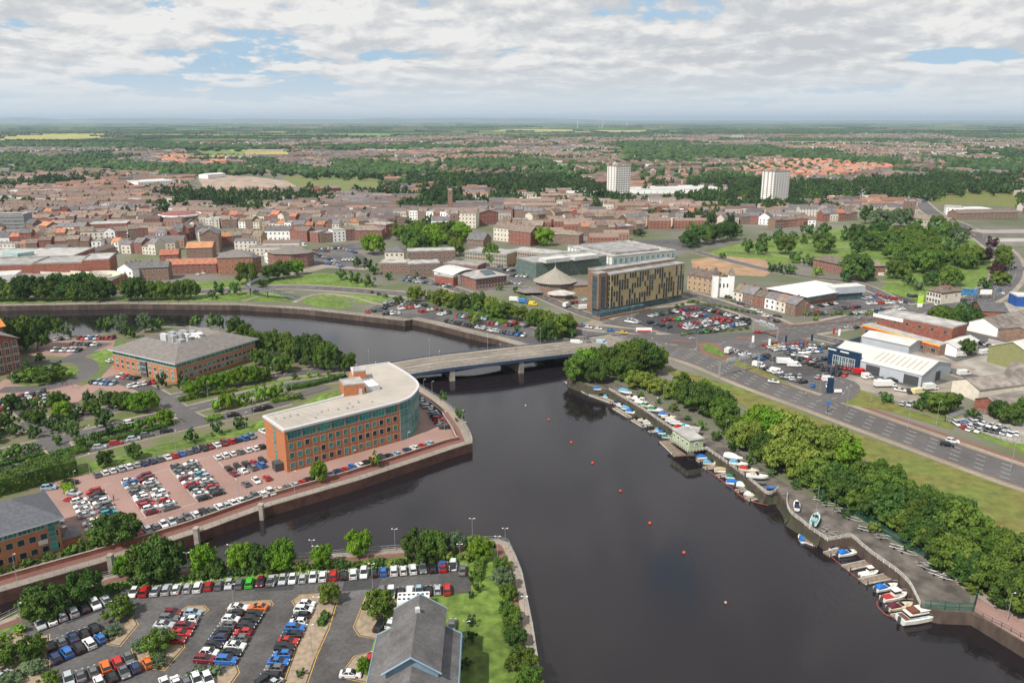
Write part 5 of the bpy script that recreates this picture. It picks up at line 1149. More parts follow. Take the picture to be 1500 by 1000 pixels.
for k in range(26):
    s, t = random.uniform(.1, .9), random.uniform(.15, .85); p = lerp(lerp(r2[0], r2[1], s), lerp(r2[3], r2[2], s), t); mb = MB()
    if k % 3: mb.obox(p, u, random.uniform(1.5, 5), random.uniform(1.2, 3), h+1.62+k*.002, h+random.uniform(3.4, 5.6))
    else: mb.tube([(p[0]-3, p[1], h+3.4), (p[0]+2, p[1]+1, h+3.6), (p[0]+4, p[1]-1, h+3.2)], .5, 8)
    b.part('air_handler' if k % 3 else 'duct', mb, (roof_sheet, metal, frame_w)[k % 3])
for z in (h*.33, h*.66):
    mb = MB(); o = inset(q, -.04)
    for k in range(4): j = (k+1) % 4; mb.face([(*o[k], z), (*o[j], z), (*o[j], z+.25), (*o[k], z+.25)])
    b.part('band', mb, brick_y)
mb = MB(); u = unit(vsub(q[1], q[0])); mb.obox(lerp(q[0], (q[0][0]+u[1]*0, q[0][1]), 1), 0, .01, .01, 0, .02)
b.done()
# ---------------- 3 orange roofed office at left edge
q = rect((-75, 566), (33, 541), 24); h = 14.5
b = simple('gabled_office', 'large brick office with steep orange tiled gables at the left edge', 'office', q, h, brick_r, roof_tan, 'gable', 5.5, 1, [(0, 9, [1.2, 4.6, 8, 11.2], 1.5, 2.2, glass_d, frame_w, (1, 1)), (1, 8, [1.2, 4.6, 8, 11.2], 1.5, 2.2, glass_d, frame_w, (1, 1))], ov=.9)
q2 = [q[2], (q[2][0]+0, q[2][1]), q[3], q[3]]; u = unit(vsub(q[2], q[1])); v = unit(vsub(q[1], q[0]))
A = (q[3][0]-v[0]*5, q[3][1]-v[1]*5); Bq = (q[2][0]+v[0]*4.5, q[2][1]+v[1]*4.5)
w2 = [A, Bq, (Bq[0]+u[0]*24, Bq[1]+u[1]*24), (A[0]+u[0]*24, A[1]+u[1]*24)]
wb = MB(); rb = MB(); wallbox(wb, w2, 0, h+1); gable_roof(rb, w2, h+1, 7, 0, 1.0, 0, (wb, 0)); b.part('rear_wing', wb, brick_r); rr = b.part('rear_roof', rb, mat('roof_bright_orange', (.50, .20, .065), var=.12, scale=.6), label='bright orange tiled roof')
b.win(w2[1], w2[2], 7, [1.2, 4.6, 8, 11.6], 1.6, 2.2, glass_d, frame_w, (1, 1)); b.win(w2[0], w2[1], 2, [11.6], 1.6, 2.2)
for z in (3.9, 7.3, 10.6):
    mb = MB()
    for Q in (q, w2):
        o = inset(Q, -.05)
        for k in (0, 1): mb.face([(*o[k], z), (*o[k+1], z), (*o[k+1], z+.3), (*o[k], z+.3)])
    b.part('band', mb, stone)
# dormer gable on the near wing
m1 = lerp(q[0], q[1], .62); m2 = lerp(q[0], q[1], .98); dq = [m1, m2, (m2[0]+u[0]*6, m2[1]+u[1]*6), (m1[0]+u[0]*6, m1[1]+u[1]*6)]
b.done()
# ---------------- 4 slate roofed riverside office
h = HT(85, 808, 757)
bq = P(85, 757, h); aq = P(-110, 813, h); cq = P(62, 722, h); u = unit(vsub(bq, aq)); n = (-u[1], u[0]); D = 17
q = rect(aq, bq, D, world=True)
b = simple('riverside_office', 'orange brick office with dark slate hipped roof at the lower left edge', 'office', q, h, brick_o, mat('roof_blue_slate', (.095, .10, .115), var=.15, scale=1.2), 'hip', 4.5, 0, [(0, 11, [1.6, 5.0], 1.4, 1.5, glass_d, frame_g, (0, 0)), (1, 3, [1.6, 5.0], 1.2, 1.5, glass_d, frame_g, (0, 0)), (0, 9, [h-1.9], 3.2, 1.3, glass_g, frame_w, (2, 0))], ov=1.1)
b.win(lerp(q[0], q[1], .9), lerp(q[0], q[1], .965), 1, [1.2, 3.9, 6.6], 1.5, 2.3, glass_g, frame_g, (0, 1), name='stair_window', proud=.12)
mb = MB(); o = inset(q, -1.13)
for k in range(4): j = (k+1) % 4; mb.face([(*o[k], h-.42), (*o[j], h-.42), (*o[j], h+.02), (*o[k], h+.02)])
b.part('fascia', mb, frame_w)
mb = MB(); p = lerp(q[0], q[1], .80); mb.obox((p[0]+u[1]*.1, p[1]-u[0]*.1), atan2(u[1], u[0]), 3.2, .1, 5.2, 6.4)
mb = MB()
for k in range(9): p = lerp(q[0], q[1], .815+k*.0085); mb.tube([(p[0]+u[1]*.3, p[1]-u[0]*.3, 3.9), (p[0]+u[1]*.3, p[1]-u[0]*.3, 4.9)], .07, 5)
p = lerp(q[0], q[1], .81); r = lerp(q[0], q[1], .888)
for z in (3.9, 4.4, 4.9): mb.tube([(p[0]+u[1]*.3, p[1]-u[0]*.3, z), (r[0]+u[1]*.3, r[1]-u[0]*.3, z)], .06, 5)
b.part('balcony_rail', mb, white); b.done()
simple('bin_store', 'small brick store with slate hipped roof beside the left riverside office', 'shed', rect((92, 804), (120, 796), 6), 2.6, brick_o, roof_grey, 'hip', 1.5, ov=.3)
# ---------------- 5 slate gabled building, bottom centre
hb_ = 9.0
A0 = P(556, 930, hb_); B0 = P(672, 935, hb_); C0 = P(541, 1000, hb_)
ax = unit((A0[0]-C0[0], A0[1]-C0[1])); pr_ = (ax[1], -ax[0]); Wd = (B0[0]-A0[0])*pr_[0]+(B0[1]-A0[1])*pr_[1]
def gq(s0, s1, t0, t1): return [(A0[0]+ax[0]*s+pr_[0]*t, A0[1]+ax[1]*s+pr_[1]*t) for s, t in ((s0, t0), (s0, t1), (s1, t1), (s1, t0))]
q = gq(-45, 0, 0, Wd); slate2 = two_scale(mat('roof_worn_slate', (.115, .11, .112), var=.14, scale=1.6, rough=.85), .25, .3)
b = Bd('gabled_centre', 'slate gabled building with blue grey raised roof at the bottom edge', 'building', cen(q)); wb = MB(); rb = MB(); wallbox(wb, q, 0, hb_); gable_roof(rb, q, hb_, 4.2, 1, .5, 0, (wb, 0), t=.3)
b.part('wall', wb, brick_r); b.part('roof', rb, slate2)
q3 = gq(-14.5, 3.5, Wd*.2, Wd*.8); wb = MB(); rb = MB(); wallbox(wb, q3, 0, hb_+3.4); gable_roof(rb, q3, hb_+3.4, 2.9, 1, .55, 0, (wb, 0), t=.25); b.part('raised_bay', wb, mat('blue_grey_cladding', (.16, .24, .30), var=.08)); rr = b.part('raised_roof', rb, slate2)
fs = MB(); o = inset(q3, -.62)
fasc = mat('blue_grey_fascia', (.17, .25, .31), var=.06)
def rake(mb, a, bb, z0, z1, th): mb.tube([(*a, z0), (*bb, z1)], th, 4)
for (e0, e1) in ((o[0], o[1]), (o[3], o[2])):
    m = lerp(e0, e1, .5); zr = hb_+3.4-.5; fs = MB(); fs.tube([(*e0, zr), (*m, hb_+6.25), (*e1, zr)], .22, 4); b.part('bargeboard', fs, fasc)
fs = MB(); o = inset(q, -.5)
for (e0, e1) in ((o[3], o[2]),): m = lerp(e0, e1, .5); rake(fs, e0, m, hb_-.2, hb_+4.2, .18); rake(fs, e1, m, hb_-.2, hb_+4.2, .18)
rake(fs, o[0], o[3], hb_-.2, hb_-.2, .16); rake(fs, o[1], o[2], hb_-.2, hb_-.2, .16)
b.part('gutter', fs, fasc)
b.win(q[1], q[2], 9, [1.0, 4.6], 1.1, 1.6, glass_d, frame_w); b.win(q[3], q[0], 9, [1.0, 4.6], 1.1, 1.6, glass_d, frame_w)
p = lerp(q3[0], q3[3], .75); mb = MB(); mb.obox(lerp(lerp(q3[0], q3[1], .5), lerp(q3[3], q3[2], .5), .72), .3, .8, .8, hb_+5.9, hb_+7.0); b.part('vent', mb, frame_w); b.done()
cq = rect((582, 898), (629, 896), 3.6); b = Bd('chiller_unit', 'white rooftop style chiller with two rows of fans behind the gabled building', 'chiller', cen(cq)); mb = MB(); wallbox(mb, cq, .6, 2.9); b.part('casing', mb, white)
for r_ in range(2):
    for k in range(7):
        p = lerp(lerp(cq[0], cq[1], (k+.5)/7), lerp(cq[3], cq[2], (k+.5)/7), .27+.46*r_); mb = MB(); mb.tube([(*p, 2.9), (*p, 3.02)], .36, 10); b.part('fan', mb, metal_d)
mb = MB(); 
for p in cq: mb.obox(lerp(p, cen(cq), .06), 0, .2, .2, 0, .6)
b.part('feet', mb, metal_d)
# ---------------- 6 gold hotel
gold = mat('gold_cladding', (.33, .265, .145), rough=.5, metal=.0, var=.12, scale=.3); brownc = mat('brown_brick_cladding', (.20, .125, .085), var=.12, scale=.4)
ga, gb_ = P(893, 462), P(1000, 441); u = unit(vsub(gb_, ga)); n = (-u[1], u[0]); L = hypot(*vsub(gb_, ga))
def lq(s0, s1, t0, t1): return [(ga[0]+u[0]*s+n[0]*t, ga[1]+u[1]*s+n[1]*t) for s, t in ((s0, t0), (s1, t0), (s1, t1), (s0, t1))]
hg = HT(893, 462, 403)
b = Bd('gold_hotel', 'seven storey hotel in gold panels and brown brick beside the black car park', 'hotel', cen(lq(0, L, 0, 15)))
mb = MB(); wallbox(mb, lq(0, L, 0, 8), 4.2, hg); b.part('gold_block', mb, gold)
mb = MB(); wallbox(mb, lq(-2.5, L+1, 8, 16), 0, hg+1.4); wallbox(mb, lq(-7.5, -1.2, 1.5, 7.9), 4.3, hg+1.2); b.part('brown_block', mb, brownc)
mb = MB(); flat_roof(mb, lq(0, L, 0, 7.9), hg, .5); flat_roof(mb, lq(-2.5, L+1, 8.1, 16), hg+1.4, .5); flat_roof(mb, lq(-7.5, -1.3, 1.6, 7.8), hg+1.2, .4); b.part('roof', mb, roof_felt)
mb = MB(); wallbox(mb, lq(-6, L, 1, 8), 0, 4.15); b.part('ground_floor_glazing', mb, glass_b)
mb = MB(); wallbox(mb, lq(-12, L*.45, -5, .9), 0, 1.3); b.part('podium', mb, brownc)
mb = MB(); wallbox(mb, lq(-11, L*.4, -4, .8), 1.3, 3.6); b.part('podium_glazing', mb, glass_b)
fh = (hg-4.6)/6
for f in range(6):
    for k in range(30):
        if random.random() < .36: continue
        s = L*(k+.5)/30; me = win_mesh(.95, fh*.86, glass_d, metal_d, (0, 0)); kk = b.n.get('window', 0); b.n['window'] = kk+1
        x = ga[0]+u[0]*s+n[0]*-.03; y = ga[1]+u[1]*s+n[1]*-.03; z = 4.5+f*fh; r = atan2(u[1], u[0])
        if kk < 100: b.put('window', me, x, y, z, r)
        else: b.extra.append((me, x, y, z, r, 'window'))
Q = lq(-7.5, -1.2, 1.5, 7.9)
b.win(Q[0], Q[1], 1, [4.8+i*(hg-4.8)/5 for i in range(5)], 2.6, (hg-4.8)/5-.6, glass_b, metal_d, (1, 0), name='stair_window'); b.win(Q[3], Q[0], 1, [4.8+i*(hg-4.8)/5 for i in range(5)], 3.4, (hg-4.8)/5-.5, glass_b, metal_d, (2, 1), name='stair_window')
G = lq(0, L, 0, 8); b.win(G[3], G[0], 4, [4.6+f*fh for f in range(6)], .9, fh*.8, glass_d, metal_d, (0, 0)); b.done()
# ---------------- 7 tent roofed hall
c = P(813, 428); b = Bd('tent_roofed_hall', 'octagonal brick hall under a pale pointed tent roof', 'arts centre', c)
def ngon(c, r, k, rot=0, sx=1): return [(c[0]+r*cos(rot+2*pi*i/k)*sx, c[1]+r*sin(rot+2*pi*i/k)) for i in range(k)]
R1 = 13.5; q8 = ngon(c, R1-1.2, 12, .2); mb = MB(); wallbox(mb, q8, 0, 8); b.part('wall', mb, brick_b)
mb = MB(); rings = []
for t, rr in ((0, R1+.6), (.12, R1*.86), (.3, R1*.66), (.5, R1*.45), (.7, R1*.25), (.9, R1*.07), (1, .3)): rings.append([(p[0], p[1], 7.7+t*8.2) for p in ngon(c, rr, 12, .2)])
mb.loft(rings); rf = b.part('roof', mb, mat('roof_tent', (.26, .235, .20), var=.08, scale=.5)); mb = MB(); mb.tube([(c[0], c[1], 15.8), (c[0], c[1], 21)], .12, 5); mb.tube([(c[0]-.8, c[1], 20), (c[0]+.8, c[1], 20)], .1, 4); mb.tube([(c[0], c[1], 14.4), (c[0], c[1], 17)], .9, 8, r2=.1); b.part('spire', mb, metal, rf)
for k in range(12):
    a, d = q8[k], q8[(k+1) % 12]
    if a[1]+d[1] < 2*c[1]+6: b.win(a, d, 4, [5.2], .8, 1.3, glass_d, frame_w, (0, 0))
mb = MB(); e = P(822, 437); mb.prism(ngon(e, 6.5, 8, .3, 1.4), 2.9, 3.3); mb.loft([[(*p, 3.3) for p in ngon(e, 6.5, 8, .3, 1.4)], [(*p, 5) for p in ngon(e, 2, 8, .3, 1.4)]]); b.part('porch_roof', mb, roof_felt); mb = MB(); mb.prism(ngon(e, 5.2, 8, .3, 1.4), 0, 2.9); b.part('porch', mb, brick_b)
mb = MB(); wallbox(mb, rect((828, 433), (868, 430), 13), 0, 6); b.part('side_wing', mb, brick_y); mb = MB(); hip_roof(mb, rect((828, 433), (868, 430), 13), 6, 2.2); b.part('side_roof', mb, roof_tan)
mb = MB(); e = P(778, 430); mb.loft([[(*p, 1.8) for p in ngon(e, 8, 5, .5, 1.3)], [(*p, 4) for p in ngon(lerp(e, c, .35), 1.5, 5, .5, 1.3)]]); b.part('canopy', mb, roof_tan)
# ---------------- 8-11 civic area
gg = mat('pale_green_glazing', (.085, .14, .115), rough=.2, var=.35, scale=.25, spec=.6)
def wz(h, n): return [1+i*(h/n) for i in range(n)]
b = simple('green_glass_office', 'long pale green glass office with white rooftop plant behind the tent roofed hall', 'office', rect((785, 409), (888, 397), 26), 11, gg, roof_felt, 'flat', wins=[(0, 18, [1, 4.5, 8], 2.2, 2.6, gg, frame_g, (2, 0)), (3, 8, [1, 4.5, 8], 2.2, 2.6, gg, frame_g, (2, 0))])
for k in range(2): q = rect((800+k*42, 386-k*4), (835+k*42, 382-k*4), 9, 11); mb = MB(); wallbox(mb, q, 11, 13.6); b.part('plant_enclosure', mb, roof_sheet)
b.done()
q = rect3((831, 371), (897, 388), (948, 369)); b = simple('leisure_centre', 'pale green leisure centre with ribbed white front and wide grey roof', 'leisure centre', q, 5.6, mat('pale_mint_panel', (.33, .37, .33), var=.06), roof_felt, 'flat', parapet=1.0, wins=[(1, 12, [.5], 2.8, 4.0, mat('pool_glass', (.05, .16, .22), rough=.15, var=.4), white, (1, 2))])
for k in range(13): p = lerp(q[0], q[1], (k+.5)/13); mb = MB(); mb.obox(p, 0, 1.4, 2.6, 0, 4.8); b.part('fin', mb, white)
q2 = inset(q, 9); mb = MB(); wallbox(mb, q2, 5.6, 7.2); b.part('upper_roof', mb, roof_felt); b.done()
simple('municipal_building', 'buff brick three storey council building left of the tall single tree', 'council building', rect((681, 386), (742, 392), 20), 9.5, brick_y, roof_felt, 'flat', wins=[(0, 16, [.8, 3.9, 7], 1.7, 1.9, gg, frame_w)]).done()
simple('municipal_building', 'long buff brick council building with flat roof behind the civic car park', 'council building', rect((745, 386), (835, 396), 18), 10, brick_y, roof_felt, 'flat', wins=[(0, 26, [.8, 4.1, 7.4], 1.3, 1.7, glass_d, frame_w)]).done()
q = rect((636, 412), (664, 419), 22)
b = Bd('curved_roof_hall', 'white hall with shallow curved metal roof beside the solar roofed block', 'hall', cen(q)); mb = MB(); wallbox(mb, q, 0, 7); b.part('wall', mb, white); mb = MB(); rings = []
for t in range(9): s = t/8; zq = 7+2.4*sin(pi*s); e0, e1 = lerp(q[0], q[3], s*1.06-.03), lerp(q[1], q[2], s*1.06-.03); rings.append([(*lerp(e0, e1, -.04), zq), (*lerp(e0, e1, 1.04), zq), (*lerp(e0, e1, 1.04), zq+.25), (*lerp(e0, e1, -.04), zq+.25)])
mb.loft(rings); b.part('roof', mb, roof_sheet); b.win(q[0], q[1], 7, [4], 1.6, 1.2)
q = rect((664, 420), (683, 414), 15); mb = MB(); wallbox(mb, q, 0, 6); b.part('brick_annex', mb, brick_r); mb = MB(); flat_roof(mb, q, 6, .4); b.part('annex_roof', mb, roof_felt)
q = rect((697, 424), (742, 418), 20); b = simple('solar_roofed_block', 'two storey brick block with solar panels on its grey hipped roof', 'office', q, 7, brick_r, roof_felt, 'hip', 3.5, wins=[(0, 10, [.9, 4.1], 1.8, 1.3, glass_d, frame_w), (3, 4, [.9, 4.1], 1.6, 1.3)], ov=.9)
o = inset(q, -.9); mid = lerp(q[0], q[1], .5)
for k in range(8):
    for r_ in range(2):
        s = .35+k*.043; t0 = .12+r_*.17; p = lerp(lerp(o[0], o[1], s), lerp(o[3], o[2], s), t0+.07); mb = MB(); z0 = 7+3.5*(t0/.5)+.25; z1 = 7+3.5*((t0+.14)/.5)+.25
        a_, b_ = lerp(lerp(o[0], o[1], s), lerp(o[3], o[2], s), t0), lerp(lerp(o[0], o[1], s+.038), lerp(o[3], o[2], s+.038), t0); c_, d_ = lerp(lerp(o[0], o[1], s+.038), lerp(o[3], o[2], s+.038), t0+.14), lerp(lerp(o[0], o[1], s), lerp(o[3], o[2], s), t0+.14)
        mb.face([(*a_, z0), (*b_, z0), (*c_, z1), (*d_, z1)]); mb.face([(*a_, z0-.15), (*b_, z0-.15), (*b_, z0), (*a_, z0)]); b.part('solar_panel', mb, glass_b)
for a, bb, D, h, lab, m, rf, st in [((557, 402), (598, 402), 14, 8, 'low brown brick civic block at the left of the civic group', brick_b, roof_felt, 'flat'), ((598, 388), (667, 386), 14, 10, 'three storey brown brick courthouse block with lift tower', brick_b, roof_felt, 'flat'), ((599, 406), (645, 404), 14, 9, 'brown brick civic block below the courthouse', brick_b, roof_felt, 'flat'), ((650, 398), (700, 402), 14, 6, 'flat roofed brick block behind the curved roof hall', brick_r, roof_felt, 'flat'), ((564, 384), (592, 384), 12, 8, 'cream rendered house with hipped slate roof beside the courthouse', cream, roof_grey, 'hip'), ((497, 352), (560, 352), 18, 9, 'brown hipped roof block left of the old church trees', brick_r, roof_brown, 'hip')]:
    simple('civic_block', lab, 'office', rect(a, bb, D), h, m, rf, st, 3.5, wins=[(0, max(3, int((bb[0]-a[0])/6)), wz(h, int(h/3)), 1.3, 1.3)])
# ---------------- 12 industrial / retail on the right
navy = mat('navy_cladding', (.012, .035, .075), rough=.4, var=.08); clad = mat('grey_cladding', (.40, .43, .47), rough=.5, var=.05, scale=.3)
q = rect3((1213, 533), (1348, 567), (1401, 551)); h = 5.2
b = Bd('dealership_shed', 'long pale metal shed with navy showroom front beside the crowded forecourt', 'shed', cen(q)); wb = MB(); rb = MB(); wallbox(wb, q, 0, h); gable_roof(rb, q, h, 3.4, 0, .3, 0, (wb, 0)); b.part('wall', wb, clad); rf = b.part('roof', rb, roof_sheet)
m = lerp(q[0], q[1], .36); dn = unit(vsub(q[3], q[0])); nq = [(q[0][0]-dn[0]*.5, q[0][1]-dn[1]*.5), (m[0]-dn[0]*.5, m[1]-dn[1]*.5), (m[0]+dn[0]*.5, m[1]+dn[1]*.5), (q[0][0]+dn[0]*.5, q[0][1]+dn[1]*.5)]
mb = MB(); wallbox(mb, nq, 0, 8.2); e = unit(vsub(q[1], q[0])); s3 = [(q[0][0]-e[0]*.6, q[0][1]-e[1]*.6), q[0], q[3], (q[3][0]-e[0]*.6, q[3][1]-e[1]*.6)]; wallbox(mb, s3, 0, 8.2); b.part('showroom_front', mb, navy)
b.win(nq[0], nq[1], 3, [.3], 4.2, 4.6, glass_b, white, (3, 1), m=3); 
mb = MB()
for s in (.1, .5): p = lerp(nq[0], nq[1], s); mb.obox((p[0]-dn[0]*.1, p[1]-dn[1]*.1), atan2(e[1], e[0]), 4, .1, 7, 7.5)
b.part('fascia_sign', mb, white)
for s, w_, hh in ((.50, 6, 4.2), (.90, 6, 4.0)): p = lerp(q[0], q[1], s); mb = MB(); mb.obox((p[0]-dn[0]*.05, p[1]-dn[1]*.05), atan2(e[1], e[0]), w_, .25, 0, hh); b.part('roller_door', mb, metal_d)
p = lerp(q[1], q[2], .55); mb = MB(); mb.obox((p[0]+e[0]*.05, p[1]+e[1]*.05), atan2(dn[1], dn[0]), 4, .25, 0, 4); b.part('roller_door', mb, metal_d)
for k in range(9):
    s = .46+k*.058; a_, b_ = lerp(q[0], q[1], s), lerp(q[0], q[1], s+.014); c_, d_ = lerp(q[3], q[2], s+.014), lerp(q[3], q[2], s); mb = MB()
    mb.face([(*lerp(a_, d_, .1), h+3.4*.2+.06), (*lerp(b_, c_, .1), h+3.4*.2+.06), (*lerp(b_, c_, .42), h+3.4*.84+.06), (*lerp(a_, d_, .42), h+3.4*.84+.06)]); b.part('rooflight', mb, mat('rooflight', (.36, .32, .24), var=.1), rf)
q = rect((1262, 505), (1330, 520), 14); simple('rear_workshop', 'lower grey roofed workshop joined behind the long metal shed', 'shed', q, 4.5, clad, roof_sheet, 'gable', 1.5)
# supermarket
q = rect3((1125, 435), (1181, 448), (1262, 438)); b = simple('supermarket', 'white roofed brick supermarket beside its car park', 'supermarket', q, 5.5, brick_r, mat('roof_bright_white', (.60, .60, .58), var=.04, scale=.2), 'hip', 3.2, 0, [(0, 9, [2.8], 4, 1.3, glass_d, frame_g), (1, 10, [2.6], 3.2, 1.6, glass_g, frame_w)], ov=1.2)
q2 = rect((1222, 441), (1266, 438), 9); mb = MB(); wallbox(mb, q2, 4.2, 8); b.part('entrance_canopy', mb, clad); mb = MB(); wallbox(mb, inset(q2, 1), 0, 4.2); b.part('entrance_glazing', mb, glass_b); mb = MB(); flat_roof(mb, q2, 8, .3); b.part('canopy_roof', mb, roof_sheet)
# twin towered church
b = Bd('twin_towered_church', 'white twin towered church with grey cone roofs on the street corner', 'church', P(1058, 436))
for px in (1047, 1070):
    q = rect((px-3, 436), (px+4, 436), 4); h = 14; mb = MB(); wallbox(mb, q, 0, h); t = b.part('tower', mb, white); mb = MB(); mb.loft([[(*p, h) for p in inset(q, -.4)], [(*cen(q), h+5)]*4]); b.part('tower_roof', mb, roof_brown, t)
q = rect((1051, 435), (1067, 435), 4); mb = MB(); wallbox(mb, q, 0, 11.5); b.part('front', mb, white); q = rect((1045, 430), (1073, 430), 26); mb = MB(); rb = MB(); wallbox(mb, q, 0, 7.5); gable_roof(rb, q, 7.5, 5, 1, .4, 0, (mb, 0)); b.part('nave', mb, brick_b); b.part('nave_roof', rb, roof_brown)
q = rect((1051, 435), (1067, 435), 4); b.win(q[0], q[1], 3, [6], .8, 2.4, glass_d, frame_w, (0, 0))
# pub
q = rect3((1356, 441), (1377, 446), (1395, 440)); simple('corner_pub', 'red and cream corner pub with chimneys below the park', 'pub', q, 7, cream, roof_brown, 'hip', 2.8, 0, [(0, 5, [.8, 4], 1.2, 1.7), (1, 2, [4], 1, 1.4)], chim=3, bands=[(6.1, 7.02, brick_r)])
# striped warehouse
q = rect((1262, 489), (1375, 521), 6); b = simple('striped_warehouse', 'long brick warehouse with a red and yellow stripe along its low front', 'warehouse', q, 5, brick_b, roof_felt, 'flat', wins=[(0, 7, [1], 2, 1.8, glass_d, frame_g)], parapet=.2)
for z0, z1, m in ((3.7, 4.3, mat('stripe_red', (.55, .05, .02))), (4.3, 5.0, mat('stripe_yellow', (.70, .38, .05)))):
    mb = MB(); dn = unit(vsub(q[3], q[0])); o = [(p[0]-dn[0]*.12, p[1]-dn[1]*.12) for p in q[:2]]; mb.prism([o[0], o[1], q[1], q[0]], z0+.003, z1); b.part('stripe', mb, m)
q = rect((1283, 482), (1392, 506), 14); mb = MB(); wallbox(mb, q, 0, 8.5); b.part('upper_wall', mb, brick_r); mb = MB(); flat_roof(mb, q, 8.5, .6); b.part('upper_roof', mb, roof_felt); b.win(q[0], q[1], 6, [5.4], 1.3, 1.3, glass_d, frame_g)
mb = MB(); p = lerp(q[0], q[1], .15); uu = unit(vsub(q[1], q[0])); mb.obox((p[0]+uu[1]*.15, p[1]-uu[0]*.15), atan2(uu[1], uu[0]), 16, .2, 6.4, 8.2); b.part('fascia_sign', mb, white)
shed_s = [('pale workshop with red trim at the end of the striped warehouse', rect3((1373, 517), (1400, 523), (1425, 510)), 4.5, white, roof_sheet, 1.6, 1, []),
 ('khaki gable fronted warehouse with white roof at the right edge', rect((1445, 530), (1512, 548), 34), 7.5, mat('khaki_cladding', (.22, .22, .10), var=.08), roof_sheet, 4.5, 1, []),
 ('white gable ended shed with mottled roof below the scrub', rect((1416, 484), (1460, 494), 38), 5, white, roof_asb, 3.5, 1, []),
 ('brown sheeted roof store right of the white gable ended shed', rect((1462, 496), (1520, 508), 30), 5, brick_b, roof_asb, 3, 1, []),
 ('brick workshop with grey hipped roof beside the scrub', rect((1437, 468), (1475, 470), 20), 5, brick_r, roof_grey, 3, 0, []),
 ('low asbestos roofed garage with cream end wall behind the verge trees', rect3((1393, 573), (1432, 588), (1510, 570)), 5, cream, roof_asb, 2.6, 1, []),
 ('brick garage with weathered corrugated roof nearest the fenced compound', rect3((1426, 598), (1462, 611), (1510, 596)), 4, brick_r, roof_asb, 2.2, 1, []),
 ('grey corrugated shed at the far right behind the garages', rect((1470, 560), (1530, 572), 20), 4.5, clad, roof_asb, 2.6, 0, [])]
for lab, q, h, wm_, rm_, rh, al, wn in shed_s: simple('workshop', lab, 'shed', q, h, wm_, rm_, 'gable', rh, al, wn)
simple('trade_store', 'flat roofed trade store with blue end wall beside the curving road', 'shop', rect3((1476, 443), (1488, 449), (1530, 440)), 6, mat('trade_blue', (.02, .08, .30)), roof_sheet, 'flat', wins=[])
for p0, p1, D, h, lab, m, rm_, al in [((1190, 393), (1238, 404), 14, 7, 'brown roofed two storey care home wing facing the park lane', brick_r, roof_brown, 0), ((1240, 404), (1296, 404), 14, 7, 'brown roofed care home wing beside the large dark tree', brick_r, roof_brown, 0)]:
    simple('care_home', lab, 'care home', rect(p0, p1, D), h, m, rm_, 'hip', 3.4, al, [(0, 9, [.9, 4], 1.4, 1.3)], ov=.7)
# tower blocks
tower_glass = mat('tower_glass', (.03, .035, .04), rough=.6, spec=.1)
for lab, l, m_, r, base, top, nm in [('slim white tower block left of centre on the skyline', (886, 289), (901, 293), (921, 288), 0, 243, 0), ('cream and white tower block in trees right of the park', (1115, 300), (1130, 304), (1156, 298), 0, 251, 0)]:
    c0 = P(*m_); ex = unit((1, -.38)); ey = (-ex[1], ex[0]); wd = 24.0 if l[0] < 1000 else 27.0; dd = 17.0; ex2 = unit((1, .55)); ex = unit((1, -1.35)); q = [(c0[0]-ex[0]*dd, c0[1]-ex[1]*dd), c0, (c0[0]+ex2[0]*wd, c0[1]+ex2[1]*wd), (c0[0]-ex[0]*dd+ex2[0]*wd, c0[1]-ex[1]*dd+ex2[1]*wd)]; h = HT(m_[0], m_[1], top+1); b = Bd('tower_block', lab, 'tower block', cen(q)); mb = MB(); wallbox(mb, q, 0, h); b.part('wall', mb, mat('tower_render', (.74, .70, .66), var=.05, scale=.1)); mb = MB(); flat_roof(mb, q, h, 1.0); rf = b.part('roof', mb, conc)
    mb = MB(); mb.obox(cen(q), .4, 7, 5, h, h+4); b.part('lift_house', mb, conc, rf)
    nf = 15
    b.win(q[1], q[2], 6, [1.2+i*(h/nf) for i in range(nf)], 2.7, 1.6, tower_glass, white, (1, 0)); b.win(q[0], q[1], 3, [1.2+i*(h/nf) for i in range(nf)], 2.2, 1.6, tower_glass, white, (0, 0), name='side_window'); b.done()
# ---------------- town left
simple('grey_office', 'grey ribbed concrete office at the far left edge', 'office', rect((-30, 343), (38, 342), 18), HT(20, 343, 315), mat('grey_concrete', (.20, .21, .22), var=.1), roof_felt, 'flat', wins=[(0, 26, [1+i*3.4 for i in range(6)], 1.5, 1.5, glass_d, white)]).done()
b = Bd('round_shopping_hall', 'round glazed hall with white rim and red roof in the town centre', 'shop', P(265, 328))
c = P(265, 328); mb = MB(); wallbox(mb, ngon(c, 19, 20), 0, 9); b.part('wall', mb, gg); mb = MB(); wallbox(mb, ngon(c, 21, 20), 9, 10.5); b.part('rim', mb, white); mb = MB(); mb.loft([[(*p, 10.5) for p in ngon(c, 19, 20)], [(*p, 12.5) for p in ngon(c, 12, 20)]]); b.part('roof', mb, mat('roof_red', (.22, .085, .08)))
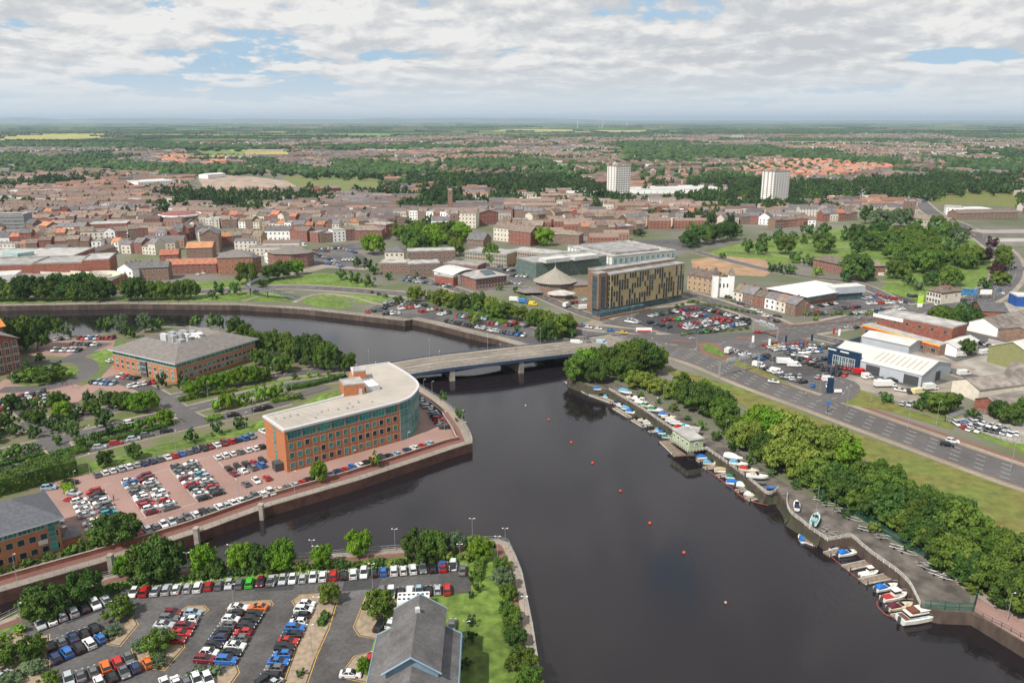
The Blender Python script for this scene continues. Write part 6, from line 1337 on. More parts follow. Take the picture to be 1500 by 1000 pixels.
# shopping centre
b = Bd('shopping_centre', 'long dark red brick shopping centre with flat roofs behind the riverbank trees', 'shopping centre', P(60, 415))
for a_, b_, D, h, m in [((-90, 431), (165, 425), 40, 5.5, brick_r), ((-60, 414), (50, 412), 30, 11, brick_r), ((50, 413), (128, 411), 28, 12, brick_r), ((124, 412), (164, 410), 26, 14, brick_r), ((-90, 400), (110, 396), 40, 10, brick_r)]:
    q = rect(a_, b_, D); mb = MB(); wallbox(mb, q, 0, h); w_ = b.part('block', mb, m); mb = MB(); flat_roof(mb, inset(q, .1), h, .8); b.part('roof', mb, roof_felt, w_)
q = rect((-10, 424), (26, 422), 16, 0); mb = MB(); wallbox(mb, q, 5.5, 9); b.part('white_plant', mb, roof_sheet)
c = P(140, 418); mb = MB(); pts = [(c[0]+13*cos(t), c[1]+13*sin(t)) for t in np.linspace(-2.6, 2.4, 18)]; pts = [(c[0]-45, c[1]+16)]+pts[::-1]; wallstrip(mb, pts, -3, 3, 5.2, 6.0); wallstrip(mb, pts, -3.3, -3, 5.2, 7.0); wallstrip(mb, pts, 3, 3.3, 5.2, 7.0); mb.tube([(*c, 0), (*c, 5.2)], 6, 10); b.part('spiral_ramp', mb, mat('ramp_concrete', (.55, .52, .42), var=.1))
q = rect((30, 398), (54, 394), 18); mb = MB(); wallbox(mb, q, 9, 13); b.part('glass_dome', mb, mat('atrium_glass', (.30, .40, .38), rough=.3, var=.2))
named = [
 ('white gabled house on the lane by the riverbank trees', (174, 412), (196, 414), 12, 9, white, roof_grey, 'gable', 3.5, 1),
 ('brick flats with grey roofs right of the white gabled house', (197, 412), (248, 410), 13, 9, brick_b, roof_grey, 'gable', 3, 0),
 ('long low orange roofed brick block above the riverside lawn', (243, 402), (318, 400), 12, 7, brick_r, roof_orange, 'gable', 3, 0),
 ('three storey brick office with pyramid corner roofs above the footbridge', (320, 403), (372, 401), 20, 12, mat('brick_warm', (.33, .14, .085), var=.15), roof_tan, 'hip', 4, 0),
 ('dark brick block right of the pyramid roofed office', (372, 401), (384, 398), 16, 11, brick_r, roof_grey, 'hip', 3, 0),
 ('white gabled cottage with orange roof left of the hexagonal brick block', (388, 384), (402, 389), 26, 7, white, roof_orange, 'gable', 3.5, 1),
 ('orange roofed brick building behind the low riverside block', (274, 380), (312, 379), 16, 9, brick_b, roof_orange, 'gable', 3.5, 0),
 ('orange roofed brick building left of the tall gabled hall', (235, 389), (262, 388), 14, 8, brick_r, roof_orange, 'gable', 3, 0),
 ('tall brown brick gabled hall in the town centre', (296, 371), (322, 370), 26, 15, brick_b, roof_grey, 'gable', 4, 1),
 ('white fronted pub beside the tall gabled hall', (230, 358), (240, 358), 12, 10, white, roof_grey, 'gable', 3, 0),
 ('long dark flat block with blue edge roof in the town market', (130, 343), (187, 341), 22, 9, brick_r, roof_felt, 'flat', 0, 0),
 ('tall orange brick warehouse end beside the parish church', (535, 345), (566, 347), 16, 11, brick_r, roof_felt, 'flat', 0, 0),
 ('brick and white fronted gallery building on the high street', (388, 352), (425, 352), 16, 9, white, roof_grey, 'gable', 3, 0),
 ('cream classical building with gabled pediments in the centre of town', (655, 333), (697, 334), 16, 15, cream, roof_brown, 'gable', 4, 0),
 ('long buff terrace behind the parish church trees', (632, 336), (660, 336), 14, 9, white, roof_grey, 'gable', 3, 0),
 ('dark brick drum roofed theatre left of the cream classical building', (700, 330), (730, 328), 30, 12, brick_r, roof_brown, 'gable', 3, 1),
 ('tall brick terrace with cream gable right of the church trees', (723, 352), (778, 358), 14, 12, cream, roof_brown, 'gable', 4, 0),
 ('red brick shops at the left end of the tall terrace', (745, 357), (777, 361), 12, 12, brick_r, roof_brown, 'gable', 4, 0),
 ('brown stone villa left of the lime green tree', (808, 356), (848, 358), 16, 8, brick_b, roof_brown, 'hip', 3, 0),
 ('long low white roofed shed left of the slim tower block', (832, 290), (886, 290), 40, 6, white, roof_sheet, 'flat', 0, 0),
 ('long low white roofed shed right of the slim tower block', (930, 284), (1060, 283), 70, 6, white, roof_sheet, 'flat', 0, 0),
 ('wide grey roofed depot left of the cream tower block', (990, 300), (1060, 298), 40, 6, brick_b, roof_grey, 'gable', 2, 0),
 ('blue roofed trade unit behind the town terraces', (852, 315), (882, 316), 22, 6, white, roof_grey, 'gable', 3, 0),
 ('white roofed factory with saw tooth roof on the town edge', (203, 275), (258, 272), 60, 8, white, roof_sheet, 'flat', 0, 0),
 ('small white roofed depot by the brownfield land', (305, 262), (331, 260), 25, 7, white, roof_sheet, 'gable', 2, 0),
 ('long yellow sided train shed on the town edge', (95, 274), (205, 271), 16, 5, mat('yellow_side', (.55, .35, .08)), roof_grey, 'flat', 0, 0),
 ('brown warehouse right of the brownfield land', (473, 286), (500, 284), 30, 9, brick_r, roof_brown, 'gable', 3, 0),
 ('long low brick school block left of the church trees', (572, 282), (620, 280), 40, 6, brick_y, roof_grey, 'flat', 0, 0),
 ('stone parish school with square windows above the park', (1331, 332), (1385, 338), 18, 9, stone, roof_brown, 'gable', 3, 0),
 ('white fronted motor shop beside the main road bend', (1385, 314), (1410, 315), 24, 8, white, roof_felt, 'flat', 0, 0),
 ('long brown brick shopping parade right of the motor shop', (1402, 322), (1490, 320), 16, 7, brick_b, roof_brown, 'gable', 3, 0),
 ('cream and brick house terrace right of the gold hotel', (1006, 424), (1043, 431), 13, 10, brick_y, roof_brown, 'gable', 3.4, 0)]
for lab, a_, b_, D, h, m, rm_, rt, rh, al in named:
    L = hypot(*vsub(P(*b_), P(*a_))); simple('town_building', lab, 'building', rect(a_, b_, D), h, m, rm_, rt, rh, al, [(0, min(14, max(2, int(L/3.6))), wz(h, max(1, int(h/3.1))), 1.1, 1.4)], chim=3 if 'terrace' in lab or 'house' in lab else 0)
c = P(427, 388); b = Bd('hexagonal_block', 'hexagonal red brick block with grey roof by the town car park', 'office', c); q6 = ngon(c, 12.5, 8, .2, 1.35); mb = MB(); wallbox(mb, q6, 0, 10); b.part('wall', mb, brick_r); mb = MB(); mb.loft([[(*p, 10) for p in ngon(c, 13.4, 8, .2, 1.35)], [(*p, 13) for p in ngon(c, 4, 8, .2, 1.35)]]); b.part('roof', mb, roof_tan)
for k in range(8):
    if q6[k][1]+q6[(k+1) % 8][1] < 2*c[1]+4: b.win(q6[k], q6[(k+1) % 8], 4, [1, 4, 7], 1.2, 1.4)
for lab, px, h, w_, m in [('slender brown brick tower rising from the town centre roofs', (660, 318), 30, 5, brick_b), ('square brown church tower with pinnacles beside the parish trees', (666, 345), 21, 8, brick_b), ('brown battlemented church tower beside the park road', (1329, 325), 22, 9, brick_b)]:
    q = rect((px[0]-1, px[1]), (px[0]+1, px[1]), 1); c = P(*px); q = [(c[0]-w_/2, c[1]-w_/2), (c[0]+w_/2, c[1]-w_/2), (c[0]+w_/2, c[1]+w_/2), (c[0]-w_/2, c[1]+w_/2)]
    b = simple('church_tower', lab, 'tower', q, h, m, roof_felt, 'flat', wins=[(0, 1, [h-5], 1.4, 3), (3, 1, [h-5], 1.4, 3)], parapet=1.2)
    for p in q: mb = MB(); mb.obox(p, 0, .8, .8, h, h+2.4); b.part('pinnacle', mb, m)
c = P(690, 362); simple('parish_church', 'dark brick parish church with grey roofs among the old trees', 'church', rect((684, 364), (708, 366), 14), 8, brick_b, roof_grey, 'gable', 5, 0, [(0, 6, [2], 1, 3)])
# ---------------- terraces and shops of the town: rows of single buildings
RW = []
def row(px, zone, ws=(6, 9), hs=(6.5, 9.5), D=(9, 12), mats_=None, roofs=None, flat=.12): RW.append((px, zone, ws, hs, D, mats_, roofs, flat))
row([(1073, 441), (1105, 448), (1140, 456), (1172, 466)], 'shops below the white church', (6.5, 8), (6, 7), (9, 10), 'cbrwcb', 'bg', 0)
yrow = [(396, 165, 260, 'first'), (371, 150, 300, 'b'), (362, 60, 300, 'c'), (354, 10, 300, 'd'), (346, 40, 240, 'e')]
row([(165, 371), (205, 372), (235, 374)], 'row left of the tall gabled hall')
row([(40, 374), (90, 372), (150, 370)], 'row behind the shopping centre', (7, 11), (9, 13)); row([(0, 362), (60, 360), (120, 358)], 'second row behind the shopping centre', (7, 10), (8, 12))
row([(120, 362), (170, 360), (228, 356)], 'high street front row', (7, 10), (11, 15), (9, 12), 'ccwrbr'); row([(40, 346), (90, 350), (128, 350)], 'row under the grey office', (7, 11), (8, 12))
row([(325, 362), (355, 360), (388, 362)], 'row right of the tall hall', (7, 10), (8, 11)); row([(262, 356), (300, 345), (325, 352)], 'row of the market street', (6, 9), (8, 12)); row([(272, 340), (290, 352), (300, 362)], 'lane beside the round hall', (6, 9), (7, 9))
row([(425, 352), (470, 356), (520, 352)], 'row above the town car park', (7, 12), (8, 11)); row([(385, 340), (440, 342), (500, 342)], 'terrace behind the town car park', (6, 9), (7, 10)); row([(500, 340), (540, 338), (570, 340)], 'row behind the warehouse end', (7, 11), (7, 10))
row([(310, 335), (350, 334), (385, 335)], 'terrace right of the round hall'); row([(140, 330), (190, 331), (240, 329)], 'terrace left of the round hall', (7, 10), (8, 11)); row([(40, 330), (90, 332), (135, 331)], 'terrace beside the grey office', (7, 10), (8, 11))
row([(325, 326), (370, 326), (420, 328)], 'third terrace from the market'); row([(425, 330), (470, 331), (520, 330)], 'long terrace behind the market'); row([(525, 328), (560, 329), (600, 328)], 'terrace left of the brick tower', (6, 9)); row([(600, 322), (630, 323), (655, 325)], 'terrace under the brick tower', (7, 10), (8, 11))
row([(0, 318), (60, 319), (120, 317)], 'far terrace at the left edge'); row([(120, 316), (180, 317), (235, 316)], 'far terrace before the round hall'); row([(300, 316), (350, 316), (400, 317)], 'far terrace past the round hall')
row([(735, 340), (765, 341), (800, 343)], 'row behind the tall brick terrace', (7, 11), (8, 11)); row([(852, 346), (900, 345), (945, 342)], 'row behind the leisure centre', (7, 11), (7, 10)); row([(700, 318), (750, 319), (800, 320)], 'row behind the theatre', (8, 13), (7, 10)); row([(805, 335), (850, 332), (900, 330)], 'street behind the leisure centre', (7, 11), (8, 10)); row([(905, 332), (950, 330), (1000, 332)], 'street right of the leisure centre', (7, 11), (8, 10))
row([(1060, 330), (1100, 328), (1130, 330)], 'row behind the park trees', (8, 12), (7, 9)); row([(1135, 335), (1160, 332), (1200, 332)], 'row above the park', (8, 12), (7, 9)); row([(1205, 325), (1230, 324), (1255, 322)], 'row left of dark park tree', (8, 12), (7, 9)); row([(1000, 322), (1040, 320), (1075, 322)], 'white ended terrace before the cream tower', (8, 12), (7, 9))
row([(780, 328), (830, 322), (870, 322)], 'street before the blue roofed unit', (8, 12), (8, 10)); row([(900, 318), (950, 317), (1000, 316)], 'street below the slim tower block', (8, 12), (7, 9))
WM = {'r': brick_r, 'b': brick_b, 'y': brick_y, 'c': cream, 'w': white, 's': stone}; WN = {'r': 'red brick', 'b': 'brown brick', 'y': 'buff brick', 'c': 'cream rendered', 'w': 'white fronted', 's': 'stone'}
RM_ = {'b': roof_brown, 'g': roof_grey, 'o': roof_orange, 'f': roof_felt}; RN_ = {'b': 'brown roof', 'g': 'grey roof', 'o': 'orange roof', 'f': 'flat roof'}
nh = 0
for px, zone, ws, hs, D, mm, rr, flat in RW:
    path = PL(px); L = sum(hypot(*vsub(path[i+1], path[i])) for i in range(len(path)-1)); fine = resample(path, .25); pos = 0.0; k = 0; D0 = random.uniform(*D); wk = random.choice('rbrbbc'); rk = random.choice('bbg')
    while pos < L-ws[0] and nh < 262:
        w_ = random.uniform(*ws)
        i0 = min(int(pos/.25), len(fine)-2); i1 = min(int((pos+w_)/.25), len(fine)-1); a_, b_ = fine[i0][:2], fine[i1][:2]
        if hypot(*vsub(b_, a_)) < 4: break
        q = rect(a_, b_, D0+random.uniform(-1, 2.5), world=True); h = random.uniform(*hs); fl_ = random.random() < flat
        wkk = mm[k % len(mm)] if mm else (wk if random.random() < .5 else random.choice('rbycwrb')); rkk = 'f' if fl_ else (rr[k % len(rr)] if rr else (rk if random.random() < .7 else random.choice('bgo')))
        if rkk == 'c' or rkk not in RM_: rkk = 'b'
        lab = '%s building with %s, %s from left, %s' % (WN[wkk], RN_[rkk], ordn(k), zone)
        nf = max(2, int(h/3)); simple('terraced_building', lab, 'building', q, h, WM[wkk], RM_[rkk], 'flat' if fl_ else 'gable', random.uniform(2.4, 3.8), 1 if random.random() < .12 else 0, [(0, 2 if w_ < 9 else 3, [1+i*2.9 for i in range(nf)], 1.1, 1.35)], group='terraced buildings of the town streets', ov=.25, chim=0 if fl_ else 1)
        nh += 1; k += 1; pos += w_+(.02 if random.random() < .8 else random.uniform(1, 4))
print('houses', nh)
# ================================================================== distant town, woods, hedgerows
def inany(px, py, polys): return any(inpoly(px, py, p) for p in polys)
WOODS = [[(0, 226), (60, 233), (150, 240), (300, 247), (500, 250), (560, 243), (600, 246), (640, 258), (560, 263), (400, 257), (250, 257), (100, 251), (0, 247)],
 [(600, 263), (650, 259), (720, 262), (740, 270), (735, 284), (640, 281), (600, 272)], [(500, 236), (560, 240), (630, 250), (640, 258), (560, 256), (500, 250)],
 [(640, 238), (720, 236), (800, 238), (830, 250), (800, 256), (700, 250), (650, 247)], [(725, 262), (770, 264), (800, 285), (770, 292), (740, 282)],
 [(905, 210), (1000, 209), (1020, 224), (1010, 238), (920, 238)], [(1000, 216), (1130, 218), (1200, 226), (1330, 238), (1335, 247), (1200, 236), (1100, 232), (1000, 236)],
 [(1155, 270), (1250, 272), (1345, 264), (1345, 283), (1335, 298), (1250, 290), (1200, 298), (1160, 296)], [(1350, 262), (1500, 256), (1500, 276), (1440, 284), (1370, 290), (1358, 280)],
 [(1000, 290), (1060, 286), (1110, 292), (1112, 310), (1060, 312), (1005, 302)], [(950, 272), (1110, 266), (1112, 276), (950, 280)], [(1158, 300), (1195, 300), (1190, 312), (1120, 314), (1120, 306)],
 [(55, 266), (125, 263), (125, 270), (55, 272)], [(240, 284), (300, 288), (380, 292), (470, 293), (475, 300), (380, 301), (240, 295)], [(325, 313), (382, 306), (382, 314), (330, 317)], [(540, 282), (570, 284), (660, 286), (650, 295), (560, 292)],
 [(1370, 232), (1500, 244), (1500, 256), (1400, 252)], [(430, 283), (475, 288), (470, 300), (440, 302)], [(860, 288), (900, 296), (935, 296), (930, 304), (860, 300)], [(760, 252), (830, 262), (870, 275), (850, 284), (800, 275)],
 [(0, 212), (180, 213), (330, 217), (330, 221), (150, 218), (0, 217)], [(480, 215), (720, 216), (720, 219), (480, 220)], [(240, 214), (410, 216), (410, 221), (240, 219)], [(1130, 205), (1380, 206), (1380, 209), (1130, 209)],
 [(0, 193), (110, 192), (300, 194), (300, 196), (0, 196)], [(1000, 192), (1240, 190), (1330, 194), (1240, 198), (1000, 197)], [(1370, 196), (1500, 200), (1500, 204), (1430, 204)], [(630, 186), (760, 184), (780, 187), (640, 188)], [(400, 190), (560, 189), (560, 191), (400, 192)],
 [(740, 200), (960, 198), (960, 201), (740, 203)], [(1000, 320), (1050, 322), (1045, 330), (1000, 328)], [(240, 316), (245, 300), (260, 300), (255, 316)]]
OPEN = [[(282, 254), (400, 254), (560, 254), (570, 285), (430, 282), (270, 282)], [(1340, 262), (1500, 272), (1500, 312), (1420, 305), (1380, 330), (1330, 318)], [(270, 210), (430, 216), (425, 230), (270, 228)], [(95, 212), (142, 212), (140, 218), (95, 218)], [(800, 240), (832, 238), (835, 254), (800, 256)], [(1395, 292), (1500, 300), (1500, 318), (1395, 316)]]
def houses_limit(px):  # farthest row of roofs, in photo rows
    return 212-max(0, min(1, (px-250)/450))*14-max(0, min(1, (px-900)/300))*3
NEARX = [[(-200, 500), (-200, 378), (160, 378), (240, 372), (320, 380), (400, 376), (440, 352), (545, 350), (560, 338), (700, 342), (780, 352), (850, 362), (960, 345), (1010, 335), (1290, 315), (1500, 318), (1700, 330), (1700, 600), (700, 600)], [(236, 300), (252, 300), (256, 345), (240, 350)], [(195, 268), (262, 268), (262, 277), (195, 277)], [(825, 282), (1065, 280), (1065, 300), (825, 294)], [(1110, 290), (1162, 290), (1165, 308), (1110, 308)], [(885, 280), (925, 280), (925, 298), (885, 298)]]
ROADX = [P(*p) for p in east]+[P(*p) for p in ((1000, 428), (1100, 456))]
rng = random.Random(3)
HV = []; HF = []; HC = []
wallc = [(.27, .125, .09), (.21, .10, .075), (.31, .19, .14), (.45, .39, .33), (.60, .56, .50), (.25, .17, .13)]; roofc = [(.145, .108, .092), (.115, .094, .09), (.165, .12, .10), (.125, .118, .122), (.20, .15, .125), (.22, .125, .095)]
foot = [(f[0], f[1]) for f in FOOT if len(f) == 3]; hashf = {}
for f in FOOT:
    if len(f) == 2:
        for s in range(0, 5):
            for t in range(0, 3):
                p = lerp(lerp(f[0][0], f[0][1], s/4), lerp(f[0][3], f[0][2], s/4), t/2); hashf.setdefault((int(p[0]//12), int(p[1]//12)), 1)
def block(x, y, a, L, D, h, rh, wc, rc, win=False, flat=False):
    ca, sa = cos(a), sin(a); n = len(HV); k = .97
    for z in (0, h):
        for u, v in ((-L/2, -D/2), (L/2, -D/2), (L/2, D/2), (-L/2, D/2)): HV.append((x+u*ca-v*sa, y+u*sa+v*ca, z))
    for q in ((0, 1, 5, 4), (1, 2, 6, 5), (2, 3, 7, 6), (3, 0, 4, 7)): HF.append(tuple(n+i for i in q)); HC.append(wc)
    if flat: HF.append((n+4, n+5, n+6, n+7)); HC.append(rc)
    else:
        HV.append((x-L/2*ca, y-L/2*sa, h+rh)); HV.append((x+L/2*ca, y+L/2*sa, h+rh)); m1, m2 = n+8, n+9
        HF.extend([(n+4, n+5, m2, m1), (n+6, n+7, m1, m2)]); HC.extend([rc, rc]); HF.extend([(n+5, n+6, m2), (n+7, n+4, m1)]); HC.extend([wc, wc])
    if win:
        m = max(2, int(L/3.2))
        for s in (-1, 1):
            for i in range(m):
                for z0 in ((1.0, 3.7) if h < 8 else (1, 3.9, 6.8)):
                    u = -L/2+L*(i+.5)/m; v = s*(D/2+.03); n = len(HV)
                    for du, z in ((-.55, z0), (.55, z0), (.55, z0+1.3), (-.55, z0+1.3)): HV.append((x+(u+du)*ca-v*sa, y+(u+du)*sa+v*ca, z))
                    HF.append((n, n+1, n+2, n+3) if s < 0 else (n+3, n+2, n+1, n)); HC.append((.05, .055, .06))
        for i in range(max(1, int(L/9))):
            u = -L/2+(i+.5)*L/max(1, int(L/9)); n = len(HV)
            for z in (h+rh-.5, h+rh+.9):
                for du, dv in ((-.4, -.3), (.4, -.3), (.4, .3), (-.4, .3)): HV.append((x+(u+du)*ca-dv*sa, y+(u+du)*sa+dv*ca, z))
            for q in ((0, 1, 5, 4), (1, 2, 6, 5), (2, 3, 7, 6), (3, 0, 4, 7), (4, 5, 6, 7)): HF.append(tuple(n+j for j in q)); HC.append((.25, .13, .09))
GT = []   # garden and street trees
cell = 240
orange_est = [(1110, 240), (1150, 236), (1230, 236), (1312, 245), (1290, 252), (1215, 262), (1150, 262), (1070, 255), (1085, 248)]
for gy in range(520//cell, 5600//cell+1):
    for gx in range(int(-4200//cell), int(4200//cell)+1):
        X0, Y0 = gx*cell, gy*cell
        if abs(X0) > .72*Y0+500: continue
        ang = rng.choice((0, 0, .12, -.1, .2, 1.57, 1.4, -.35, .6)) if Y0 > 1100 else rng.choice((0, .06, -.08, 0, .1))
        wcl = rng.choice(wallc); rcl = rng.choice(roofc); far = Y0 > 2300
        sp = 18 if Y0 < 1000 else (24 if Y0 < 1300 else (29 if not far else 36)); terr = rng.random() < .5 or Y0 < 1300
        ca, sa = cos(ang), sin(ang); R = cell*.72; v = -R
        while v < R:
            u = -R+rng.uniform(0, 10)
            while u < R:
                L = rng.uniform(14, 38) if terr else rng.uniform(8, 15)
                if far: L *= 1.2
                x = X0+cell/2+(u+L/2)*ca-v*sa; y = Y0+cell/2+(u+L/2)*sa+v*ca; u += L+(rng.uniform(1, 7) if terr else rng.uniform(3, 9))
                if not (X0 <= x < X0+cell and Y0 <= y < Y0+cell) or y < 560: continue
                px, py = proj(x, y)
                if not -60 < px < 1560 or py < houses_limit(px)+rng.uniform(-2, 2): continue
                if (inany(px, py, WOODS) and rng.random() > .16) or inany(px, py, OPEN) or inany(px, py, NEARX): continue
                if any((x-a)**2+(y-b)**2 < 26**2 for a, b in ROADX): continue
                if y < 1250:
                    bad = False
                    for s in (-.5, -.25, 0, .25, .5):
                        xx, yy = x+s*L*ca, y+s*L*sa
                        for di in (0,):
                            for dj in (0,):
                                if (int(xx//12)+di, int(yy//12)+dj) in hashf: bad = True
                    if bad: continue
                if rng.random() < (.10 if y < 1300 else .20):
                    GT.append((x, y)); continue
                if y > 640 and not inpoly(px, py, orange_est) and noise.noise(Vector((x/150, y/210, 2.2))) > (.30 if y < 1000 else .14):
                    GT += [(x+rng.uniform(-12, 12), y+rng.uniform(-12, 12)) for _ in range(3 if y < 2200 else 2)]; continue
                o = inpoly(px, py, orange_est); wc = rng.choice(wallc) if rng.random() < .45 else wcl; rc = rng.choice(roofc) if rng.random() < .35 else rcl
                if px > 1180 and py < 236 and rng.random() < .35: wc = (.60, .55, .50)
                if o: rc = rng.choice([(.42, .17, .11), (.38, .17, .115), (.30, .15, .11)]); wc = rng.choice([(.33, .18, .13), (.5, .42, .36)]); L = min(L, 18)
                elif inpoly(px, py, [(230, 226), (330, 230), (330, 246), (230, 240)]) and rng.random() < .6: rc = (.38, .17, .11)
                j = rng.uniform(.8, 1.25); rc = tuple(c*j for c in rc)
                big = y < 1300 and rng.random() < .07
                if big: block(x, y, ang, L*1.1, rng.uniform(13, 18), rng.uniform(5, 8), 0, wc, rng.choice([(.36, .35, .33), (.20, .19, .18), (.5, .49, .47)]), True, True)
                else: block(x, y, ang+(pi/2 if rng.random() < .06 else 0), L, rng.uniform(8, 10.5), rng.uniform(5, 6.2) if y > 1100 else rng.uniform(5.5, 8.5), rng.uniform(2.2, 3.4), wc, rc, y < 1500)
                if rng.random() < (.22 if y < 1200 else (.8 if y < 3000 else .6)): GT.append((x+rng.uniform(-6, 6)-sa*sp/2, y+ca*sp/2+rng.uniform(-3, 3)))
            v += sp
# industrial sheds and long roofs beyond
for px, py, L, D, h, c in [(560, 222, 140, 40, 6, (.5, .5, .5)), (610, 219, 90, 30, 6, (.42, .35, .3)), (180, 214, 130, 40, 7, (.6, .62, .64)), (1260, 197, 190, 50, 8, (.55, .58, .58)), (1040, 206, 60, 60, 26, (.34, .26, .23)), (1080, 203, 60, 40, 18, (.5, .5, .48)), (390, 222, 120, 30, 6, (.48, .38, .32)), (1235, 285, 60, 40, 6, (.5, .5, .48)), (1255, 293, 70, 30, 5, (.45, .4, .36)), (1300, 297, 80, 20, 5, (.35, .3, .28)), (40, 285, 120, 50, 6, (.45, .42, .4)), (25, 297, 100, 30, 6, (.38, .36, .34)), (610, 216, 50, 30, 7, (.68, .68, .66)), (1480, 345, 70, 24, 4, (.26, .24, .22)), (1495, 358, 50, 20, 4, (.33, .31, .28)), (1420, 312, 40, 20, 6, (.6, .6, .58)), (800, 188, 60, 30, 8, (.5, .35, .3)), (880, 187, 60, 30, 8, (.45, .4, .38))]:
    x, y = P(px, py); block(x, y, .05, L, D, h, 0, tuple(k*.8 for k in c), c, False, True)
def merged_np(name, V, F, C, m):
    me = bpy.data.meshes.new(name); me.from_pydata(V, [], F); at = me.attributes.new('tint', 'FLOAT_COLOR', 'FACE')
    at.data.foreach_set('color', np.array([(*c, 1) for c in C], 'f').ravel()); me.materials.append(m); me.update()
    o = bpy.data.objects.new(name, me); col.objects.link(o); return o
tag(merged_np('distant_houses', HV, HF, HC, attr_mat('distant_brick_and_tile', scale=.08, var=.12)), 'endless low brick terraces and estates stretching to the far fields', 'houses', kind='stuff')
print('far blocks', len(HC)//8, 'garden trees', len(GT))
# trees: arrays of (proto, x, y, r, h, colour)
def tri(f):
    out = []
    for q in f: out += [(q[0], q[i], q[i+1]) for i in range(1, len(q)-1)]
    return np.array(out)
LOW = [(v, tri(f)) for v, f in lo['round']]; LOWB = [(v, tri(f)) for v, f in lo['bush']]; TINY = [(v, f) for v, f in tiny]
def forest(name, items, label, m=far_leaf):
    Vs = []; Fs = []; Cs = []; n = 0
    for (v, f), x, y, r, h, c in items:
        a = rng.uniform(0, 6.28); ca, sa = cos(a), sin(a)
        w = np.empty_like(v); w[:, 0] = (v[:, 0]*ca-v[:, 1]*sa)*r+x; w[:, 1] = (v[:, 0]*sa+v[:, 1]*ca)*r+y; w[:, 2] = v[:, 2]*h
        Vs.append(w); Fs.append(f+n); n += len(v); Cs.append(np.tile((c[0], c[1], c[2], 1), (len(f), 1)))
    V = np.concatenate(Vs).astype('f'); F = np.concatenate(Fs).astype('i'); Cc = np.concatenate(Cs).astype('f')
    me = bpy.data.meshes.new(name); me.vertices.add(len(V)); me.vertices.foreach_set('co', V.ravel()); me.loops.add(F.size); me.loops.foreach_set('vertex_index', F.ravel())
    me.polygons.add(len(F)); me.polygons.foreach_set('loop_start', np.arange(0, F.size, 3, dtype='i'))
    me.update(calc_edges=True); at = me.attributes.new('tint', 'FLOAT_COLOR', 'FACE'); at.data.foreach_set('color', Cc.ravel()); me.materials.append(m)
    o = bpy.data.objects.new(name, me); col.objects.link(o); tag(o, label, 'trees', kind='stuff'); print(name, len(items), len(F)); return o
gcol = [(.042, .082, .018), (.025, .054, .016), (.027, .056, .019), (.032, .066, .016), (.052, .09, .023)]
def jc(c): j = rng.uniform(.75, 1.25); return tuple(k*j for k in c)
items = []
for x, y, r, h, kind, shape, zn in REST: items.append((rng.choice(LOWB if shape == 'bush' else LOW), x, y, r, h, jc(LCOL[kind])))
forest('mixed_planting', items, 'many small bushes and trees along verges, hedges and lawns')
items = []
for poly in WOODS:
    w = PL(poly); xs = [p[0] for p in w]; ys = [p[1] for p in w]; area = abs(sum(w[i][0]*w[(i+1) % len(w)][1]-w[(i+1) % len(w)][0]*w[i][1] for i in range(len(w))))/2
    D = sum(ys)/len(ys); s = 11 if D < 1300 else (15 if D < 2500 else 26); n = int(min(area/(s*s)*1.1, 1500)); k = 0; t = 0
    while k < n and t < n*30:
        t += 1; x, y = rng.uniform(min(xs), max(xs)), rng.uniform(min(ys), max(ys))
        if not inpoly(x, y, w) or noise.noise(Vector((x/110, y/160, 7))) < -.22: continue
        k += 1; x += rng.gauss(0, 9+D*.006); y += rng.gauss(0, 12+D*.012); sc = s/11*(1 if D < 1300 else .85); r = rng.uniform(5, 8)*sc; pr = rng.choice(LOW) if y < 1500 else rng.choice(TINY)
        tall = rng.random() < .12; items.append((pr, x, y, r*(.55 if tall else 1), (rng.uniform(9, 14) if y < 2500 else rng.uniform(11, 16))*(1.3 if tall else 1), jc(rng.choice(gcol))))
for x, y in GT:
    px, py = proj(x, y)
    if any((x-a)**2+(y-b)**2 < 14**2 for a, b in ROADX): continue
    items.append((rng.choice(LOW) if y < 1300 else rng.choice(TINY), x, y, rng.uniform(3, 6.5), rng.uniform(5, 11), jc(rng.choice(gcol))))
# hedgerows and copses over the farmland
for k in range(430):
    y = 2400*math.exp(rng.uniform(0, 2.3)); x = rng.uniform(-.72, .72)*y; px, py = proj(x, y)
    if py > houses_limit(px)+1: continue
    a = rng.choice((.35, .35, 1.92, .1, -.2))+rng.uniform(-.1, .1); L = rng.uniform(200, 900); st = 14 if y < 5000 else 26
    copse = rng.random() < .16
    for i in range(int(L/st)):
        o = rng.uniform(-70, 70) if copse else rng.uniform(-3, 3); xx = x+cos(a)*(i*st-L/2)*(.35 if copse else 1)-sin(a)*o; yy = y+sin(a)*(i*st-L/2)*(.35 if copse else 1)+cos(a)*o
        s = st/14; items.append((rng.choice(TINY), xx, yy, rng.uniform(7, 11)*s, rng.uniform(5, 12)*(1 if not copse else 1.3), jc(gcol[1])))
forest('woodland', items, 'distant woods, garden trees and hedgerows reaching the horizon')
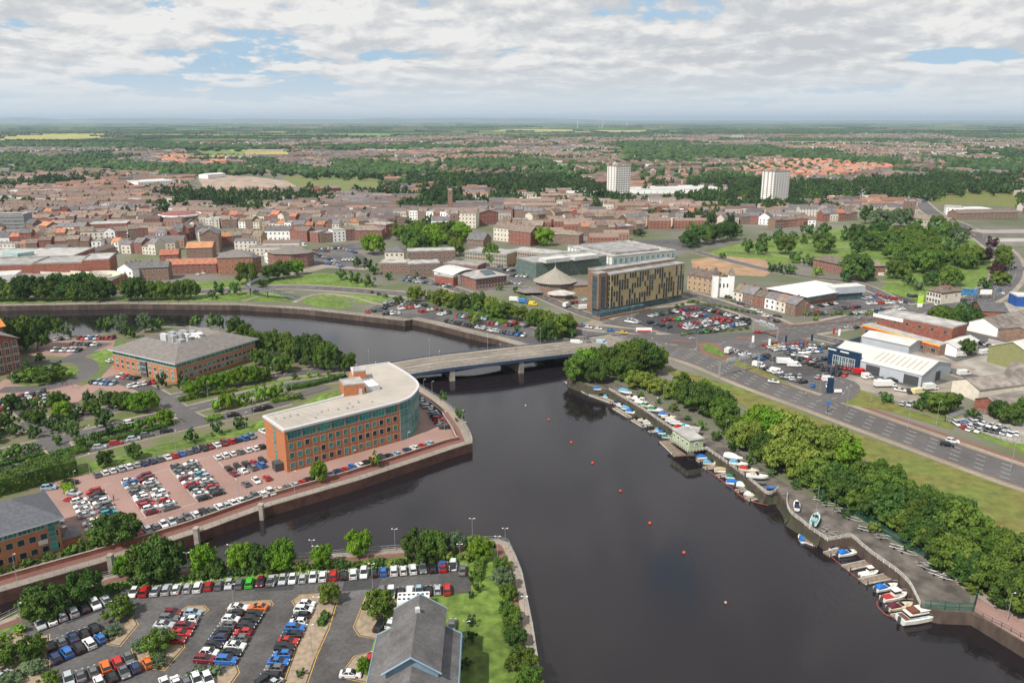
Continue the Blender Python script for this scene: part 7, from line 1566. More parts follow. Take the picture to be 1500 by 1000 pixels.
# wind turbines
for i, (px, py, tp) in enumerate([(846, 188, 174), (883, 186, 173), (918, 185, 174), (335, 181, 174), (366, 181, 172), (409, 180.5, 171)]):
    x, y = P(px, py); h = 75; b = Bd('wind_turbine', 'white wind turbine, %s from left on the horizon' % ordn(sorted([846, 883, 918, 335, 366, 409]).index(px)), 'wind turbine', (x, y), 'wind turbines on the horizon')
    sc = h/75; mb = MB(); mb.tube([(x, y, 0), (x, y, h)], 3.2, 8, r2=1.8); b.part('tower', mb, white); mb = MB(); mb.box(x-3, x+3, y-6, y+5, h-2, h+3); b.part('nacelle', mb, white)
    for k in range(3):
        a = .5+i+2.094*k; mb = MB(); mb.tube([(x, y-7, h), (x+14*cos(a), y-7, h+14*sin(a)), (x+38*cos(a), y-7, h+38*sin(a))], 1.9, 5, r2=.5); b.part('blade', mb, white)
# ================================================================== bridge
def zk(x, y): return (820+x/4.168, 520+y/4.168)
def zm(x, y): return (1100+x/3.5725, 680+y/3.5725)
bp = [(546, 548, .12), (572, 543, .9), (640, 531.5, 2.5), (700, 524.5, 3.1), (750, 518.5, 3.1), (836, 509, 2.2), (885, 501, .6), (912, 497, .12)]
b3 = smooth_path([(*P(a, c, z), z) for a, c, z in bp], 8); b2 = [p[:2] for p in b3]; bz = [p[2] for p in b3]
def strip3(mb, d0, d1, za, zb_, mi=0):
    a = offset(b2, d0); b = offset(b2, d1)
    for i in range(len(b2)-1):
        p, q, r, s = (*a[i], bz[i]+za), (*a[i+1], bz[i+1]+za), (*b[i+1], bz[i+1]+zb_), (*b[i], bz[i]+zb_)
        mb.face([p, q, r, s], mi)
def solid3(mb, d0, d1, z0, z1, mi=0):
    strip3(mb, d0, d1, z1, z1, mi); strip3(mb, d0, d0, z0, z1, mi); strip3(mb, d1, d1, z0, z1, mi); strip3(mb, d0, d1, z0, z0, mi)
WB = 10.5
br = Bd('road_bridge', 'low concrete road bridge with blue girders and two piers across the river', 'bridge', b2[len(b2)//2])
mb = MB(); solid3(mb, -WB, WB, -.7, .02, 0); br.part('deck', mb, conc)
mb = MB(); strip3(mb, -8, -.6, .06, .06); bridge_top = two_scale(mat('bridge_surface', (.20, .175, .145), var=.1, scale=.4), .05, .25); br.part('carriageway', mb, bridge_top); mb = MB(); strip3(mb, .6, 8, .06, .06); br.part('carriageway', mb, bridge_top)
mb = MB(); solid3(mb, -.6, .6, .02, .14); br.part('median', mb, conc)
for s in (-1, 1):
    mb = MB(); solid3(mb, *sorted((s*8, s*WB)), .02, .16); br.part('footway', mb, pave)
    mb = MB(); solid3(mb, *sorted((s*(WB-.15), s*(WB+.02))), -.9, .5); br.part('fascia', mb, mat('bridge_blue', (.035, .055, .10), var=.15))
    pr = MB(); 
    for zz0 in (.75, 1.05, 1.3): solid3(pr, *sorted((s*(WB-.1), s*(WB-.04))), zz0-.03, zz0+.03)
    o = offset(b2, s*(WB-.07)); acc_ = 0
    for i in range(len(o)): pr.box(o[i][0]-.06, o[i][0]+.06, o[i][1]-.06, o[i][1]+.06, bz[i]+.4, bz[i]+1.34)
    br.part('parapet', pr, mat('parapet_blue', (.10, .14, .20), var=.1))
for s in (-5.5, -2.2, 2.2, 5.5)[1:3]:
    mb = MB(); pts = resample(b2, 8)
    for x, y, a in pts:
        i = min(range(len(b2)), key=lambda k: hypot(b2[k][0]-x, b2[k][1]-y)); mb.face([(x-sin(a)*(s*1.9+e)+cos(a)*l, y+cos(a)*(s*1.9+e)+sin(a)*l, bz[i]+.16) for l, e in ((-1.5, -.1), (1.5, -.1), (1.5, .1), (-1.5, .1))])
    br.part('lane_marking', mb, line_w)
def bat(px):
    o = offset(b2, -WB)
    return min(range(len(b2)-1), key=lambda k: abs(proj(*o[k], bz[k])[0]-px))
for px in (662, 768):
    i = bat(px); a = atan2(b2[i+1][1]-b2[i][1], b2[i+1][0]-b2[i][0]); mb = MB(); mb.obox(b2[i], a+pi/2, 2*WB-.6, 2.2, WZ-1, bz[i]-.7); br.part('pier', mb, conc)
for d in (-9, -4.5, 0, 4.5, 9):
    mb = MB(); a = offset(b2, d-.5); c_ = offset(b2, d+.5)
    i0, i1 = bat(590), bat(846); ip_ = [bat(662), bat(768)]
    for i in range(i0, i1):
        def dep(k):
            px = proj(*b2[k], bz[k])[0]; dd = min(abs(px-650), abs(px-755)); return 1.0+.9*max(0, 1-dd/45)
        for A, in ((a,), (c_,)): mb.face([(*A[i], bz[i]-.7-dep(i)+.4), (*A[i+1], bz[i+1]-.7-dep(i+1)+.4), (*A[i+1], bz[i+1]-.7), (*A[i], bz[i]-.7)])
        mb.face([(*a[i], bz[i]-.3-dep(i)), (*a[i+1], bz[i+1]-.3-dep(i+1)), (*c_[i+1], bz[i+1]-.3-dep(i+1)), (*c_[i], bz[i]-.3-dep(i))])
    br.part('girder', mb, mat('girder_blue', (.03, .05, .085), var=.15))
for i0, px in ((bat(592), 0), (bat(850), 1)):
    a = atan2(b2[i0+1][1]-b2[i0][1], b2[i0+1][0]-b2[i0][0]); mb = MB(); mb.obox(b2[i0], a+pi/2, 2*WB+2, 2.5, WZ-1, bz[i0]-.71); br.part('abutment', mb, conc)
# ================================================================== fences, railings, walls
def fence(name, label, cat, path, h, step, m, rails=2, r=.04, panel=None, z0=0):
    c = path[len(path)//2][:2]; b = Bd(name, label, cat, c); pts = resample(path, step)
    for x, y, a in pts[:100]: mb = MB(); mb.box(x-r*1.3, x+r*1.3, y-r*1.3, y+r*1.3, z0, z0+h); b.part('post', mb, m)
    if len(pts) > 100:
        mb = MB()
        for x, y, a in pts[100:]: mb.box(x-r*1.3, x+r*1.3, y-r*1.3, y+r*1.3, z0, z0+h)
        b.part('post', mb, m)['kind'] = 'stuff'
    for k in range(rails):
        mb = MB(); z = z0+h*(k+1)/rails-.06; wallstrip(mb, path, -r, r, z-r, z+r); b.part('rail', mb, m)
    if panel: mb = MB(); wallstrip(mb, path, -.02, .02, z0+.05, z0+h-.1); b.part('mesh_panel', mb, panel)
    return b
whp = mat('white_weathered', (.50, .48, .44), var=.2); dkg = mat('fence_green', (.02, .085, .06), var=.2)
def mesh_see(name, c, dens):
    m = bpy.data.materials.new(name); m.use_nodes = True; t = m.node_tree; b = t.nodes['Principled BSDF']; b.inputs['Base Color'].default_value = (*c, 1); b.inputs['Roughness'].default_value = .7
    b.inputs['Alpha'].default_value = dens; return m
fence('timber_fence', 'white timber fence along the upper boatyard quay', 'fence', PL([zk(300, 215), zk(400, 272), zk(500, 330), zk(600, 400), zk(700, 465)]), 1.2, 2.0, whp, 3, .05)
fence('timber_fence', 'white timber fence along the quay right of the green cabin', 'fence', smooth_path(PL([zk(890, 575), zk(1000, 650), zk(1100, 720), zk(1200, 800), zk(1260, 850), zk(1300, 848), zk(1335, 820)]), 3), 1.2, 2.0, whp, 3, .05)
fence('timber_fence', 'curving white timber fence round the two boats on the gravel', 'fence', smooth_path(PL([zm(190, 165), zm(188, 215), zm(210, 262), zm(260, 300), zm(310, 342), zm(400, 402)]), 3), 1.2, 2.0, whp, 3, .05)
fence('timber_fence', 'pale timber fence along the lower boatyard quay beside the moored cruisers', 'fence', smooth_path(PL([zm(400, 402), zm(460, 392), zm(522, 382), zm(580, 430), zm(645, 482), zm(750, 556), zm(800, 600), zm(835, 640), zm(885, 742)]), 3), 1.2, 2.0, whp, 3, .05)
fence('mesh_fence', 'tall green mesh fence between the boatyard and the tree belt', 'fence', smooth_path(PL([zm(340, 150), zm(480, 225), zm(600, 300), zm(720, 380), zm(850, 450), zm(1000, 545), zm(1168, 650), zm(1160, 770)]), 3), 2.3, 3.0, dkg, 2, .045, mesh_see('green_mesh', (.02, .085, .06), .35))
fence('mesh_fence', 'green mesh fence closing the lower end of the boatyard', 'fence', PL([zm(1160, 770), zm(1040, 765), zm(905, 752)]), 2.2, 3.0, dkg, 2, .045, mesh_see('green_mesh_pale', (.05, .14, .10), .3))
fence('quay_railing', 'thin metal railing on the brick quay round the curved office', 'railing', offset(PL(IB[13:-1][::-1]), .3), 1.15, 2.5, metal, 2, .03, z0=.2)
fence('quay_railing', 'thin metal railing along the lower car park riverside walk', 'railing', offset(PL(CB[2:-4][::-1]), .3), 1.1, 2.5, metal, 2, .03, z0=.2)
fence('quay_railing', 'thin metal railing along the far town quay', 'railing', offset(PL(NB[1:12]), .3), 1.1, 6, metal_d, 2, .05, z0=.2)
fence('quay_railing', 'dark railing beside the pink promenade at the right edge', 'railing', PL([zm(1165, 775), zm(1240, 815), zm(1330, 860), zm(1429, 915), (1530, 955)]), 1.15, 2.0, metal_d, 2, .035)
fence('palisade_fence', 'grey palisade fence round the compound beside the dual carriageway', 'fence', PL([(1384, 617), (1412, 606), (1450, 608), (1520, 632)]), 2.2, 1.2, metal, 2, .06)
fence('palisade_fence', 'grey palisade fence on the roadside of the car compound', 'fence', PL([(1384, 617), (1440, 637), (1483, 650), (1530, 640)]), 2.2, 2.0, metal, 2, .06)
mb = MB(); wallstrip(mb, offset(PL(IB[13:][::-1]), 5.7), -.2, .2, 0, 1.15); wallstrip(mb, offset(PL(IB[13:][::-1]), 5.7), -.26, .26, 1.15, 1.25, 1); tag(mb.build('brick_wall', [brick_r, conc]), 'low red brick wall between the promenade and the brick paved car park', 'wall')
for lab, px in [('grey concrete buttress at the left end of the brick quay', (161, 822)), ('grey concrete buttress in the middle of the brick quay', (287, 782)), ('grey concrete buttress on the brick quay below the white cars', (382, 747))]:
    x, y = P(*px); mb = MB(); mb.box(x-.6, x+.6, y-.3, y+1.1, WZ-1, 1.5); mb.box(x-.7, x+.7, y-.4, y+1.2, 1.5, 1.7); tag(mb.build('buttress', conc), lab, 'buttress')
mb = MB(); wallstrip(mb, PL([(1110, 463), (1160, 478), (1235, 473), (1340, 462)]), -.2, .2, 0, .9); tag(mb.build('brick_wall', brick_b), 'low brown brick wall edging the supermarket car park', 'wall')
mb = MB(); wallstrip(mb, PL([(870, 466), (900, 462), (960, 450), (1030, 440)]), -.3, .3, 0, .8); tag(mb.build('retaining_wall', conc), 'pale retaining wall above the hotel car park', 'wall')
# ================================================================== boats
hullw = mat('boat_white', (.66, .65, .60), rough=.35, var=.06, scale=1.5); hullc = mat('boat_cream', (.55, .48, .34), rough=.4, var=.08); teak = mat('jetty_timber', (.20, .155, .12), var=.3, scale=1.2, stretch=(1, 1, 1))
CV = {'blue': (.012, .12, .42), 'navy': (.015, .025, .07), 'green': (.02, .16, .10), 'grey': (.38, .39, .40), 'red': (.34, .03, .03), 'maroon': (.09, .015, .03), 'tan': (.38, .29, .18), 'teal': (.04, .28, .30), 'white': (.68, .68, .66), 'brown': (.14, .05, .03), 'sky': (.10, .27, .42)}
def cover(c): return mat('canvas_'+c, CV[c], rough=.85, var=.14, scale=1.5)
nboat = [0]
def boat(px, to, L, label, cov='blue', hull=None, cabin='cuddy', water=True, mast=False, stripe=None, name='motor_boat'):
    z = WZ if water else .75
    x, y = P(*px, z+.5); x2, y2 = P(*to, z+.5); a = atan2(y2-y, x2-x); W_ = L*.36
    e = empty(name, label, 'boat', (x, y, z), a, 'boats at the boatyard'); hull = hull or hullw
    L *= .87; W_ = L*.35
    S = []; D0 = .78*L/6
    for t, wf, zb_, sh in ((-.5, .86, .05, 0), (-.2, 1, .0, .0), (.1, .98, .0, .03), (.3, .78, .08, .1), (.42, .45, .25, .2), (.5, .03, .55, .3)):
        xx = t*L; w2 = W_/2*wf; zt = D0+sh*D0
        S.append([(xx, -w2*.55, -.15+zb_), (xx, -w2*.92, .25*D0+zb_), (xx, -w2, zt), (xx, -w2*.82, zt+.05), (xx, w2*.82, zt+.05), (xx, w2, zt), (xx, w2*.92, .25*D0+zb_), (xx, w2*.55, -.15+zb_)])
    mb = MB(); mb.loft(S); mb.build('hull', hull, e)
    if stripe:
        mb = MB(); mb.face([(-.48*L, -W_*.36, D0+.08), (.08*L, -W_*.40, D0+.1), (.08*L, W_*.40, D0+.1), (-.48*L, W_*.36, D0+.08)]); mb.build('deck', cover(stripe), e)
    def hump(x0, x1, w0, w1, h, m, nm, z0=D0):
        mb = MB(); R = []
        for k in range(6):
            t = k/5; hh = h*(sin(pi*min(1, t*1.1+.08))**.5)*(1-.25*t); ww = (w0+(w1-w0)*t)
            R.append([(x0+(x1-x0)*t, ww*c_, z0+hh*s_+.04) for c_, s_ in ((-.5, 0), (-.46, .6), (-.25, 1), (.25, 1), (.46, .6), (.5, 0))])
        mb.loft(R); return mb.build(nm, m, e)
    if cabin == 'cuddy':
        hump(.02*L, .40*L, W_*.78, W_*.3, .32*D0+.2, hull, 'foredeck')
        mb = MB(); w2 = W_*.34; mb.loft([[(-.02*L, -w2, D0+.35), (.10*L, -w2*.85, D0+.35), (.10*L, w2*.85, D0+.35), (-.02*L, w2, D0+.35)], [(-.08*L, -w2*.9, D0+.95), (.0*L, -w2*.75, D0+.95), (.0*L, w2*.75, D0+.95), (-.08*L, w2*.9, D0+.95)]]); mb.build('windscreen', car_glass, e)
        if cov: hump(-.47*L, .0*L, W_*.82, W_*.74, .95, cover(cov), 'canopy')
        else:
            mb = MB(); mb.box(-.3*L, -.12*L, -W_*.3, W_*.3, D0+.06, D0+.45); mb.build('seat', cover('grey'), e)
    elif cabin == 'full': hump(-.48*L, .46*L, W_*.95, W_*.25, 1.05, cover(cov), 'cover')
    elif cabin == 'wheelhouse':
        mb = MB(); mb.box(-.1*L, .14*L, -W_*.3, W_*.3, D0+.05, D0+1.5); mb.build('wheelhouse', hull, e)
        mb = MB(); mb.box(-.105*L, .146*L, -W_*.305, W_*.305, D0+.85, D0+1.3); mb.build('windows', car_glass, e)
        mb = MB(); mb.box(-.13*L, .17*L, -W_*.34, W_*.34, D0+1.5, D0+1.6); mb.build('cabin_roof', hull, e)
        hump(.14*L, .42*L, W_*.7, W_*.25, .35, hull, 'foredeck')
        if cov: mb = MB(); mb.box(-.46*L, -.14*L, -W_*.36, W_*.36, D0+.07, D0+.2); mb.build('cockpit_floor', cover(cov), e)
    elif cabin == 'dinghy':
        mb = MB(); mb.box(-.1*L, .0, -W_*.42, W_*.42, D0+.06, D0+.14); mb.build('thwart', teak, e)
    if cabin in ('cuddy', 'wheelhouse') and L > 5.5:
        mb = MB(); mb.tube([(.08*L, -W_*.42, D0+.65), (.35*L, -W_*.28, D0+.85), (.49*L, 0, D0+1.05), (.35*L, W_*.28, D0+.85), (.08*L, W_*.42, D0+.65)], .03, 4); mb.build('bow_rail', metal, e)
        mb = MB(); mb.box(-.5*L-.5, -.5*L-.02, -.25, .25, .0, D0+.35); mb.build('outboard_engine', metal_d, e)
    if mast: mb = MB(); mb.tube([(.08*L, 0, D0), (.08*L, 0, D0+9.5)], .08, 6, r2=.05); mb.build('mast', metal, e); mb = MB(); mb.tube([(.08*L, 0, D0+1.5), (-.42*L, 0, D0+1.4)], .07, 6); mb.build('boom', metal, e)
    if not water:
        mb = MB()
        for sx in (-.22, .18): mb.box(sx*L-.1, sx*L+.1, -W_*.4, W_*.4, -.73, .08)
        mb.box(-.4*L, .5*L, -.08, .08, -.5, -.36); mb.build('cradle', metal_d, e)
    return e
LBL = [  # x, y (zk), dx, dy, L, cover, cabin, water, hull, label
 (232, 204, 40, 3, 4.5, 'blue', 'full', 0, None, 'small blue sheeted boat beside the upper jetty'), (248, 236, 80, 12, 7.5, 'white', 'cuddy', 1, hullc, 'cream cruiser nearest the upper jetty'), (296, 256, 60, 8, 6, 'sky', 'cuddy', 1, None, 'white boat with pale blue cover below the cream cruiser'),
 (402, 223, 80, 20, 8, 'sky', 'full', 0, None, 'large boat under a bright blue sheet on the gravel'), (440, 258, 70, 14, 6.5, None, 'cuddy', 0, hullc, 'open cream boat behind the large blue sheeted boat'), (482, 268, 70, 12, 7, 'white', 'cuddy', 0, None, 'white canopied cruiser ashore above the fence'), (500, 287, 80, 14, 7.5, None, 'wheelhouse', 0, None, 'white wheelhouse boat ashore beside the canopied cruiser'),
 (535, 308, 70, 14, 7, 'green', 'cuddy', 0, hullc, 'cream boat with a green canopy ashore'), (585, 333, 84, 8, 8, 'green', 'cuddy', 0, None, 'white boat with a long green canopy ashore'), (368, 298, 80, 20, 7.5, 'navy', 'cuddy', 1, hullc, 'cream cruiser with navy canopy first on the pontoons'), (380, 310, 80, 20, 6.5, 'grey', 'cuddy', 1, None, 'grey covered boat tight beside the cream and navy cruiser'),
 (412, 328, 76, 20, 7, 'sky', 'full', 1, None, 'pale blue sheeted boat moored left of the blue canopied cruiser'), (448, 348, 90, 14, 8, 'blue', 'cuddy', 1, None, 'white cruiser with bright blue canopy on the first pontoon group'), (635, 362, 60, 10, 5.5, 'blue', 'full', 0, None, 'dark blue covered boat ashore beside the white day boat'), (665, 377, 84, 8, 7.5, None, 'cuddy', 0, hullc, 'cream day boat ashore in the middle of the fence run'),
 (690, 402, 80, 14, 7.5, 'grey', 'full', 0, None, 'long boat under a grey sheet ashore'), (715, 415, 80, 14, 7, 'grey', 'full', 0, None, 'second grey sheeted boat, nearer the red one'), (728, 437, 60, -8, 5.5, 'red', 'full', 0, None, 'boat under a red sheet ashore'), (770, 432, 50, 6, 4.5, 'teal', 'full', 0, None, 'small teal covered boat behind the red sheeted one'), (775, 457, 80, 10, 7, None, 'wheelhouse', 0, None, 'white wheelhouse boat ashore beside the small green kiosk'),
 (515, 398, 80, 12, 6.5, None, 'cuddy', 1, hullc, 'open cream boat moored alone mid pontoon'), (538, 413, 70, 6, 5, 'grey', 'full', 1, None, 'low grey covered boat under the open cream boat'), (612, 460, 66, 8, 5.5, 'sky', 'cuddy', 1, None, 'sky blue canopied boat moored left of the cabin'), (640, 475, 76, 10, 6.5, 'blue', 'cuddy', 1, None, 'white boat with blue canopy touching the cabin deck'), (655, 497, 60, 2, 5, 'green', 'full', 1, None, 'green sheeted boat against the cabin deck'),
 (828, 605, 84, 4, 7.5, 'white', 'cuddy', 1, hullc, 'cream cruiser moored right of the timber deck'), (875, 623, 80, 4, 6.5, 'blue', 'full', 1, None, 'bright blue sheeted boat right of the cream cruiser'), (930, 660, 90, 6, 8, 'sky', 'cuddy', 1, hullc, 'cream boat with pale blue canopy on the second finger'), (1000, 706, 84, 6, 8, 'tan', 'full', 1, None, 'tan sheeted boat on the third finger'), (1068, 748, 84, 14, 7.5, 'green', 'cuddy', 1, None, 'white boat with green canopy in the last pontoon group'), (1070, 780, 80, 12, 7.5, 'blue', 'full', 1, None, 'deep blue sheeted boat in the last pontoon group'), (1135, 795, 84, 6, 8, 'white', 'cuddy', 1, None, 'white cruiser at the end of the last pontoon group'), (1180, 850, 90, -6, 7.5, 'white', 'cuddy', 1, hullc, 'cream cruiser on the finger nearest the weedy bank'),
 (1060, 622, 80, 16, 8.5, 'white', 'full', 0, None, 'long boat under a white sheet ashore past the silver car'), (1092, 660, 84, 14, 8, 'sky', 'cuddy', 0, None, 'white boat with sky blue cover ashore below the white sheeted one'), (1155, 700, 90, 16, 8.5, 'red', 'cuddy', 0, hullc, 'cream boat with red canopy ashore'), (1205, 738, 96, 10, 9, None, 'cuddy', 0, None, 'long white day cruiser ashore near the end of the fence'), (1236, 773, 50, 4, 4, 'grey', 'dinghy', 0, mat('rubber_grey', (.12, .12, .12)), 'grey inflatable dinghy on the gravel'), (1292, 803, 56, 2, 4, 'blue', 'dinghy', 0, mat('dinghy_blue', (.01, .13, .45)), 'bright blue dinghy by the end of the white fence')]
for x, y, dx, dy, L, cv, cb, wt, hl, lab in LBL: boat(zk(x, y), zk(x+dx, y+dy), L*.82, lab, cv, hl, cb, bool(wt))
for x, y, tx, ty, L, cv, cb, wt, hl, st, lab in [(240, 212, 238, 170, 7.5, 'navy', 'cuddy', 0, None, None, 'white motor cruiser with dark windscreen standing on the gravel'), (262, 385, 245, 350, 5.5, 'blue', 'full', 1, None, None, 'small blue covered boat tied to the square timber jetty'), (450, 428, 520, 412, 9, 'navy', 'cuddy', 1, None, None, 'white cruiser with navy cover at the top of the lower quay'), (510, 462, 575, 452, 9, 'blue', 'cuddy', 1, None, None, 'white cruiser with royal blue canopy second on the lower quay'), (618, 568, 680, 558, 7.5, None, 'wheelhouse', 1, None, None, 'small white cabin boat between two timber fingers'), (710, 642, 780, 628, 9, 'blue', 'cuddy', 1, None, None, 'white boat with flat bright blue cover on the lower quay'), (752, 692, 830, 676, 10, 'red', 'wheelhouse', 1, None, 'red', 'white fishing boat with bright red deck'), (782, 742, 855, 730, 9.5, 'maroon', 'cuddy', 1, hullc, None, 'boat with maroon canopy between red decked boat and large cruiser')]:
    boat(zm(x, y), zm(tx, ty), L*.8, lab, cv, hl, cb, bool(wt), stripe=st)
boat(zm(337, 285), zm(352, 250), 7.5, 'small pale blue sailing yacht with mast standing on the gravel', None, mat('yacht_pale', (.45, .55, .52)), 'cuddy', False, True, 'teal', 'sailing_yacht')
# large cabin cruiser
e = boat(zm(885, 800), zm(985, 782), 12.2, 'largest white cabin cruiser with long cabin at the end of the quay', 'brown', None, 'wheelhouse', True, stripe='sky', name='cabin_cruiser')
mb = MB(); mb.box(-3.9, 1.1, -1.3, 1.3, 1.35, 2.5); mb.build('saloon', hullw, e); mb = MB(); mb.box(-3.95, 1.15, -1.35, 1.35, 1.8, 2.25); mb.build('saloon_windows', car_glass, e); mb = MB(); mb.box(-3.2, -1.2, -1.1, 1.1, 2.52, 3.1); mb.build('flybridge', mat('canvas_brown', CV['brown']), e); mb = MB(); mb.box(2.0, 3.6, -.9, .9, 1.75, 1.98); mb.build('fore_cover', cover('blue'), e)
# fingers and jetties
def jetty(p, q, w, lab, px=zk, z=WZ+.35, name='jetty'):
    a, b_ = P(*px(*p), z), P(*px(*q), z); L = hypot(*vsub(b_, a)); an = atan2(b_[1]-a[1], b_[0]-a[0]); c = lerp(a, b_, .5); B_ = Bd(name, lab, 'jetty', c)
    mb = MB(); mb.obox(c, an, L, w, z-.35, z); B_.part('deck', mb, teak)
    for s in (-1, 1): 
        mb = MB(); mb.obox((c[0]-sin(an)*s*(w/2+.05), c[1]+cos(an)*s*(w/2+.05)), an, L, .14, z-.2, z+.12); B_.part('fender', mb, whp)
    for t in (.04, .96):
        for s in (-1, 1): g = lerp(a, b_, t); mb = MB(); mb.tube([(g[0]-sin(an)*s*(w/2+.25), g[1]+cos(an)*s*(w/2+.25), WZ-1), (g[0]-sin(an)*s*(w/2+.25), g[1]+cos(an)*s*(w/2+.25), z+.9)], .13, 6); B_.part('pile', mb, metal_d)
for p, q, w, lab in [((40, 158), (180, 235), 2.5, 'long narrow jetty under the trees by the bridge'), ((180, 235), (330, 290), 2.5, 'jetty continuing past the cream cruiser'), ((330, 320), (430, 380), 1.6, 'dark pontoon outside the first group of boats'), ((440, 392), (520, 440), 1.4, 'low pontoon outside the lone cream boat'), ((500, 432), (590, 420), 1.2, 'short finger under the grey covered boat'), ((545, 468), (620, 458), 1.3, 'short finger before the sky blue boat'), ((840, 645), (965, 625), 1.6, 'first finger pontoon right of the cabin'), ((882, 690), (1020, 670), 1.6, 'second finger pontoon right of the cabin'), ((962, 738), (1085, 716), 1.6, 'third finger pontoon right of the cabin'), ((1080, 828), (1195, 808), 1.6, 'fourth finger pontoon right of the cabin'), ((1142, 880), (1255, 856), 1.8, 'last finger pontoon beside the weedy bank'), ((650, 520), (745, 610), 5.5, 'brown timber deck floating before the green cabin')]: jetty(p, q, w, lab)
for p, q, w, lab in [((272, 378), (355, 410), 4.5, 'square weathered timber jetty beside the small blue boat'), ((395, 468), (470, 448), 2, 'timber finger under the navy covered cruiser'), ((492, 540), (652, 505), 2.3, 'empty timber finger between two lower quay boats'), ((582, 612), (758, 575), 2.3, 'timber finger below the small white cabin boat'), ((745, 795), (850, 775), 1.6, 'short finger beside the largest cruiser')]: jetty(p, q, w, lab, zm)
# float rope lines
for lab, pts, f in [('red float rope strung outside the last upper pontoons', [(880, 690), (965, 745), (1060, 820), (1140, 880), (1270, 915)], zk), ('red float rope strung outside the lower pontoons', [(400, 465), (490, 540), (590, 620)], zm), ('pink float rope looped outside the maroon boat', [(680, 690), (660, 730), (700, 780), (750, 798)], zm)]:
    w_ = PL([f(*p) for p in pts], WZ+.08); mb = MB(); mb.tube([(*p, WZ+.08) for p in smooth_path(w_, 4)], .13, 4); tag(mb.build('float_rope', mat('rope_red', (.25, .06, .05), var=.3)), lab, 'rope')
# green cabin and kiosk
cg = mat('sage_green_boards', (.36, .42, .27), var=.08)
q = rect(zk(690, 520), zk(835, 592), 4.6); q = rect(P(*zk(686, 512)), P(*zk(790, 585)), 5.2, world=True); b = Bd('harbour_cabin', 'sage green cabin with grey flat roof on the quay edge', 'cabin', cen(q)); mb = MB(); wallbox(mb, q, .3, 3.6); b.part('wall', mb, cg); mb = MB(); mb.prism(inset(q, -.35), 3.6, 3.85); b.part('roof', mb, roof_felt); b.win(q[0], q[1], 4, [1.5], 1.1, 1.1, glass_d, white); b.win(q[1], q[2], 1, [1.5], 1, 1.1, glass_d, white); mb = MB(); wallbox(mb, inset(q, -1.1), .1, .3); b.part('veranda', mb, teak)
fence('veranda_rail', 'pale green balustrade on the harbour cabin veranda', 'railing', [inset(q, -1.2)[3], inset(q, -1.2)[0], inset(q, -1.2)[1], inset(q, -1.2)[2]], 1.2, 1.2, mat('pale_green_paint', (.42, .52, .42)), 2, .05)
q = rect(zk(782, 508), zk(838, 516), 4.2); b = Bd('kiosk', 'small pale green kiosk with white frames behind the cabin', 'kiosk', cen(q)); mb = MB(); wallbox(mb, q, 0, 2.7); b.part('wall', mb, cg); mb = MB(); mb.prism(inset(q, -.4), 2.7, 2.95); b.part('roof', mb, roof_felt); b.win(q[0], q[1], 2, [.6], 1.3, 1.6, glass_d, white)
# buoys
for i, (px, py, c) in enumerate([(770, 593, 0), (804, 614, 1), (837, 647, 1), (868, 677, 1), (909, 718, 1), (952, 765, 1), (1002, 808, 1), (1063, 881, 2)]):
    x, y = P(px, py, WZ+.3); m = [mat('buoy_white', (.6, .55, .45)), mat('buoy_red', (.60, .07, .03), rough=.5), mat('buoy_pale', (.62, .40, .28))][c]; r = .42 if c == 1 else .3; b = Bd('mooring_buoy', ['small white', 'red', 'pale faded'][c]+' mooring buoy, %s from the bridge along the river' % ordn(i), 'buoy', (x, y), 'buoys in a line down the river')
    mb = MB(); mb.sphere((x, y, WZ+.15), r, 12, 8); b.part('float', mb, m, smooth=True); mb = MB(); mb.tube([(x, y, WZ+.4), (x, y, WZ+.75)], .07, 6); b.part('mooring_eye', mb, metal_d)
# trailers
for i, (x, y) in enumerate([(385, 342), (430, 372), (365, 190), (405, 215), (460, 245), (495, 262), (535, 290), (600, 345), (690, 385), (770, 440), (815, 465), (905, 530), (935, 550), (980, 580), (1030, 600)]):
    p = P(*zm(x, y)); a = -.75+random.uniform(-.6, 1.3) if i > 1 else .7; w_ = ['nearer the fence', 'nearer the lower quay'][i] if i < 2 else '%s from left along the green mesh fence' % ordn(i-2)
    b = Bd('boat_trailer', 'empty galvanised boat trailer %s' % w_, 'trailer', p, 'empty boat trailers'); L = 5
    ca, sa = cos(a), sin(a)
    def tp(u, v, z): return (p[0]+u*ca-v*sa, p[1]+u*sa+v*ca, z)
    mb = MB()
    mb.tube([tp(-2, -.8, .5), tp(1, -.8, .5), tp(2.6, 0, .5), tp(1, .8, .5), tp(-2, .8, .5)], .06, 4)
    for u in (-1.6, .2): mb.tube([tp(u, -.8, .5), tp(u, .8, .5)], .05, 4)
    b.part('frame', mb, metal)
    for s in (-1, 1): mb = MB(); mb.tube([tp(-.8, s*.95, .3), tp(-.8, s*1.12, .3)], .3, 8); b.part('wheel', mb, tyre)
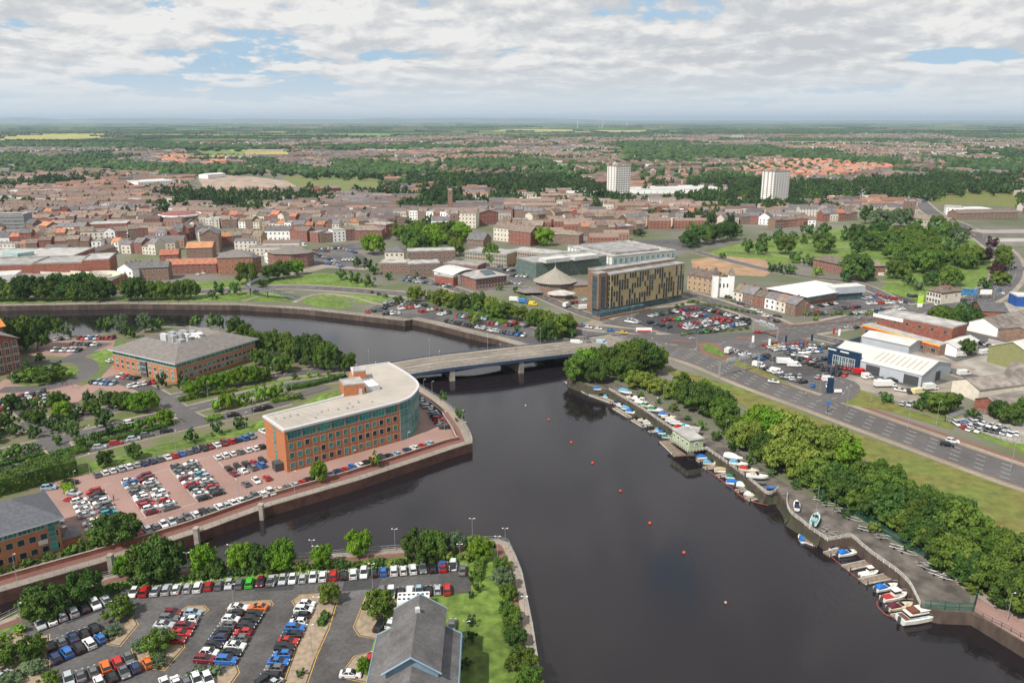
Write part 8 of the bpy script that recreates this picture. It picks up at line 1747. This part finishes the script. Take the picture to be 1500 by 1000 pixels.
# ================================================================== lamps, signs
def lamp(px, py, h, lab, double=False, head=(1, 0), z=0, world=None):
    x, y = world if world else P(px, py); b = Bd('street_lamp', lab, 'street lamp', (x, y), 'street lamps'); mb = MB(); mb.tube([(x, y, z), (x, y, z+h*.3), (x, y, z+h)], .085, 6, r2=.045); b.part('pole', mb, metal)
    for s in ((-1, 1) if double else (1,)):
        e = (x+s*.6*head[0], y+s*.6*head[1], z+h+.12); mb = MB(); mb.tube([(x, y, z+h-.05), e], .035, 4); b.part('arm', mb, metal); mb = MB(); mb.box(e[0]-.16, e[0]+.16, e[1]-.1, e[1]+.1, e[2]-.06, e[2]+.04); b.part('lantern', mb, white)
LP = [('brick paved car park', [(132, 695), (187, 675), (258, 660), (361, 631), (112, 722), (350, 726), (235, 758), (432, 722), (519, 690), (598, 662), (651, 630)], 7), ('bottom left promenade', [(25, 850), (34, 925), (3, 940)], 7), ('lower car park', [(343, 893), (277, 845), (239, 957), (466, 913), (457, 955), (546, 862), (464, 835), (674, 832), (729, 820), (684, 950)], 6.5), ('riverside walk by the lower car park', [(459, 823), (579, 806), (692, 790), (768, 909), (740, 805), (340, 830)], 6), ('business park', [(132, 652), (128, 655), (171, 622), (258, 635), (150, 590), (372, 610), (74, 562), (20, 570), (402, 550), (417, 572), (428, 578), (493, 542), (305, 583)], 7), ('headland promenade', [(621, 575), (633, 578), (677, 622), (680, 640)], 5.5), ('boatyard track', [(971, 589), (1062, 644), (1303, 760), (1408, 838), (1475, 910)], 7), ('dual carriageway', [(1020, 515), (1090, 545), (1200, 582), (1329, 630), (1371, 625), (1480, 690), (1130, 545), (1240, 600), (1275, 590)], 9.5), ('far riverside road', [(60, 438), (130, 440), (210, 440), (286, 438), (363, 433), (460, 440), (520, 446), (600, 448), (700, 470), (760, 485)], 8), ('hotel plaza', [(952, 447), (1016, 440), (925, 470), (1010, 480), (975, 495)], 8), ('park road', [(1365, 448), (1455, 440), (1478, 400), (1440, 350), (1178, 468), (1420, 462), (1300, 470), (1250, 485)], 9)]
for zn, pts, h in LP:
    pts = sorted(pts)
    for i, (px, py) in enumerate(pts): lamp(px, py, h, 'grey lamp post on the %s, %s from left' % (zn, ordn(i)), zn in ('riverside walk by the lower car park', 'lower car park'))
ki = 0
for s, nm in ((1, 'far'), (-1, 'near')):
    o = offset(b2, s*(WB-.6))
    for i, (x, y, a) in enumerate(resample(o, 27)[:6]):
        k = min(range(len(b2)), key=lambda k: hypot(o[k][0]-x, o[k][1]-y)); lamp(0, 0, 8, 'tall lamp post on the %s side of the bridge, %s from left' % (nm, ordn(i)), head=(0, -s), z=bz[k], world=(x, y))
def gantry(p, q, h, lab, signs):
    a, b_ = P(*p), P(*q); g = Bd('sign_gantry', lab, 'gantry', lerp(a, b_, .5)); u = unit(vsub(b_, a)); n = (-u[1], u[0])
    for e in (a, b_):
        mb = MB()
        for s in (-.4, .4): mb.tube([(e[0]+u[0]*s, e[1]+u[1]*s, 0), (e[0]+u[0]*s, e[1]+u[1]*s, h+.9)], .14, 5)
        for k in range(6): mb.tube([(e[0]-u[0]*.4, e[1]-u[1]*.4, k*h/6), (e[0]+u[0]*.4, e[1]+u[1]*.4, (k+1)*h/6)], .07, 4)
        g.part('leg', mb, metal)
    mb = MB()
    for z in (h, h+.9): mb.tube([(*a, z), (*b_, z)], .14, 5)
    N = 14
    for k in range(N): mb.tube([(*lerp(a, b_, k/N), h+(.9 if k % 2 else 0)), (*lerp(a, b_, (k+1)/N), h+(0 if k % 2 else .9))], .07, 4)
    g.part('truss', mb, metal)
    for t in signs: c = lerp(a, b_, t); mb = MB(); mb.obox((c[0]+n[0]*.4, c[1]+n[1]*.4), atan2(u[1], u[0]), 5.0, .15, h-1.0, h+1.6); g.part('sign_panel', mb, mat('sign_back', (.42, .44, .45), var=.1))
gantry((1053, 553), (1110, 540), 6.0, 'grey lattice sign gantry across the dual carriageway', (.3, .62)); gantry((1103, 487), (1138, 500), 6.2, 'grey lattice sign gantry at the dealership corner', (.35, .7))
def board(px, py, w, h, z0, m, lab, legs=2, cat='sign', ang=0, name='billboard', extra=None):
    x, y = P(px, py); b = Bd(name, lab, cat, (x, y)); mb = MB(); mb.obox((x, y), ang, w, .25, z0, z0+h); b.part('panel', mb, m)
    for k in range(legs): s = 0 if legs == 1 else (k-.5)*w*.7; mb = MB(); mb.obox((x+cos(ang)*s, y+sin(ang)*s), ang, .2, .2, 0, z0); b.part('leg', mb, metal_d)
    if extra:
        mb = MB(); mb.obox((x+sin(ang)*.15, y-cos(ang)*.15), ang, w*.9, .06, z0+h*extra[0], z0+h*extra[1]); b.part('stripe', mb, extra[2])
board(1417, 441, 10, 4, 3.5, mat('billboard_blue', (.05, .18, .34), var=.35, scale=.6), 'blue roadside billboard on legs beside the park lawn'); board(1443, 437, 7, 3, 2.5, white, 'small white billboard right of the blue one')
board(943, 487, 8, 2.2, .4, white, 'white and red hoarding in the hotel forecourt', extra=(.05, .4, mat('sign_red', (.5, .05, .05))))
board(1347, 450, 3.2, 7, .2, mat('sign_lime', (.38, .58, .06)), 'tall lime green totem sign at the supermarket entrance', 1, name='totem_sign', extra=(.0, .3, white)); board(1215, 576, 2.6, 6.5, .1, navy, 'tall navy totem sign at the dealership corner', 1, name='totem_sign')
board(1227, 577, 3, 1.2, .8, white, 'low white sign beside the navy totem'); board(1358, 472, 4, 4, 1.5, mat('poster', (.30, .22, .34), var=.5, scale=1), 'poster panel at the left end of the scrub'); board(1212, 604, 1.6, 1.4, 3, mat('sign_blue', (.05, .15, .4)), 'small blue road sign on the grass verge of the dual carriageway', 1, name='road_sign')
board(295+0, 838, 2, .8, 1, white, 'small white sign on the canal bank path', 1); board(478, 537, .8, 3, .2, white, 'white upright sign on the wooded bank', 1)
for i, (px, py) in enumerate([(1124, 517), (1148, 512), (1218, 500), (1226, 502), (1186, 510), (1100, 512)]):
    x, y = P(px, py); b = Bd('flagpole', 'flagpole with %s banner at the dealership, %s from left' % (['white', 'blue', 'red', 'white', 'blue', 'white'][i], ordn(sorted([1124, 1148, 1218, 1226, 1186, 1100]).index(px))), 'flagpole', (x, y), 'dealership flagpoles'); mb = MB(); mb.tube([(x, y, 0), (x, y, 7)], .07, 5); b.part('pole', mb, metal); mb = MB(); mb.box(x+.05, x+1.1, y-.03, y+.03, 3.6, 6.9); b.part('banner', mb, [white, navy, mat('banner_red', (.4, .03, .03)), white, navy, white][i])
# ================================================================== vans, coach
def van(px, py, ang, L, lab, c=(.65, .65, .64), box=False, name='van', cat='van', h=2.3, world=False):
    x, y = P(px, py); e = empty(name, lab, cat, (x, y, .06), ang); W_ = 1.05; m = mat('paint_van_%d_%d_%d' % tuple(int(k*99) for k in c), c, rough=.3, var=.03); mb = MB(); cabL = 1.9
    if box:
        mb.box(-L/2, L/2-cabL-.1, -W_*1.08, W_*1.08, .75, h+.55); mb.build('box_body', m, e); mb = MB()
        mb.loft([[(L/2-cabL, s, .4), (L/2-cabL, s, 2.1), (L/2-.9, s, 2.1), (L/2-.15, s, 1.2), (L/2, s, .9), (L/2, s, .4)] for s in (-W_, W_)]); mb.build('cab', m, e)
    else: mb.loft([[(-L/2, s, .35), (-L/2, s, h*.97), (-L/2+.15, s*.94, h), (L/2-1.5, s*.94, h), (L/2-.75, s, 1.25), (L/2-.05, s, 1.0), (L/2, s, .4)] for s in (-W_, W_)]); mb.build('body', m, e)
    top = 2.1 if box else h; fx = L/2-.9 if box else L/2-1.5; bx = L/2-.15 if box else L/2-.75; bz_ = 1.2 if box else 1.25
    mb = MB(); mb.face([(bx+.02, -W_*.88, bz_+.05), (bx+.02, W_*.88, bz_+.05), (fx+.06, W_*.85, top-.12), (fx+.06, -W_*.85, top-.12)]); mb.build('windscreen', car_glass, e)
    for s in (-1, 1): mb = MB(); f = [(bx-.2, s*(W_+.012), bz_+.1), (fx-.05, s*(W_+.012), top-.25), (fx-.6, s*(W_+.012), top-.25), (fx-.6, s*(W_+.012), bz_+.1)]; mb.face(f if s > 0 else f[::-1]); mb.build('side_window', car_glass, e)
    for sx in (-L/2+.9, L/2-.85):
        for s in (-1, 1): link('wheel', WHEEL, e, (sx, s*(W_-.08), .33))
    return e
VN = [(*zh(205, 232), -.3, 7, 'white box lorry on the road before the tent roofed hall', (.65, .65, .63), True), (*zh(252, 240), -.3, 6, 'blue and white box van right of the white box lorry', (.05, .18, .45), True), (*zh(303, 252), -.3, 5, 'yellow works van on the road below the tent roofed hall', (.65, .48, .03), False), (*zh(490, 262), .9, 6, 'white van parked by the corner of the gold hotel', (.62, .63, .62), True), (*zh(597, 275), .2, 9, 'large white lorry in front of the gold hotel podium', (.66, .66, .64), True), (*zh(545, 474), -.1, 6.5, 'white box van leaving the bridge', (.66, .66, .65), True), (*zh(680, 466), -.1, 5.4, 'pale blue and white van at the bridge junction', (.35, .48, .55), False), (*zi(190, 576), -.1, 8, 'long white box van in the dealership yard', (.66, .66, .65), True), (*zi(236, 588), -.1, 6, 'white panel van beside the long box van', (.66, .66, .65), False), (*zi(42, 590), -.7, 5.5, 'white van at the left end of the dealership row', (.66, .66, .65), False), (*zi(140, 625), -.7, 5.5, 'white van in the front dealership row', (.64, .64, .63), False), (*zi(598, 626), .1, 5.5, 'bright red van by the navy showroom front', (.5, .02, .02), False), (*zi(422, 668), .1, 4.8, 'white van beside the navy totem sign', (.64, .64, .63), False), (*zi(638, 652), .1, 4.6, 'small white van before the shed roller door', (.64, .64, .63), False), (*zi(735, 700), .05, 9, 'long white box lorry beside the metal shed', (.68, .68, .66), True), (*zi(918, 735), .35, 6, 'white and yellow recovery van nearest the verge', (.62, .58, .30), False), (*zi(985, 716), .2, 6, 'white truck behind the recovery van', (.6, .6, .58), True), (*zi(1168, 634), .2, 5.5, 'white van parked at the gable of the metal shed', (.64, .64, .63), False), (*zi(1282, 520), .3, 5, 'white van by the khaki warehouse', (.6, .6, .58), False), (*zi(1150, 532), .2, 5, 'white van by the red trimmed workshop', (.6, .6, .58), False), (*zi(720, 92), .1, 5, 'white van in the park lane', (.64, .64, .63), False), (*zh(1378, 515), .9, 6, 'white lorry cab at the left corner of the dealership', (.55, .56, .56), True)]
for px, py, a, L, lab, c, bx in VN: van(px, py, a, L, lab, c, bx)
van(439, 361, .05, 12, 'white coach parked above the town car park', (.6, .65, .66), False, 'coach', 'coach', 3.1)
# ================================================================== footbridge
fpz = [(*P(a, c, z), z) for a, c, z in [(437, 438, .2), (420, 433, 1.8), (400, 427, 4.2), (380, 423, 5.2), (366, 420, 5.3), (364, 416, 5.3), (372, 411, 5.2), (385, 406, 4.4), (395, 404, 3.0), (404, 404, 1.5)]]
fpz = smooth_path(fpz, 5); b = Bd('footbridge', 'grey curving footbridge over the riverside road', 'footbridge', fpz[20][:2]); f2 = [p[:2] for p in fpz]
def fs3(mb, d0, d1, z0, z1):
    a, c_ = offset(f2, d0), offset(f2, d1)
    for i in range(len(f2)-1):
        z, w_ = fpz[i][2], fpz[i+1][2]
        for A, B_, za, zb2 in ((a, c_, z1, z1), (a, a, z0, z1), (c_, c_, z0, z1), (a, c_, z0, z0)): mb.face([(*A[i], z+za), (*A[i+1], w_+za), (*B_[i+1], w_+zb2), (*B_[i], z+zb2)])
mb = MB(); fs3(mb, -1.5, 1.5, -.4, 0); b.part('deck', mb, mat('bridge_grey', (.18, .20, .22)))
for s in (-1, 1):
    mb = MB(); fs3(mb, s*1.5-.06, s*1.5+.06, 1.0, 1.2); fs3(mb, s*1.5-.04, s*1.5+.04, 0, .35); o = offset(f2, s*1.5)
    for i in range(len(o)): mb.box(o[i][0]-.08, o[i][0]+.08, o[i][1]-.08, o[i][1]+.08, fpz[i][2], fpz[i][2]+1.2)
    b.part('railing', mb, metal_d)
for i in (12, 20, 27, 33): mb = MB(); mb.tube([(*fpz[i][:2], 0), (*fpz[i][:2], fpz[i][2]-.4)], .35, 8); b.part('column', mb, metal_d)
mb = MB(); mb.tube([(*fpz[20][:2], 0), (*fpz[20][:2], 13)], .25, 6, r2=.1); b.part('mast', mb, metal)
# ================================================================== people
skinm = mat('skin', (.35, .2, .14)); hairm = mat('hair', (.04, .025, .015))
def person(px, py, top, leg, lab, ang=0, z=.05):
    x, y = P(px, py); e = empty('person', lab, 'person', (x, y, z), ang); 
    me = bpy.data.meshes.new('body'); V = [(0, 0, .95), (0, 0, 1.2), (0, 0, 1.42), (0, 0, 1.52), (.02, 0, 1.62), (0, 0, 1.72), (0, .1, .9), (.1, .11, .5), (-.05, .12, .08), (.12, .13, .04), (0, -.1, .9), (-.02, -.11, .5), (-.22, -.12, .1), (-.08, -.13, .04), (0, .2, 1.4), (-.05, .26, 1.12), (.08, .26, .88), (0, -.2, 1.4), (.05, -.26, 1.12), (.16, -.25, .9)]
    E = [(0, 1), (1, 2), (2, 3), (3, 4), (4, 5), (0, 6), (6, 7), (7, 8), (8, 9), (0, 10), (10, 11), (11, 12), (12, 13), (2, 14), (14, 15), (15, 16), (2, 17), (17, 18), (18, 19)]
    me.from_pydata(V, E, []); o = bpy.data.objects.new('body', me); col.objects.link(o); o.parent = e; md = o.modifiers.new('skin', 'SKIN'); sk = me.skin_vertices[0].data
    R_ = [.15, .15, .16, .06, .10, .085, .10, .07, .05, .04, .10, .07, .05, .04, .07, .05, .035, .07, .05, .035]
    for k, r in enumerate(R_): sk[k].radius = (r, r)
    sk[0].use_root = True; o.modifiers.new('sub', 'SUBSURF').levels = 1; me.materials.append(skinm)
    mb = MB(); mb.loft([[(r*1.02*cos(t), r*1.5*sin(t), z_) for t in np.linspace(0, 2*pi, 9)[:-1]] for z_, r in ((.86, .17), (1.15, .165), (1.40, .175), (1.49, .09))]); mb.build('coat', mat('cloth_'+top, CV.get(top, (.05, .05, .05))), e)
    mb = MB(); mb.sphere((-.01, 0, 1.73), .115, 8, 5); mb.build('hair', hairm, e)
    for s, dx in ((1, .06), (-1, -.1)): mb = MB(); mb.tube([(0, s*.1, .92), (dx, s*.115, .5), (dx-.08, s*.125, .09)], .105, 6, r2=.07); mb.build('trouser_leg', mat('cloth_'+leg, CV.get(leg, (.03, .03, .04))), e)
for px, py, t, l, lab in [(167, 733, 'navy', 'navy', 'person in dark clothes crossing the brick paved car park'), (98, 565, 'red', 'navy', 'person in a red top by the roundabout crossing'), (106, 567, 'red', 'grey', 'second person in red right of the crossing'), (113, 569, 'white', 'tan', 'person in a white top beside the roundabout crossing'), (92, 563, 'blue', 'navy', 'person in blue left of the roundabout crossing'), (755, 521, 'grey', 'navy', 'cyclist height figure walking on the bridge footway'), (568, 648, 'maroon', 'navy', 'person in maroon at the office wall near its glass end'), (963, 587, 'white', 'red', 'person in white on the boatyard track'), (298, 443, 'white', 'tan', 'person walking on the far riverbank path'), (430, 683, 'red', 'navy', 'person in a red top by the office entrance screen'), (1180, 600-20, 'grey', 'navy', 'person in grey beside the dealership corner')]: person(px, py, t, l, lab, random.uniform(0, 6), 3.3 if px == 755 else .05)
# kerb islands in the lower car park, litter bins, yellow edges
sheet('tarmac_patch', [[(380, 842+4), (432, 858), (428, 864), (372, 866)], [(505, 850), (560, 846), (552, 862), (500, 866)], [(330, 905), (338, 905), (296, 990), (284, 990)], [(440, 880), (446, 880), (404, 985), (394, 985)], [(90, 905), (150, 885), (156, 892), (98, 914)]], .036, asph_new)
isl = MB()
for pts in ([(262, 896), (275, 889), (298, 888), (303, 893), (295, 900)], [(335, 890), (345, 883), (395, 880), (398, 885), (392, 892), (350, 893)], [(430, 880), (440, 872), (470, 870), (492, 880), (480, 920), (462, 960), (448, 1000), (418, 1000), (450, 910)], [(540, 868), (548, 864), (575, 875), (580, 890), (560, 900), (556, 935), (528, 930), (520, 918)], [(500, 990), (520, 962), (545, 955), (545, 1000)], [(168, 935), (195, 905), (200, 915), (175, 945), (160, 942)], [(205, 975), (240, 980), (268, 948), (266, 940), (220, 935), (195, 950)], [(280, 1000), (300, 982), (330, 985), (345, 976), (348, 985), (330, 1010)], [(30, 940), (70, 930), (70, 1000), (30, 1010)], [(-40, 950), (30, 925), (35, 945), (25, 1010), (-40, 1010)]):
    w_ = PL(pts); isl.prism(w_, 0, .14); w_ = inset(w_ if sum(w_[i-1][0]*w_[i][1]-w_[i][0]*w_[i-1][1] for i in range(len(w_))) > 0 else w_[::-1], -.35)
    cl = w_+[w_[0]]; strip(yl, cl, -.07, .07, .055)
isl.build('kerbed_island', mat('island_gravel', (.27, .21, .15), var=.2, scale=.8))['kind'] = 'structure'
for p, q in (((403, 990), (488, 880)), ((445, 1000), (490, 896))): strip(yl, PL([p, q]), -.07, .07, .057)
# white bay edges in the brick car park
for pts in ([zb(150, 0+480-0), ], ): pass
for p, q in [(zb(255, 470), zb(315, 583)), (zb(415, 505), zb(460, 600)), (zb(490, 470), zb(560, 600)), (zb(575, 440), zb(675, 610)), (zb(665, 400), zb(800, 590)), (zb(930, 325), zb(1085, 505)), (zb(750, 607), zb(860, 575)), (zb(975, 540), zb(1080, 512)), (zb(1200, 285), zb(1300, 385)), (zb(560, 415), zb(610, 405)), (zb(840, 350), zb(925, 325)), (zb(1080, 275), zb(1170, 255))]: strip(ln, PL([p, q]), -.06, .06, .05)
# bays lines, arrows along the junction
for i in range(46):
    px, py = random.uniform(880, 1150), random.uniform(491, 520); a = random.choice((-.3, -.25, .1, 1.0)); x, y = P(px, py)
    if not (py < 500+ (px-880)*.09): continue
    ln.obox((x, y), a, random.choice((2, 3, 4)), .25, .09, .1)
HAZE=.000045
for nm, mb, m in (('road_marking', ln, line_w), ('yellow_line', yl, line_y)):
    if mb.f: mb.build(nm, m)['kind'] = 'structure'
# ------------------------------------------------------------------ air
hb = MB(); hb.box(-70000, 70000, -2000, 80000, WZ-2.5, 260)
hz_m = bpy.data.materials.new('haze'); hz_m.use_nodes = True; t = hz_m.node_tree
for n in list(t.nodes):
    if n.type == 'BSDF_PRINCIPLED': t.nodes.remove(n)
pvn = t.nodes.new('ShaderNodeVolumePrincipled'); pvn.inputs['Density'].default_value = HAZE; pvn.inputs['Color'].default_value = (.66, .82, 1, 1); pvn.inputs['Anisotropy'].default_value = .2
t.links.new(pvn.outputs[0], [n for n in t.nodes if n.type == 'OUTPUT_MATERIAL'][0].inputs['Volume'])
ho = hb.build('haze', hz_m); ho['kind'] = 'stuff'
